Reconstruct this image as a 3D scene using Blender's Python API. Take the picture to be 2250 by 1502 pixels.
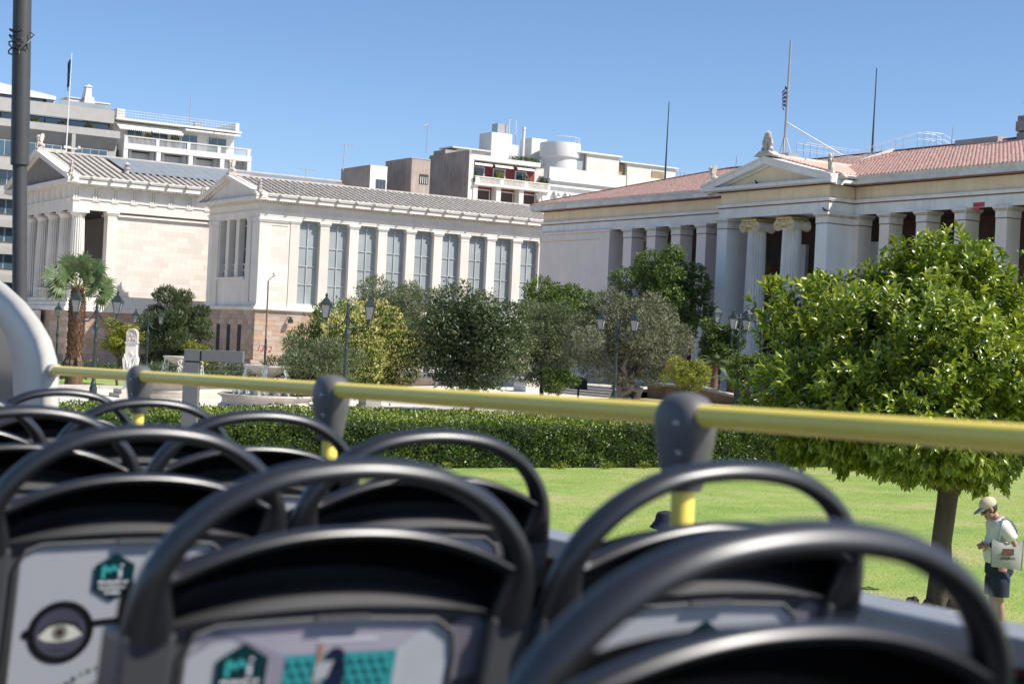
import bpy, bmesh, math, random
import numpy as np
from mathutils import Vector, Matrix, Euler

for o in list(bpy.data.objects):
    bpy.data.objects.remove(o)
SC = bpy.context.scene
COL = SC.collection
rad = math.radians

# ------------------------------------------------------------------ camera, sky, sun, exposure
cam_d = bpy.data.cameras.new('camera')
cam = bpy.data.objects.new('camera', cam_d)
COL.objects.link(cam)
SC.camera = cam
cam_d.sensor_width = 36.0
cam_d.lens = 56.0
cam_d.clip_start = 0.05
cam_d.clip_end = 6000
YAW, ROLL, PITCH = rad(32.45), rad(2.68), rad(0.085)
fw = Vector((math.sin(YAW) * math.cos(PITCH), math.cos(YAW) * math.cos(PITCH), math.sin(PITCH)))
xr = Vector((math.cos(YAW), -math.sin(YAW), 0))
zu = xr.cross(fw)
rc = math.cos(ROLL) * xr + math.sin(ROLL) * zu
uc = -math.sin(ROLL) * xr + math.cos(ROLL) * zu
mw = Matrix((rc, uc, -fw)).transposed().to_4x4()
mw.translation = Vector((0, 0, 3.35))
cam.matrix_world = mw
cam_d.dof.use_dof = True
cam_d.dof.focus_distance = 55
cam_d.dof.aperture_fstop = 6.8

SUN_EL = rad(48.0)
SUN_AZ = math.atan2(0.64, -0.768)          # clockwise from +Y
W = bpy.data.worlds.new('World')
SC.world = W
W.use_nodes = True
wn = W.node_tree
wn.nodes.clear()
w_out = wn.nodes.new('ShaderNodeOutputWorld')
w_bg = wn.nodes.new('ShaderNodeBackground')
w_sky = wn.nodes.new('ShaderNodeTexSky')
w_sky.sky_type = 'NISHITA'
w_sky.sun_disc = False
w_sky.sun_elevation = SUN_EL
w_sky.sun_rotation = SUN_AZ
w_sky.air_density = 0.65
w_sky.dust_density = 0.7
w_sky.ozone_density = 2.0
w_sky.altitude = 0
w_bg.inputs['Strength'].default_value = 0.100
w_hs = wn.nodes.new('ShaderNodeHueSaturation')
w_hs.inputs['Saturation'].default_value = 1.10
wn.links.new(w_sky.outputs[0], w_hs.inputs['Color'])
wn.links.new(w_hs.outputs[0], w_bg.inputs[0])
wn.links.new(w_bg.outputs[0], w_out.inputs[0])
sd = Vector((math.sin(SUN_AZ) * math.cos(SUN_EL), math.cos(SUN_AZ) * math.cos(SUN_EL), math.sin(SUN_EL)))
sun_d = bpy.data.lights.new('sun', 'SUN')
sun_d.energy = 3.8
sun_d.angle = rad(0.53)
sun_d.color = (1.0, 0.955, 0.89)
sun = bpy.data.objects.new('sun', sun_d)
sun.rotation_euler = sd.to_track_quat('Z', 'Y').to_euler()
COL.objects.link(sun)
SC.view_settings.view_transform = 'Standard'
SC.view_settings.look = 'None'
SC.view_settings.exposure = 0.80
SC.view_settings.gamma = 1.0
SC.view_settings.use_curve_mapping = False
SC.render.engine = 'CYCLES'
SC.cycles.max_bounces = 6
SC.cycles.transparent_max_bounces = 6
SC.cycles.use_denoising = True

# ------------------------------------------------------------------ materials
MATS = {}


def mat(name, base, rough=0.8, var=0.12, vs=1.0, bump=0.0, bs=20.0, metal=0.0, spec=0.5, rnd=0.0,
        streak=0.0, streak_col=None, stretch=(1, 1, 1), tint=None, transl=0.0, fine=0.0, coat=0.0, wpos=False):
    """principled surface: base colour broken up by noise, optional vertical weather streaks, per-object random tint,
    optional leaf tint (attribute) and translucency, fine bump"""
    if name in MATS:
        return MATS[name]
    m = bpy.data.materials.new(name)
    m.use_nodes = True
    nt = m.node_tree
    N = nt.nodes
    Lk = nt.links.new
    N.clear()
    out = N.new('ShaderNodeOutputMaterial')
    p = N.new('ShaderNodeBsdfPrincipled')
    p.inputs['Roughness'].default_value = rough
    p.inputs['Metallic'].default_value = metal
    p.inputs['Specular IOR Level'].default_value = spec
    if coat:
        p.inputs['Coat Weight'].default_value = coat
        p.inputs['Coat Roughness'].default_value = 0.15
    tc = N.new('ShaderNodeTexCoord')
    if wpos:
        g = N.new('ShaderNodeNewGeometry')
        vec = g.outputs['Position']
    else:
        vec = tc.outputs['Object']
    mp = N.new('ShaderNodeMapping')
    mp.inputs['Scale'].default_value = stretch
    Lk(vec, mp.inputs[0])
    vec = mp.outputs[0]

    def noise(scale, detail=4, r=0.55):
        n = N.new('ShaderNodeTexNoise')
        n.inputs['Scale'].default_value = scale
        n.inputs['Detail'].default_value = detail
        n.inputs['Roughness'].default_value = r
        Lk(vec, n.inputs['Vector'])
        return n.outputs['Fac']

    def mixc(fac, a, b, typ='MIX'):
        x = N.new('ShaderNodeMix')
        x.data_type = 'RGBA'
        x.blend_type = typ
        if isinstance(fac, float):
            x.inputs[0].default_value = fac
        else:
            Lk(fac, x.inputs[0])
        for k, q in ((6, a), (7, b)):
            if isinstance(q, tuple):
                x.inputs[k].default_value = (*q, 1)
            else:
                Lk(q, x.inputs[k])
        return x.outputs[2]

    def rng_(fac, a, b, c=0.0, d=1.0):
        r = N.new('ShaderNodeMapRange')
        r.inputs[1].default_value = a
        r.inputs[2].default_value = b
        r.inputs[3].default_value = c
        r.inputs[4].default_value = d
        Lk(fac, r.inputs[0])
        return r.outputs[0]
    if tint is not None:
        at = N.new('ShaderNodeAttribute')
        at.attribute_name = 'tint'
        cr = N.new('ShaderNodeValToRGB')
        cr.color_ramp.elements[0].color = (*tint[0], 1)
        cr.color_ramp.elements[1].color = (*tint[-1], 1)
        for i, c in enumerate(tint[1:-1]):
            e = cr.color_ramp.elements.new((i + 1) / (len(tint) - 1))
            e.color = (*c, 1)
        Lk(at.outputs['Fac'], cr.inputs[0])
        col = cr.outputs[0]
    else:
        lo = tuple(c * (1 - var) for c in base)
        hi = tuple(min(1, c * (1 + var)) for c in base)
        col = mixc(rng_(noise(vs), 0.3, 0.7), lo, hi)
        if fine:
            col = mixc(rng_(noise(vs * 17, 3), 0.35, 0.65, 0, fine), col, tuple(c * 0.55 for c in base))
    if streak:
        mp2 = N.new('ShaderNodeMapping')
        mp2.inputs['Scale'].default_value = (1.4, 1.4, 0.12)
        Lk(tc.outputs['Object'], mp2.inputs[0])
        n2 = N.new('ShaderNodeTexNoise')
        n2.inputs['Scale'].default_value = 2.2
        n2.inputs['Detail'].default_value = 6
        Lk(mp2.outputs[0], n2.inputs['Vector'])
        sc = streak_col or tuple(c * 0.5 for c in base)
        col = mixc(rng_(n2.outputs['Fac'], 0.52, 0.75, 0, streak), col, sc)
    if rnd:
        oi = N.new('ShaderNodeObjectInfo')
        hs = N.new('ShaderNodeHueSaturation')
        v = rng_(oi.outputs['Random'], 0, 1, 1 - rnd, 1 + rnd)
        Lk(v, hs.inputs['Value'])
        mm = N.new('ShaderNodeMath')
        mm.operation = 'FRACT'
        mu = N.new('ShaderNodeMath')
        mu.operation = 'MULTIPLY'
        mu.inputs[1].default_value = 7.31
        Lk(oi.outputs['Random'], mu.inputs[0])
        Lk(mu.outputs[0], mm.inputs[0])
        Lk(rng_(mm.outputs[0], 0, 1, 1 - rnd * 1.5, 1 + rnd * 1.5), hs.inputs['Saturation'])
        Lk(col, hs.inputs['Color'])
        col = hs.outputs[0]
    Lk(col, p.inputs['Base Color'])
    if bump:
        b = N.new('ShaderNodeBump')
        b.inputs['Strength'].default_value = bump
        b.inputs['Distance'].default_value = 0.02
        Lk(noise(bs, 5), b.inputs['Height'])
        Lk(b.outputs[0], p.inputs['Normal'])
    if transl:
        t = N.new('ShaderNodeBsdfTranslucent')
        Lk(mixc(1.0, col, (1.0, 1.0, 0.35), 'MULTIPLY'), t.inputs[0])
        ms = N.new('ShaderNodeMixShader')
        ms.inputs[0].default_value = transl
        Lk(p.outputs[0], ms.inputs[1])
        Lk(t.outputs[0], ms.inputs[2])
        Lk(ms.outputs[0], out.inputs[0])
    else:
        Lk(p.outputs[0], out.inputs[0])
    MATS[name] = m
    return m


MARBLE = mat('marble', (0.70, 0.655, 0.59), 0.65, 0.08, 0.7, 0.15, 9, streak=0.30, streak_col=(0.46, 0.42, 0.37))
MARBLE_B = mat('marble_block', (0.69, 0.63, 0.555), 0.65, 0.06, 0.6, 0.12, 9, rnd=0.085, streak=0.15, streak_col=(0.55, 0.46, 0.36))
MARBLE_G = mat('grey_marble', (0.64, 0.635, 0.62), 0.6, 0.12, 0.9, 0.15, 9, streak=0.45, streak_col=(0.27, 0.27, 0.27), rnd=0.10)
JOINT = mat('joint', (0.22, 0.18, 0.15), 0.95)
STONE_B = mat('poros_block', (0.46, 0.335, 0.25), 0.85, 0.22, 2.0, 0.35, 14, rnd=0.16, stretch=(1, 1, 4), fine=0.25)
STONE_P = mat('poros_plinth', (0.44, 0.32, 0.255), 0.85, 0.2, 1.2, 0.3, 10, rnd=0.08, fine=0.2, streak=0.3)
ROOF_GREY = mat('marble_tile', (0.44, 0.40, 0.355), 0.85, 0.2, 2.5, 0.2, 12, fine=0.3)
ROOF_SEAM = mat('tile_pan', (0.24, 0.21, 0.18), 0.9, 0.2, 2.0, fine=0.3)
TERRA = mat('terracotta', (0.70, 0.43, 0.345), 0.85, 0.2, 3.0, 0.2, 12, fine=0.35)
TERRA_D = mat('terracotta_pan', (0.36, 0.18, 0.135), 0.9, 0.25, 2.0)
TERRA_R = mat('ridge_tile', (0.15, 0.075, 0.06), 0.9, 0.2, 3.0)
SKYLITE = mat('metal_sheet', (0.30, 0.32, 0.33), 0.45, 0.1, 1.0, metal=0.3)
OLDGLASS = mat('dusty_glass', (0.31, 0.345, 0.35), 0.4, 0.12, 0.5, spec=0.2, fine=0.06)
DARKGLASS = mat('dark_glass', (0.035, 0.05, 0.062), 0.08, 0.3, 0.6, spec=0.7)
BLUEGLASS = mat('blue_glass', (0.055, 0.10, 0.135), 0.06, 0.35, 0.35, spec=0.8)
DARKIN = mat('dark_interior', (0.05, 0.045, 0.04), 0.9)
MUNTIN = mat('muntin_paint', (0.42, 0.45, 0.46), 0.5)
PLASTER_U = mat('university_plaster', (0.82, 0.72, 0.65), 0.85, 0.05, 0.8, 0.08, 30, streak=0.12)
PLASTER_W = mat('portico_plaster', (0.82, 0.80, 0.77), 0.8, 0.05, 0.8, 0.08, 30, streak=0.15)
OCHRE = mat('ochre_plaster', (0.84, 0.68, 0.48), 0.85, 0.08, 1.0, 0.05, 30, streak=0.25, streak_col=(0.5, 0.42, 0.33))
UMARBLE = mat('university_marble', (0.78, 0.76, 0.73), 0.65, 0.1, 0.7, 0.1, 9, streak=0.35, streak_col=(0.44, 0.44, 0.43), rnd=0.05)
UCAP = mat('painted_capital', (0.76, 0.70, 0.63), 0.7, 0.1, 3)
BROWNP = mat('brown_paint', (0.25, 0.13, 0.075), 0.8, 0.2, 5)
DKBROWN = mat('dark_brown_paint', (0.10, 0.05, 0.04), 0.8)
GOLD = mat('gilding', (0.60, 0.40, 0.08), 0.45, 0.15, 6, metal=0.35)
CRIMSON = mat('crimson_wall', (0.075, 0.016, 0.015), 0.85, 0.2, 1.5)
FRESCO = mat('fresco_ground', (0.085, 0.055, 0.035), 0.85, 0.4, 0.8, fine=0.2)
STATUE = mat('statue_marble', (0.56, 0.50, 0.435), 0.75, 0.2, 3.0, 0.3, 14, fine=0.3)
STATUE_G = mat('weathered_statue', (0.34, 0.32, 0.29), 0.8, 0.3, 4.0, 0.3, 14, fine=0.4)
CONC = mat('pale_concrete', (0.40, 0.385, 0.36), 0.9, 0.07, 1.2, 0.1, 20, streak=0.15)
CONC_D = mat('concrete_soffit', (0.33, 0.32, 0.305), 0.9, 0.08, 1.2)
WHITEP = mat('white_paint', (0.67, 0.66, 0.635), 0.75, 0.04, 0.8, 0.05, 20, streak=0.10, streak_col=(0.55, 0.52, 0.48))
CREAMP = mat('cream_paint', (0.62, 0.59, 0.53), 0.75, 0.06, 0.8, 0.05, 20, streak=0.2, streak_col=(0.5, 0.46, 0.4))
BLINDW = mat('blind_white', (0.66, 0.67, 0.69), 0.6, 0.03)
RENDER_W = mat('stained_render', (0.36, 0.29, 0.245), 0.95, 0.22, 0.45, 0.25, 8, streak=0.55, streak_col=(0.55, 0.50, 0.46), fine=0.15)
FLAKING = mat('flaking_paint', (0.70, 0.67, 0.62), 0.9, 0.2, 1.4, streak=0.4, streak_col=(0.45, 0.38, 0.33))
REDWALL = mat('oxblood_paint', (0.22, 0.045, 0.045), 0.8)
SHUTTER = mat('brown_shutter', (0.055, 0.035, 0.03), 0.7, 0.3, 5, stretch=(1, 1, 12))
AWNING = mat('awning_canvas', (0.78, 0.77, 0.74), 0.8, 0.05, 2.0)
RAILW = mat('rail_paint', (0.68, 0.68, 0.67), 0.5)
STEEL = mat('galvanised_steel', (0.42, 0.42, 0.42), 0.45, 0.1, 4, metal=0.6)
IRON = mat('green_iron', (0.026, 0.040, 0.037), 0.42, 0.25, 5, spec=0.5, fine=0.2)
LANTERN = mat('lantern_glass', (0.30, 0.31, 0.30), 0.2, 0.12, 3)
PAVE = None
KERB = mat('kerb_stone', (0.48, 0.45, 0.41), 0.85, 0.12, 2, fine=0.2)
FOUNT = mat('fountain_marble', (0.56, 0.50, 0.42), 0.7, 0.16, 1.6, 0.2, 10, streak=0.5, streak_col=(0.30, 0.24, 0.19), fine=0.15)
WATER = mat('pool_water', (0.10, 0.14, 0.14), 0.05, 0.2, 2, spec=0.7)
SPRAY = mat('white_spray', (0.85, 0.87, 0.88), 0.25, 0.05, 6, transl=0.3)
BUSYEL = mat('yellow_powdercoat', (1.0, 0.77, 0.13), 0.4, 0.04, 6, spec=0.6, fine=0.03)
BUSGREY = mat('grey_bracket', (0.10, 0.098, 0.096), 0.5, 0.08, 20, 0.06, 120)
BUSWHITE = mat('grey_white_gelcoat', (0.50, 0.475, 0.42), 0.42, 0.05, 5, fine=0.08, streak=0.12, streak_col=(0.40, 0.34, 0.22))
SEATP = mat('charcoal_plastic', (0.013, 0.0135, 0.015), 0.36, 0.15, 8, spec=0.9)
SEATD = mat('black_plastic', (0.004, 0.004, 0.005), 0.55, 0.1, 8, 0.1, 300, spec=0.2)
SEATG = mat('grey_plastic', (0.075, 0.076, 0.08), 0.42, 0.06, 8, spec=0.5)
ALU = mat('brushed_aluminium', (0.40, 0.40, 0.40), 0.4, 0.06, 3, metal=0.5, stretch=(1, 8, 1))
POSTER = mat('poster_paper', (0.47, 0.48, 0.50), 0.4, 0.04, 4)
POSTER2 = mat('poster_grey', (0.30, 0.29, 0.33), 0.4, 0.1, 4)
TEAL_D = mat('dark_teal_print', (0.004, 0.035, 0.045), 0.4, 0.1, 4)
TEAL = mat('turquoise_print', (0.06, 0.50, 0.46), 0.4, 0.08, 4)
INK = mat('black_print', (0.008, 0.008, 0.009), 0.45)
SKIN = mat('skin', (0.40, 0.23, 0.155), 0.55, 0.08, 8)
SKIN2 = mat('skin_pale', (0.52, 0.33, 0.25), 0.5, 0.06, 8)
BARK = mat('bark', (0.085, 0.062, 0.045), 0.95, 0.4, 6, 0.8, 22, stretch=(1, 1, 0.35))
BARK_G = mat('grey_bark', (0.16, 0.135, 0.11), 0.95, 0.35, 5, 0.8, 18, stretch=(1, 1, 0.4))
PALMBARK = mat('palm_bark', (0.15, 0.085, 0.05), 0.95, 0.45, 7, 0.6, 25)
POLEG = mat('street_pole_paint', (0.055, 0.055, 0.055), 0.5, 0.1, 8, 0.1, 90)
TOTEM = mat('grey_steel_panel', (0.155, 0.155, 0.155), 0.55, 0.06, 14, fine=0.15)


# ------------------------------------------------------------------ mesh helpers
WL = {}


def wl(o):
    return WL.get(o.name, Vector((0, 0, 0))) if o is not None else Vector((0, 0, 0))


def thing(name, label, cat, loc=(0, 0, 0), rz=0.0, group=None):
    o = bpy.data.objects.new(name, None)
    o.empty_display_size = 0.2
    COL.objects.link(o)
    o.location = loc
    o.rotation_euler = (0, 0, rz)
    o['label'] = label
    o['category'] = cat
    if group:
        o['group'] = group
    WL[o.name] = Vector(loc)
    return o


def tag(o, label=None, cat=None, group=None, kind=None):
    if label:
        o['label'] = label
    if cat:
        o['category'] = cat
    if group:
        o['group'] = group
    if kind:
        o['kind'] = kind
    return o


def link(name, me, m, parent=None, kind=None):
    o = bpy.data.objects.new(name, me)
    if m is not None and len(me.materials) == 0:
        for q in (m if isinstance(m, (list, tuple)) else [m]):
            me.materials.append(q)
    COL.objects.link(o)
    if parent is not None:
        o.parent = parent
        WL[o.name] = wl(parent)
    if kind:
        o['kind'] = kind
    return o


class MB:
    def __init__(self):
        self.v = []
        self.f = []
        self.mi = []

    def add(self, vs, fs, mi=0):
        b = len(self.v)
        self.v.extend([tuple(q) for q in vs])
        self.f.extend([tuple(i + b for i in f) for f in fs])
        self.mi.extend([mi] * len(fs))
        return self

    def box(self, x0, x1, y0, y1, z0, z1, mi=0):
        vs = [(x, y, z) for z in (z0, z1) for y in (y0, y1) for x in (x0, x1)]
        return self.add(vs, [(0, 2, 3, 1), (4, 5, 7, 6), (0, 1, 5, 4), (2, 6, 7, 3), (0, 4, 6, 2), (1, 3, 7, 5)], mi)

    def prism(self, pts, ax, a0, a1, mi=0):
        n = len(pts)

        def P(p, a):
            return {'x': (a, p[0], p[1]), 'y': (p[0], a, p[1]), 'z': (p[0], p[1], a)}[ax]
        vs = [P(p, a0) for p in pts] + [P(p, a1) for p in pts]
        fs = [tuple(range(n))[::-1], tuple(range(n, 2 * n))]
        fs += [(i, (i + 1) % n, n + (i + 1) % n, n + i) for i in range(n)]
        return self.add(vs, fs, mi)

    def lathe(self, prof, c=(0, 0, 0), seg=16, flute=None, mi=0):
        vs = []
        for r, z in prof:
            for k in range(seg):
                t = 2 * math.pi * k / seg
                rr = r
                if flute:
                    rr = r * (1 - flute[1] * abs(math.sin(t * flute[0] / 2)))
                vs.append((c[0] + rr * math.cos(t), c[1] + rr * math.sin(t), c[2] + z))
        fs = []
        for i in range(len(prof) - 1):
            for k in range(seg):
                k2 = (k + 1) % seg
                fs.append((i * seg + k, i * seg + k2, (i + 1) * seg + k2, (i + 1) * seg + k))
        fs.append(tuple(range(seg))[::-1])
        fs.append(tuple((len(prof) - 1) * seg + k for k in range(seg)))
        return self.add(vs, fs, mi)

    def tube(self, pts, r, seg=8, closed=False, mi=0, flat=None):
        pts = [Vector(p) for p in pts]
        n = len(pts)
        rs = r if isinstance(r, (list, tuple)) else [r] * n
        vs = []
        ref = None
        for i in range(n):
            if closed:
                t = pts[(i + 1) % n] - pts[i - 1]
            else:
                t = pts[min(i + 1, n - 1)] - pts[max(i - 1, 0)]
            t.normalize()
            if ref is None:
                ref = Vector((0, 0, 1)) if abs(t.z) < 0.9 else Vector((1, 0, 0))
            s = t.cross(ref)
            if s.length < 1e-4:
                s = t.cross(Vector((0, 1, 0)))
            s.normalize()
            u = s.cross(t)
            ref = u
            for k in range(seg):
                a = 2 * math.pi * k / seg
                e = rs[i]
                e2 = e * ((flat[i] if isinstance(flat, list) else flat) if flat else 1)
                q = pts[i] + s * (math.cos(a) * e) + u * (math.sin(a) * e2)
                vs.append(q)
        fs = []
        for i in range(n if closed else n - 1):
            j = (i + 1) % n
            for k in range(seg):
                k2 = (k + 1) % seg
                fs.append((i * seg + k, i * seg + k2, j * seg + k2, j * seg + k))
        if not closed:
            fs.append(tuple(range(seg))[::-1])
            fs.append(tuple((n - 1) * seg + k for k in range(seg)))
        return self.add(vs, fs, mi)

    def ell(self, c, r, seg=12, ring=8, rot=None, mi=0):
        vs = []
        R = rot.to_matrix() if rot is not None else None
        C = Vector(c)
        for i in range(1, ring):
            p = math.pi * i / ring
            for k in range(seg):
                a = 2 * math.pi * k / seg
                q = Vector((r[0] * math.sin(p) * math.cos(a), r[1] * math.sin(p) * math.sin(a), r[2] * math.cos(p)))
                if R:
                    q = R @ q
                vs.append(C + q)
        t = Vector((0, 0, r[2]))
        if R:
            t = R @ t
        vs += [C + t, C - t]
        fs = []
        for i in range(ring - 2):
            for k in range(seg):
                k2 = (k + 1) % seg
                fs.append((i * seg + k, (i + 1) * seg + k, (i + 1) * seg + k2, i * seg + k2))
        nt = len(vs) - 2
        for k in range(seg):
            k2 = (k + 1) % seg
            fs.append((nt, k, k2))
            fs.append((nt + 1, (ring - 2) * seg + k2, (ring - 2) * seg + k))
        return self.add(vs, fs, mi)

    def xf(self, M, start=0):
        for i in range(start, len(self.v)):
            self.v[i] = tuple(M @ Vector(self.v[i]))
        return self

    def mesh(self, name, off=None):
        me = bpy.data.meshes.new(name)
        if off is not None and off.length > 0:
            vs = [(a - off.x, b - off.y, c - off.z) for a, b, c in self.v]
        else:
            vs = self.v
        me.from_pydata(vs, [], self.f)
        if any(self.mi):
            me.polygons.foreach_set('material_index', self.mi)
        return me

    def build(self, name, m, parent=None, smooth=False, kind=None, local=False, bevel=0.0, seg=2, sub=0):
        me = self.mesh(name, None if local else wl(parent))
        bm = bmesh.new()
        bm.from_mesh(me)
        if bevel:
            bmesh.ops.remove_doubles(bm, verts=bm.verts, dist=1e-5)
            es = [e for e in bm.edges if len(e.link_faces) == 2 and e.calc_face_angle(0) > 0.6]
            bmesh.ops.bevel(bm, geom=es, offset=bevel, segments=seg, profile=0.6, affect='EDGES', clamp_overlap=True)
        bmesh.ops.recalc_face_normals(bm, faces=bm.faces)
        bm.to_mesh(me)
        bm.free()
        if smooth:
            me.polygons.foreach_set('use_smooth', [True] * len(me.polygons))
            try:
                me.set_sharp_from_angle(angle=rad(smooth if smooth is not True else 40))
            except Exception:
                pass
        me.update()
        return link(name, me, m, parent, kind)


def B(name, m, parent, *boxes, **k):
    q = MB()
    for b in boxes:
        q.box(*b)
    return q.build(name, m, parent, **k)


_unit = {}


def unit_box(m, chamfer=0.0):
    key = (m.name, chamfer)
    if key not in _unit:
        me = MB().box(0, 1, 0, 1, 0, 1).mesh('block')
        me.materials.append(m)
        _unit[key] = me
    return _unit[key]


def blk(name, m, parent, x0, x1, y0, y1, z0, z1):
    o = bpy.data.objects.new(name, unit_box(m))
    COL.objects.link(o)
    o.parent = parent
    o.location = Vector((x0, y0, z0)) - wl(parent)
    o.scale = (x1 - x0, y1 - y0, z1 - z0)
    return o


def arr_mesh(name, verts, tris, m, parent=None, tint=None, kind=None, off=None):
    """fast numpy mesh: verts (n,3), tris (k,3)"""
    me = bpy.data.meshes.new(name)
    off = wl(parent) if off is None else off
    v = np.asarray(verts, np.float32) - np.array(off, np.float32)
    k = len(tris)
    me.vertices.add(len(v))
    me.vertices.foreach_set('co', v.ravel())
    me.loops.add(k * 3)
    me.loops.foreach_set('vertex_index', np.asarray(tris, np.int32).ravel())
    me.polygons.add(k)
    me.polygons.foreach_set('loop_start', np.arange(0, 3 * k, 3, dtype=np.int32))
    me.update(calc_edges=True)
    if tint is not None:
        a = me.attributes.new('tint', 'FLOAT', 'FACE')
        a.data.foreach_set('value', np.asarray(tint, np.float32))
    return link(name, me, m, parent, kind)


def text_mesh(name, s, size, m, parent, M, depth=0.002, shear=0.0, align='CENTER', bold=0.0, kind=None):
    cu = bpy.data.curves.new(name, 'FONT')
    cu.body = s
    cu.size = size
    cu.align_x = align
    cu.extrude = depth
    cu.shear = shear
    cu.offset = bold
    cu.resolution_u = 3
    t = bpy.data.objects.new(name, cu)
    COL.objects.link(t)
    dg = bpy.context.evaluated_depsgraph_get()
    me = bpy.data.meshes.new_from_object(t.evaluated_get(dg))
    bpy.data.objects.remove(t)
    bpy.data.curves.remove(cu)
    me.transform(M)
    me.materials.clear()
    me.materials.append(m)
    o = link(name, me, m, parent, kind)
    return o


def sst(t):
    t = min(1, max(0, t))
    return t * t * (3 - 2 * t)


def gz(x, y):
    """height of the square: flat, rising gently towards the university forecourt"""
    return 0.85 * sst((x - 34) / 22) * (1 - sst((y - 80) / 24)) * sst((y - 39) / 9)


# ------------------------------------------------------------------ ground, square, road
def sheet(name, x0, x1, y0, y1, nx, ny, dz, m, hf=gz, edge=None):
    vs = []
    fs = []
    for j in range(ny + 1):
        for i in range(nx + 1):
            x = x0 + (x1 - x0) * i / nx
            y = y0 + (y1 - y0) * j / ny
            if edge:
                x, y = edge(x, y)
            vs.append((x, y, (hf(x, y) if hf else 0) + dz))
    for j in range(ny):
        for i in range(nx):
            a = j * (nx + 1) + i
            fs.append((a, a + 1, a + nx + 2, a + nx + 1))
    o = MB().add(vs, fs).build(name, m)
    o['kind'] = 'structure'
    for p in o.data.polygons:
        p.use_smooth = True
    return o


def paving_mat(name, c1, c2, joint, bw, bh, off=0.5, ms=0.012, rot=0.0):
    m = bpy.data.materials.new(name)
    m.use_nodes = True
    nt = m.node_tree
    p = nt.nodes['Principled BSDF']
    p.inputs['Roughness'].default_value = 0.8
    g = nt.nodes.new('ShaderNodeNewGeometry')
    mp = nt.nodes.new('ShaderNodeMapping')
    mp.inputs['Rotation'].default_value[2] = rot
    nt.links.new(g.outputs['Position'], mp.inputs[0])
    b = nt.nodes.new('ShaderNodeTexBrick')
    b.offset = off
    b.inputs['Color1'].default_value = (*c1, 1)
    b.inputs['Color2'].default_value = (*c2, 1)
    b.inputs['Mortar'].default_value = (*joint, 1)
    b.inputs['Scale'].default_value = 1
    b.inputs['Brick Width'].default_value = bw
    b.inputs['Row Height'].default_value = bh
    b.inputs['Mortar Size'].default_value = ms
    nt.links.new(mp.outputs[0], b.inputs['Vector'])
    n = nt.nodes.new('ShaderNodeTexNoise')
    n.inputs['Scale'].default_value = 0.35
    n.inputs['Detail'].default_value = 8
    n.inputs['Roughness'].default_value = 0.7
    nt.links.new(mp.outputs[0], n.inputs['Vector'])
    r = nt.nodes.new('ShaderNodeMapRange')
    r.inputs[1].default_value = 0.3
    r.inputs[2].default_value = 0.7
    r.inputs[3].default_value = 0.80
    r.inputs[4].default_value = 1.1
    nt.links.new(n.outputs['Fac'], r.inputs[0])
    x = nt.nodes.new('ShaderNodeMix')
    x.data_type = 'RGBA'
    x.blend_type = 'MULTIPLY'
    x.inputs[0].default_value = 1
    nt.links.new(b.outputs['Color'], x.inputs[6])
    nt.links.new(r.outputs[0], x.inputs[7])
    nt.links.new(x.outputs[2], p.inputs['Base Color'])
    return m


def lawn_mat():
    m = bpy.data.materials.new('lawn_grass')
    m.use_nodes = True
    nt = m.node_tree
    p = nt.nodes['Principled BSDF']
    p.inputs['Roughness'].default_value = 0.9
    p.inputs['Specular IOR Level'].default_value = 0.1
    g = nt.nodes.new('ShaderNodeNewGeometry')

    def noise(s, d, rr=0.6):
        n = nt.nodes.new('ShaderNodeTexNoise')
        n.inputs['Scale'].default_value = s
        n.inputs['Detail'].default_value = d
        n.inputs['Roughness'].default_value = rr
        nt.links.new(g.outputs['Position'], n.inputs['Vector'])
        return n.outputs['Fac']

    def ramp(f, *st):
        c = nt.nodes.new('ShaderNodeValToRGB')
        e = c.color_ramp.elements
        e[0].position, e[0].color = st[0][0], (*st[0][1], 1)
        e[1].position, e[1].color = st[-1][0], (*st[-1][1], 1)
        for q in st[1:-1]:
            z = e.new(q[0])
            z.color = (*q[1], 1)
        nt.links.new(f, c.inputs[0])
        return c.outputs[0]
    a = ramp(noise(0.33, 7, 0.68), (0.36, (0.20, 0.30, 0.075)), (0.50, (0.28, 0.36, 0.10)), (0.62, (0.38, 0.38, 0.16)), (0.72, (0.44, 0.37, 0.21)))
    b = ramp(noise(14, 6, 0.75), (0.3, (0.72, 0.78, 0.62)), (0.52, (1.0, 1.0, 1.0)), (0.72, (1.22, 1.15, 1.1)))
    x = nt.nodes.new('ShaderNodeMix')
    x.data_type = 'RGBA'
    x.blend_type = 'MULTIPLY'
    x.inputs[0].default_value = 1
    nt.links.new(a, x.inputs[6])
    nt.links.new(b, x.inputs[7])
    nt.links.new(x.outputs[2], p.inputs['Base Color'])
    bu = nt.nodes.new('ShaderNodeBump')
    bu.inputs['Strength'].default_value = 0.8
    bu.inputs['Distance'].default_value = 0.05
    nt.links.new(noise(22, 4), bu.inputs['Height'])
    nt.links.new(bu.outputs[0], p.inputs['Normal'])
    return m


LAWN = lawn_mat()
PLAZA = paving_mat('marble_paving', (0.70, 0.645, 0.57), (0.64, 0.585, 0.515), (0.44, 0.39, 0.33), 1.6, 0.8)
PAVEM = paving_mat('pavement_slabs', (0.40, 0.38, 0.35), (0.35, 0.33, 0.31), (0.2, 0.19, 0.18), 0.5, 0.5)
ASPH = mat('asphalt', (0.055, 0.055, 0.057), 0.9, 0.2, 0.6, 0.4, 60, fine=0.3, wpos=True)
EARTH = mat('city_ground', (0.26, 0.24, 0.21), 0.95, 0.25, 0.02, wpos=True)
BEDM = mat('dry_grass_bed', (0.24, 0.21, 0.10), 0.95, 0.4, 0.5, 0.8, 14, fine=0.4, wpos=True)

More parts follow.
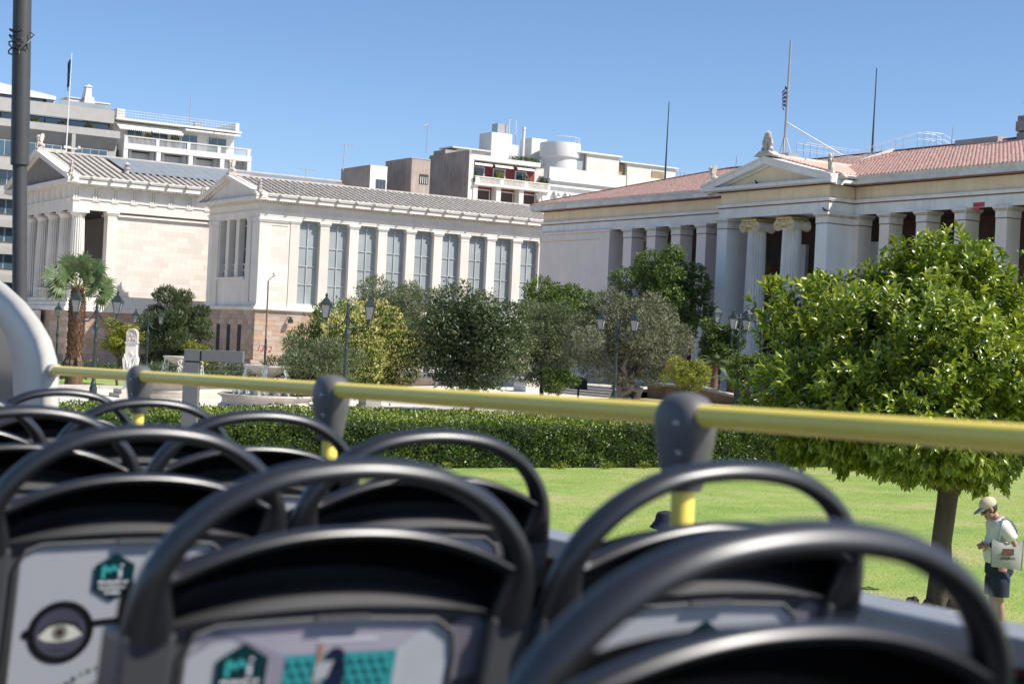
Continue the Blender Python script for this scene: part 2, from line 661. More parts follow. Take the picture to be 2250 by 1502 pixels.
sheet('ground', -2500, 2500, -2500, 2500, 1, 1, -0.16, EARTH, hf=None)
sheet('road', -14, 5.0, -120, 400, 1, 1, -0.12, ASPH, hf=None)
sheet('pavement', 5.15, 9.5, -120, 400, 1, 1, 0.0, PAVEM, hf=None)
B('kerb', KERB, None, (5.0, 5.15, -120, 400, -0.15, 0.004), kind='structure')
for k in range(-6, 20):
    if k % 2 == 0:
        sheet('lane_marking', -4.6, -4.45, k * 4.0, k * 4.0 + 3, 1, 1, -0.115, WHITEP, hf=None)
sheet('plaza', 9.5, 130, 42.0, 175, 60, 68, 0.0, PLAZA)
sheet('lawn', 9.5, 60, -40, 42.0, 1, 1, 0.004, LAWN, hf=None)
sheet('garden_bed', 33.5, 60, 42.5, 51.5, 26, 14, 0.03, LAWN, edge=lambda x, y: (x, y - 0.35 * max(0, x - 46)))
sheet('garden_bed', 14, 36, 82, 100, 11, 9, 0.06, LAWN)
sheet('garden_bed', 38, 50, 86.6, 97, 8, 8, 0.05, BEDM)
sheet('garden_bed', 50.2, 60, 58, 68, 8, 8, 0.05, BEDM, edge=lambda x, y: (50.2 + (x - 50.2) * 0.22, y))

# ------------------------------------------------------------------ national library: marble wing with nine tall windows
X0, Y0, Y1 = 47.43, 110.27, 120.40
XE = 74.5
wing = thing('library_wing', 'white marble side wing with a row of nine tall windows above a brown stone basement', 'building', (X0, Y0, 0))
rnd = random.Random(5)


def course_blocks(parent, m, z0, z1, n, face, a0, a1, plane, depth, bl, name='stone_block', gap=0.012, jig=0.006, stuff_from=None, vary=0.35, skip=None):
    """courses of stone blocks on a wall; face 'y' = wall looking to -y, face 'x' = wall looking to -x"""
    h = (z1 - z0) / n
    extra = MB()
    for j in range(n):
        a = a0
        first = True
        while a < a1 - 0.02:
            L = bl * (1 + rnd.uniform(-vary, vary))
            if first:
                L *= (0.55 if j % 2 else 1.0)
                first = False
            b = min(a1, a + L)
            if a1 - b < 0.3 * bl:
                b = a1
            za, zb = z0 + j * h + gap, z0 + (j + 1) * h
            if skip is None or not skip(a, b, za, zb):
                d = depth + rnd.uniform(0, jig)
                if face == 'y':
                    bx = (a, b - gap, plane - d, plane + 0.05, za, zb)
                else:
                    bx = (plane - d, plane + 0.05, a, b - gap, za, zb)
                if stuff_from is not None and a > stuff_from:
                    extra.box(*bx)
                else:
                    blk(name, m, parent, *bx)
            a = b
    if extra.f:
        extra.build(name + '_course', m, parent, kind='stuff')


# basement
B('basement_core', JOINT, wing, (X0 - 0.10, XE, Y0 - 0.10, Y1 + 0.1, -0.4, 5.0))
course_blocks(wing, STONE_B, 1.30, 5.0, 10, 'y', X0 - 0.12, XE, Y0 - 0.10, 0.02, 1.0, stuff_from=56.0)
FW = [(112.6, 113.35), (114.7, 115.45), (116.8, 117.55)]


def skip_slit(a, b, za, zb):
    return False


def front_courses():
    # front basement: blocks butt against the three slit windows
    h = 0.37
    for j in range(10):
        za, zb = 1.30 + j * h + 0.012, 1.30 + (j + 1) * h
        segs = [(Y0 - 0.12, Y1 + 0.1)]
        if j < 7:
            segs = [(Y0 - 0.12, 112.6), (113.35, 114.7), (115.45, 116.8), (117.55, Y1 + 0.1)]
        for s0, s1 in segs:
            a = s0
            while a < s1 - 0.02:
                b = min(s1, a + 0.85 * (1 + rnd.uniform(-0.4, 0.35)) * (0.6 if a == s0 and j % 2 else 1))
                if s1 - b < 0.28:
                    b = s1
                d = 0.02 + rnd.uniform(0, 0.006)
                blk('stone_block', STONE_B, wing, X0 - 0.10 - d, X0 - 0.05, a, b - 0.012, za, zb)
                a = b


front_courses()
for a, b in FW:
    f = B('basement_window', DARKIN, wing, (X0 - 0.108, X0 - 0.09, a + 0.01, b - 0.01, 1.35, 3.86))
    q = MB()
    for k in range(1, 4):
        yy = a + (b - a) * k / 4
        q.box(X0 - 0.125, X0 - 0.11, yy - 0.015, yy + 0.015, 1.35, 3.86)
    for k in range(1, 9):
        q.box(X0 - 0.128, X0 - 0.112, a + 0.01, b - 0.01, 1.35 + k * 0.29, 1.375 + k * 0.29)
    q.build('grille', IRON, f)
x = X0 - 0.3
while x < XE:
    L = rnd.uniform(1.4, 2.2)
    b = min(XE, x + L)
    blk('plinth_block', STONE_P, wing, x, b - 0.012, Y0 - 0.32, Y0 - 0.09, -0.4, 1.0)
    x = b
y = Y0 - 0.09
while y < Y1 + 0.2:
    b = min(Y1 + 0.3, y + rnd.uniform(1.3, 2.0))
    blk('plinth_block', STONE_P, wing, X0 - 0.32, X0 - 0.09, y, b - 0.012, -0.4, 1.0)
    y = b
q = MB().prism([(Y0 - 0.34, 1.0), (Y0 - 0.09, 1.0), (Y0 - 0.09, 1.29), (Y0 - 0.14, 1.29), (Y0 - 0.34, 1.08)], 'x', X0 - 0.34, XE)
q.prism([(X0 - 0.335, 1.0), (X0 - 0.09, 1.0), (X0 - 0.09, 1.285), (X0 - 0.14, 1.285), (X0 - 0.335, 1.08)], 'y', Y0 - 0.09, Y1 + 0.3)
q.build('plinth_cap', STONE_P, wing)
q = MB()
for (z0, z1, d) in ((5.0, 5.08, 0.20), (5.08, 5.24, 0.34), (5.24, 5.32, 0.22)):
    q.box(X0 - d, XE, Y0 - d, Y1 + d, z0, z1)
q.build('podium_cornice', MARBLE, wing)
# side wall with windows
WINP = 2.486
W0 = 50.69
B('wall', MARBLE, wing, (X0 + 0.6, XE, Y0 + 0.52, Y1 - 0.5, 5.32, 12.3), (X0, W0 - 0.78, Y0 + 0.05, Y0 + 0.6, 5.32, 11.95),
  (X0 + 0.025, X0 + 0.6, Y0 + 0.6, 112.6, 5.322, 11.95), (X0 + 0.025, X0 + 0.6, 118.0, Y1, 5.322, 11.95), (X0 + 0.05, X0 + 0.6, 112.6, 118.0, 5.32, 7.3))
# corner antae with ashlar faces
B('corner_pilaster', MARBLE_B, wing, (X0 - 0.003, X0 + 0.95, Y0, Y0 + 0.3, 5.62, 11.5), (X0 - 0.003, X0 + 0.3, Y0 + 0.3, Y0 + 1.35, 5.62, 11.5))
for j in range(14):
    z = 5.62 + j * 0.42
    a = X0 + 0.97
    while a < W0 - 0.82:
        b = min(W0 - 0.80, a + (0.75 if j % 2 else 1.2))
        blk('ashlar_block', MARBLE_B, wing, a, b - 0.004, Y0 + 0.035, Y0 + 0.1, z, z + 0.416)
        a = b


def capital(q, x0, x1, y0, y1, z0, h, g=0.10):
    for i, (f0, f1, d) in enumerate(((0.0, 0.06, 0.015), (0.40, 0.52, 0.03), (0.52, 0.68, 0.06), (0.68, 1.0, 0.10))):
        q.box(x0 - d, x1 + d, y0 - d, y1, z0 + h * f0, z0 + h * f1 - 0.004)


for i in range(10):
    xa = W0 - 0.76 + WINP * i
    xb = W0 + WINP * i
    q = MB().box(xa, xb, Y0, Y0 + 0.52, 5.62, 11.62)
    q.build('window_pier', MARBLE_B, wing)
    q = MB()
    capital(q, xa, xb, Y0, Y0 + 0.5, 11.42, 0.53)
    q.build('pier_capital', MARBLE, wing)
    q = MB().box(xa - 0.05, xb + 0.05, Y0 - 0.06, Y0 + 0.5, 5.318, 5.48).box(xa - 0.02, xb + 0.02, Y0 - 0.03, Y0 + 0.5, 5.48, 5.62)
    q.build('pier_base', MARBLE, wing)
    if i == 9:
        break
    wa, wb = xb + 0.02, xb + WINP - 0.78
    f = MB()
    ym = Y0 + 0.42
    f.box(wa, wb, ym - 0.02, ym + 0.04, 5.60, 5.70).box(wa, wa + 0.05, ym - 0.02, ym + 0.04, 5.70, 11.9).box(wb - 0.05, wb, ym - 0.02, ym + 0.04, 5.70, 11.9)
    xm = (wa + wb) / 2
    f.box(xm - 0.035, xm + 0.035, ym - 0.045, ym + 0.02, 5.70, 11.52)
    for z in (7.1, 8.5, 9.93, 11.44):
        f.box(wa + 0.05, wb - 0.05, ym - 0.03, ym + 0.02, z, z + 0.06)
    f.ell((xm, ym - 0.05, 11.62), (0.10, 0.04, 0.10), 8, 6).ell((xm, ym - 0.05, 11.75), (0.05, 0.03, 0.09), 6, 5)
    o = f.build('window', MUNTIN, wing)
    B('pane', OLDGLASS, o, (wa, wb, ym + 0.03, ym + 0.05, 5.65, 11.95))
    B('sill', MARBLE, wing, (wa - 0.02, wb + 0.02, Y0 + 0.02, Y0 + 0.5, 5.318, 5.6))
q = MB()
for d, z0, z1 in ((0.10, 5.318, 5.42), (0.06, 5.42, 5.52), (0.03, 5.52, 5.62)):
    q.box(X0 - d, W0 - 0.9, Y0 - d, Y0 + 0.3, z0, z1)
    q.box(X0 - d, X0 + 0.3, Y0 + 0.3, 112.55, z0, z1)
q.build('wall_base', MARBLE, wing)
q = MB()
for d, z0, z1 in ((0.10, 5.318, 5.42), (0.06, 5.42, 5.52), (0.03, 5.52, 5.62)):
    q.box(X0 - d, X0 + 0.3, 118.15, Y1 + 0.02, z0, z1)
q.build('wall_base', MARBLE, wing)
q = MB()
capital(q, X0, W0 - 0.95, Y0, Y0 + 0.5, 11.42, 0.53)
q.build('anta_capital', MARBLE, wing)
for ya, yb in ((Y0 + 0.5, 111.6), (111.75, 112.6), (118.1, 119.5), (119.65, Y1 + 0.05)):
    q = MB()
    for d, z0, z1 in ((0.03, 11.63, 11.69), (0.06, 11.69, 11.78), (0.1, 11.78, 11.948)):
        q.box(X0 - d, X0 + 0.3, ya, yb, z0, z1)
    q.build('anta_capital', MARBLE, wing)
# front wall: three slits between slender piers
for a, b in ((114.2, 114.85), (116.15, 116.75)):
    B('front_pier', MARBLE_B, wing, (X0 + 0.02, X0 + 0.5, a, b, 7.5, 11.95))
B('front_pilaster', MARBLE_B, wing, (X0 - 0.06, X0 + 0.3, 111.75, 112.55, 5.6, 11.62))
B('front_pilaster', MARBLE_B, wing, (X0 - 0.06, X0 + 0.3, 118.15, 119.45, 5.6, 11.62))
B('front_sill', MARBLE, wing, (X0 - 0.16, X0 + 0.5, 112.65, 118.05, 7.30, 7.5))
for a, b in ((112.6, 114.2), (114.85, 116.15), (116.75, 118.0)):
    o = B('front_window', MUNTIN, wing, (X0 + 0.47, X0 + 0.5, a, b, 9.6, 9.68), (X0 + 0.47, X0 + 0.5, a, b, 11.4, 11.47), (X0 + 0.47, X0 + 0.5, (a + b) / 2 - 0.02, (a + b) / 2 + 0.02, 7.5, 11.9))
    B('pane', DARKGLASS, o, (X0 + 0.5, X0 + 0.54, a, b, 7.5, 11.95))
    q = MB()
    ya, yb = a + 0.02, b - 0.02
    for z in (7.5, 8.0, 8.45):
        q.box(X0 + 0.40, X0 + 0.46, ya, yb, z, z + 0.1)
    n = 4
    for k in range(n + 1):
        yy = ya + (yb - ya) * k / n
        q.box(X0 + 0.405, X0 + 0.455, yy - 0.04, yy + 0.04, 7.6, 8.45)
    q.build('balustrade', MARBLE, o)
# entablature
q = MB()
for d, z0, z1 in ((0.0, 11.95, 12.10), (0.025, 12.10, 12.25), (0.05, 12.25, 12.38), (0.13, 12.38, 12.47), (0.0, 12.47, 12.97), (0.06, 12.97, 13.02)):
    q.box(X0 - d, XE, Y0 - d, Y1 + d, z0, z1)
q.build('entablature', MARBLE, wing)
q = MB()
n = int((XE - X0) / 0.21)
for k in range(n):
    xx = X0 - 0.08 + k * 0.21
    q.box(xx, xx + 0.12, Y0 - 0.18, Y0, 13.02, 13.18)
for k in range(int((Y1 - Y0) / 0.21)):
    yy = Y0 + 0.05 + k * 0.21
    q.box(X0 - 0.18, X0, yy, yy + 0.12, 13.02, 13.18)
q.build('dentil_band', MARBLE, wing, kind='stuff')
q = MB()
q.box(X0 - 0.04, XE, Y0 - 0.04, Y1 + 0.04, 13.018, 13.182)
q.box(X0 - 0.72, XE, Y0 - 0.72, Y1 + 0.72, 13.18, 13.42)
q.box(X0 - 0.66, XE, Y0 - 0.66, Y1 + 0.66, 13.42, 13.46)
q.build('cornice', MARBLE, wing)
q = MB().prism([(Y0 - 0.80, 13.46), (Y0 - 0.50, 13.46), (Y0 - 0.50, 13.70), (Y0 - 0.86, 13.70), (Y0 - 0.86, 13.62)], 'x', X0 - 0.6, XE)
q.build('gutter', MARBLE, wing)


def lion_head(p, r, parent, m=STATUE, ax=(0, -1)):
    q = MB()
    dx, dy = ax
    q.ell((p[0], p[1], p[2]), (r, r, r * 1.05), 9, 7)
    q.ell((p[0] + dx * r * 0.8, p[1] + dy * r * 0.8, p[2] - r * 0.25), (r * 0.55, r * 0.55, r * 0.45), 8, 6)
    q.ell((p[0] + dy * r * 0.7, p[1] - dx * r * 0.7, p[2] + r * 0.7), (r * 0.3,) * 3, 6, 5)
    q.ell((p[0] - dy * r * 0.7, p[1] + dx * r * 0.7, p[2] + r * 0.7), (r * 0.3,) * 3, 6, 5)
    q.build('lion_head', m, parent, smooth=True)


for k in range(17):
    lion_head((X0 - 0.35 + k * 1.575, Y0 - 0.90, 13.56), 0.13, wing)


def sphinx(parent, c, h, face, m=STATUE, name='acroterion', plinth=None, wing_up=True):
    """seated winged beast; face = unit xy direction it looks to; h = height"""
    q = MB()
    s = h
    q.ell((0, 0.02 * s, 0.34 * s), (0.12 * s, 0.20 * s, 0.17 * s), 12, 8, Euler((rad(-38), 0, 0)))
    q.ell((0, -0.16 * s, 0.17 * s), (0.15 * s, 0.17 * s, 0.16 * s), 12, 8)
    for sx in (-1, 1):
        q.tube([(sx * 0.07 * s, 0.16 * s, 0.45 * s), (sx * 0.07 * s, 0.20 * s, 0.2 * s), (sx * 0.07 * s, 0.2 * s, 0.03 * s), (sx * 0.07 * s, 0.27 * s, 0.02 * s)], [0.06 * s, 0.045 * s, 0.035 * s, 0.03 * s], 7)
        q.tube([(sx * 0.12 * s, -0.13 * s, 0.06 * s), (sx * 0.12 * s, 0.08 * s, 0.04 * s)], [0.05 * s, 0.035 * s], 6)
    q.ell((0, 0.13 * s, 0.55 * s), (0.09 * s, 0.10 * s, 0.13 * s), 10, 8)
    q.ell((0, 0.17 * s, 0.76 * s), (0.085 * s, 0.095 * s, 0.115 * s), 12, 8)
    q.ell((0, 0.12 * s, 0.74 * s), (0.10 * s, 0.08 * s, 0.14 * s), 12, 8)
    q.ell((0, 0.265 * s, 0.74 * s), (0.02 * s, 0.025 * s, 0.03 * s), 6, 5)
    for sx in (-1, 1):
        st = len(q.v)
        pts = [(0.02, 0.40), (0.10, 0.52), (0.06, 0.72), (0.0, 0.90), (-0.10, 1.0), (-0.22, 0.96), (-0.25, 0.82), (-0.22, 0.62), (-0.14, 0.42)]
        q.prism([(a * s, b * s) for a, b in pts], 'x', -0.02 * s, 0.02 * s)
        for k in range(4):
            q.tube([(0.025 * s, (-0.02 - 0.05 * k) * s, (0.46 + 0.02 * k) * s), (0.025 * s, (-0.06 - 0.045 * k) * s, 0.92 * s)], [0.02 * s, 0.012 * s], 5)
        q.xf(Matrix.Translation((sx * 0.11 * s, 0, 0)) @ Matrix.Rotation(sx * rad(-14), 4, 'Z'), st)
    q.box(-0.17 * s, 0.17 * s, -0.32 * s, 0.30 * s, -0.04 * s, 0.02 * s)
    if plinth:
        q.box(-0.2 * s, 0.2 * s, -0.36 * s, 0.34 * s, -plinth, -0.04 * s)
    ang = math.atan2(face[1], face[0]) - math.pi / 2
    q.xf(Matrix.Translation(c) @ Matrix.Rotation(ang, 4, 'Z'))
    return q.build(name, m, parent, smooth=True)


def gable(parent, xf, ya, yb, zb, zp, m, tymp_m, ov=0.72, th=0.42, wallx=None, under=None, tz=None):
    """pediment in a plane looking to -x: horizontal eaves at zb between ya and yb, apex zp"""
    ym = (ya + yb) / 2
    sl = (zp - zb) / (ym - ya)
    L = math.hypot(1, sl)
    t = th * L
    q = MB()
    for s in (-1, 1):
        e = ya if s < 0 else yb
        q.prism([(e, zb - 0.02), (ym, zp - 0.02), (ym, zp - t), (e, zb - t + 0.0)], 'x', xf, xf + ov + 0.4)
    q.build('raking_cornice', m, parent)
    q = MB()
    for s in (-1, 1):
        e = ya if s < 0 else yb
        q.prism([(e + s * 0.012, zb), (ym, zp), (ym, zp - 0.12), (e + s * 0.012, zb - 0.12)], 'x', xf - 0.09, xf + 0.35)
        q.prism([(e, zb - t), (ym, zp - t), (ym, zp - t - 0.10), (e, zb - t - 0.10)], 'x', xf + ov - 0.18, xf + ov + 0.3)
    q.build('raking_moulding', m, parent)
    q = MB().prism([(ya + 0.5, tz), (yb - 0.5, tz), (ym, zp - t + 0.05)], 'x', xf + ov, xf + ov + 0.3)
    q.build('tympanum', tymp_m, parent)


def tile_roof(parent, o, a, s, na, ns, da, ds, m_tile, m_pan, w, h, mask=None, lift=0.05, name='roof_tile', thick=0.06):
    """pan sheet plus overlapping cover tiles (real pieces, one stuff part) on a slope"""
    o = Vector(o)
    a = Vector(a).normalized()
    s = Vector(s).normalized()
    n = a.cross(s)
    if n.z < 0:
        n = -n
    sec = [(-0.5, 0.0), (-0.36, 0.75), (0.0, 1.0), (0.36, 0.75), (0.5, 0.0)]
    V, T = [], []
    r = np.random.default_rng(3)
    for i in range(na):
        for j in range(ns):
            u, v = (i + 0.5) * da, j * ds
            if mask and not mask(u, v + ds * 0.5):
                continue
            jz = r.uniform(-0.008, 0.012)
            ju = r.uniform(-0.012, 0.012)
            b = len(V)
            for (vv, lf, ww) in ((v - 0.05 * ds, lift + jz, w), (v + ds, 0.0, w * 0.86)):
                for (cx, cz) in sec:
                    V.append(o + a * (u + ju + cx * ww) + s * vv + n * (cz * h + lf))
            for k in range(4):
                T += [(b + k, b + k + 1, b + 6 + k), (b + k, b + 6 + k, b + 5 + k)]
            T += [(b, b + 2, b + 1), (b, b + 4, b + 2), (b + 4, b + 3, b + 2)]
    arr_mesh(name, [tuple(q) for q in V], T, m_tile, parent, kind='stuff')


def pan_tiles(parent, o, a, s, na, ns, da, ds, m, mask=None, name='pan_tile', step=0.035):
    o = Vector(o)
    a = Vector(a).normalized()
    s = Vector(s).normalized()
    n = a.cross(s)
    if n.z < 0:
        n = -n
    V, T = [], []
    for i in range(na):
        for j in range(ns):
            if mask and not mask((i + 0.5) * da, (j + 0.5) * ds):
                continue
            b = len(V)
            u0, u1, v0, v1 = i * da + 0.01, (i + 1) * da - 0.01, j * ds, (j + 1) * ds
            for (u, v, z) in ((u0, v0, step), (u1, v0, step), (u1, v1, 0.005), (u0, v1, 0.005), (u0, v0, 0), (u1, v0, 0)):
                V.append(o + a * u + s * v + n * z)
            T += [(b, b + 1, b + 2), (b, b + 2, b + 3), (b, b + 4, b + 5), (b, b + 5, b + 1)]
    arr_mesh(name, [tuple(q) for q in V], T, m, parent, kind='stuff')


RZ, RP, YM = 13.66, 15.30, (Y0 + Y1) / 2
eY0 = Y0 - 0.62
MB().prism([(eY0, RZ - 0.08), (YM, RP - 0.08), (2 * YM - eY0, RZ - 0.08), (2 * YM - eY0, RZ - 0.3), (eY0, RZ - 0.3)], 'x', X0 - 0.2, XE).build('roof', ROOF_SEAM, wing)
sv = Vector((0, YM - eY0, RP - RZ))
sl = sv.length
pan_tiles(wing, (X0 - 0.3, eY0, RZ - 0.05), (1, 0, 0), sv, 54, 10, 0.5, sl / 10, ROOF_GREY)
tile_roof(wing, (X0 - 0.55, eY0, RZ - 0.03), (1, 0, 0), sv, 54, 10, 0.5, sl / 10, ROOF_GREY, None, 0.17, 0.14, lift=0.035)
q = MB().tube([(X0, YM, RP + 0.02), (XE, YM, RP + 0.02)], 0.13, 8)
q.build('ridge', ROOF_GREY, wing)
gable(wing, X0 - 0.74, Y0 - 0.867, Y1 + 0.867, 13.72, 15.36, MARBLE, MARBLE, ov=0.46, th=0.30, tz=13.44)
B('horizontal_cornice', MARBLE, wing, (X0 - 0.76, X0 + 0.2, Y0 - 0.84, Y1 + 0.84, 13.20, 13.44))
B('acroterion_base', STATUE, wing, (X0 - 0.7, X0 + 1.0, YM - 0.35, YM + 0.35, 15.30, 15.50))
sphinx(wing, (X0 - 0.35, YM, 15.52), 1.05, (-1, 0))
sphinx(wing, (X0 - 0.45, Y0 - 0.65, 13.86), 0.85, (0, -1), plinth=0.14)
sphinx(wing, (X0 - 0.45, Y1 + 0.6, 13.86), 0.85, (0, 1), plinth=0.14)
gr = text_mesh('graffiti', '1312', 0.62, mat('red_spray_paint', (0.33, 0.02, 0.025), 0.7), wing,
               Matrix.Translation(Vector((X0 + 0.1, Y0 - 0.135, 1.98)) - wl(wing)) @ Matrix.Rotation(rad(90), 4, 'X') @ Matrix.Rotation(rad(-3), 4, 'Z'), 0.003, 0.25, 'LEFT')
B('wall_lamp', IRON, wing, (50.0, 50.06, Y0 - 0.5, Y0 - 0.12, 4.62, 4.66), (49.88, 50.18, Y0 - 0.66, Y0 - 0.36, 4.15, 4.45), (49.95, 50.11, Y0 - 0.59, Y0 - 0.43, 4.45, 4.6))

# ------------------------------------------------------------------ national library: doric main hall
CX, CY, CE = 38.12, 126.2, 66.0
CM = 134.9
CYB = 2 * CM - CY
hall = thing('library_hall', 'doric temple front with fluted columns, triglyph frieze and grey tiled roof behind the palm', 'building', (CX, CY, 0))
B('podium_core', JOINT, hall, (CX + 0.1, CE, CY + 0.1, CYB, -0.4, 4.4))
course_blocks(hall, STONE_B, 0.9, 4.4, 8, 'y', CX + 0.08, 49.0, CY + 0.1, 0.02, 1.15, jig=0.008)
course_blocks(hall, STONE_B, 0.9, 4.4, 8, 'x', CY + 0.1, CY + 9, CX + 0.1, 0.02, 1.15, jig=0.008)
a = CX - 0.1
while a < 50:
    b = a + rnd.uniform(1.4, 2.1)
    blk('plinth_block', STONE_P, hall, a, b - 0.012, CY - 0.1, CY + 0.12, -0.4, 0.9)
    a = b
for wx in (42.2, 46.4):
    o = B('basement_window', DARKIN, hall, (wx, wx + 0.75, CY + 0.06, CY + 0.075, 1.3, 3.6))
    q = MB()
    for k in range(4):
        q.box(wx + 0.08 + k * 0.2, wx + 0.11 + k * 0.2, CY + 0.045, CY + 0.06, 1.3, 3.6)
    for k in range(9):
        q.box(wx, wx + 0.75, CY + 0.043, CY + 0.062, 1.32 + k * 0.27, 1.35 + k * 0.27)
    q.build('grille', IRON, o)
q = MB()
for i, (d, z0, z1) in enumerate(((0.32, 4.40, 4.75), (0.16, 4.75, 5.10), (0.0, 5.10, 5.45))):
    q.box(CX - d, CE, CY - d, CYB + d, z0, z1)
q.build('stylobate', MARBLE, hall)


def doric(parent, c, z0, z1, rb, rt, m=MARBLE):
    q = MB()
    H = z1 - z0
    ch = 0.58
    prof = []
    for k in range(9):
        t = k / 8
        prof.append((rb + (rt - rb) * (t ** 1.25), t * (H - ch)))
    q.lathe(prof, (c[0], c[1], z0), 100, (20, 0.13))
    o = q.build('column', m, parent, smooth=30)
    q = MB()
    q.lathe([(rt * 0.99, H - ch), (rt * 1.02, H - ch + 0.06), (rt * 1.32, H - 0.27), (rt * 1.36, H - 0.24)], (c[0], c[1], z0), 32)
    w = rt * 1.38
    q.box(c[0] - w, c[0] + w, c[1] - w, c[1] + w, z1 - 0.24, z1)
    q.build('capital', m, o)
    return o


for k in range(6):
    doric(hall, (CX + 0.78, CY + 0.72 + 3.2 * k), 5.45, 12.52, 0.64, 0.50)
doric(hall, (CX + 4.3, CY + 3.2), 5.45, 12.52, 0.6, 0.47)
# side wall from the anta to the back, with ashlar
B('side_wall', JOINT, hall, (41.17, CE, CY + 0.36, CY + 1.1, 5.45, 12.52), (43.0, CE, CY + 1.1, CYB, 5.45, 12.5))
B('anta', MARBLE_B, hall, (41.15, 41.95, CY + 0.2, CY + 1.15, 5.70, 12.2))
q = MB()
for d, z0, z1 in ((0.03, 12.2, 12.28), (0.07, 12.28, 12.4), (0.13, 12.4, 12.518)):
    q.box(41.15 - d, 41.95 + d, CY + 0.2 - d, CY + 1.15, z0, z1)
q.box(41.1, 42.0, CY + 0.14, CY + 1.15, 5.45, 5.70)
q.build('anta_capital', MARBLE, hall)
B('inner_wall', MARBLE, hall, (43.05, 43.3, CY + 1.0, CYB - 1, 5.45, 12.5), (42.6, 43.1, CY + 1.15, CY + 1.9, 5.45, 12.5))
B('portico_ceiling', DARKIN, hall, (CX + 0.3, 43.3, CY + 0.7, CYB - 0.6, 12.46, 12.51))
nb = 0
for j in range(15):
    z = 5.72 + j * 0.43
    if z + 0.43 > 12.3:
        break
    a = 41.97
    k = 0
    while a < 50.2:
        b = a + (1.0 if (k or j % 2) else 0.55) * (1 + rnd.uniform(-0.12, 0.12))
        blk('ashlar_block', MARBLE_B, hall, a, b - 0.004, CY + 0.30 - rnd.uniform(0, 0.004), CY + 0.37, z, z + 0.426)
        a = b
        k += 1
B('side_wall_rest', MARBLE, hall, (50.5, CE, CY + 0.305, CY + 0.4, 5.72, 12.2), (41.97, CE, CY + 0.16, CY + 0.37, 5.45, 5.70), (41.97, CE, CY + 0.10, CY + 0.4, 12.18, 12.34))
q = MB()
q.box(CX + 0.10, CE, CY + 0.10, CYB - 0.1, 12.52, 13.32)
q.build('architrave', MARBLE, hall)
q = MB().box(CX + 0.02, CE, CY + 0.02, CYB, 13.32, 13.44).box(CX + 0.14, CE, CY + 0.14, CYB, 13.44, 14.42)
q.build('frieze', MARBLE, hall)
q = MB()
g = MB()
for k in range(17):
    xx = CX + 0.10 + k * 1.583
    for b in range(3):
        q.box(xx + b * 0.20, xx + b * 0.20 + 0.13, CY + 0.05, CY + 0.16, 13.44, 14.30)
    q.box(xx - 0.02, xx + 0.55, CY + 0.045, CY + 0.16, 14.30, 14.42)
    g.box(xx - 0.02, xx + 0.55, CY + 0.03, CY + 0.12, 13.25, 13.32)
    for b in range(5):
        g.box(xx + b * 0.115, xx + b * 0.115 + 0.06, CY + 0.035, CY + 0.11, 13.18, 13.25)
for k in range(11):
    yy = CY + 0.20 + k * 1.6
    for b in range(3):
        q.box(CX + 0.05, CX + 0.16, yy + b * 0.20, yy + b * 0.20 + 0.13, 13.44, 14.30)
    q.box(CX + 0.045, CX + 0.16, yy - 0.02, yy + 0.55, 14.30, 14.42)
    g.box(CX + 0.03, CX + 0.12, yy - 0.02, yy + 0.55, 13.25, 13.32)
    for b in range(5):
        g.box(CX + 0.035, CX + 0.11, yy + b * 0.115, yy + b * 0.115 + 0.06, 13.18, 13.25)
q.build('triglyph_band', MARBLE, hall, kind='stuff')
g.build('guttae_band', MARBLE, hall, kind='stuff')
q = MB()
for k in range(34):
    xx = CX - 0.02 + k * 0.79
    q.box(xx, xx + 0.55, CY - 0.52, CY + 0.05, 14.44, 14.54)
for k in range(22):
    yy = CY + 0.1 + k * 0.80
    q.box(CX - 0.52, CX + 0.05, yy, yy + 0.55, 14.44, 14.54)
q.build('mutule_band', MARBLE, hall, kind='stuff')
B('cornice', MARBLE, hall, (CX - 0.6, CE, CY - 0.6, CYB + 0.6, 14.54, 14.86), (CX + 0.02, CE, CY + 0.02, CYB, 14.42, 14.54), (CX - 0.54, CE, CY - 0.54, CYB + 0.54, 14.86, 14.9))
MB().prism([(CY - 0.68, 14.9), (CY - 0.4, 14.9), (CY - 0.4, 15.14), (CY - 0.74, 15.14), (CY - 0.74, 15.05)], 'x', CX - 0.5, CE).build('gutter', MARBLE, hall)
for k in range(16):
    lion_head((CX - 0.25 + k * 1.583, CY - 0.78, 15.0), 0.14, hall)
HRZ, HRP = 15.1, 17.75
hy0 = CY - 0.5
MB().prism([(hy0, HRZ - 0.08), (CM, HRP - 0.08), (2 * CM - hy0, HRZ - 0.08), (2 * CM - hy0, HRZ - 0.3), (hy0, HRZ - 0.3)], 'x', CX - 0.2, CE).build('roof', ROOF_SEAM, hall)
sv = Vector((0, CM - hy0, HRP - HRZ))
sl = sv.length


def hall_mask(u, v):
    return not (u > 5.5 and 0.36 * sl < v < 0.97 * sl)


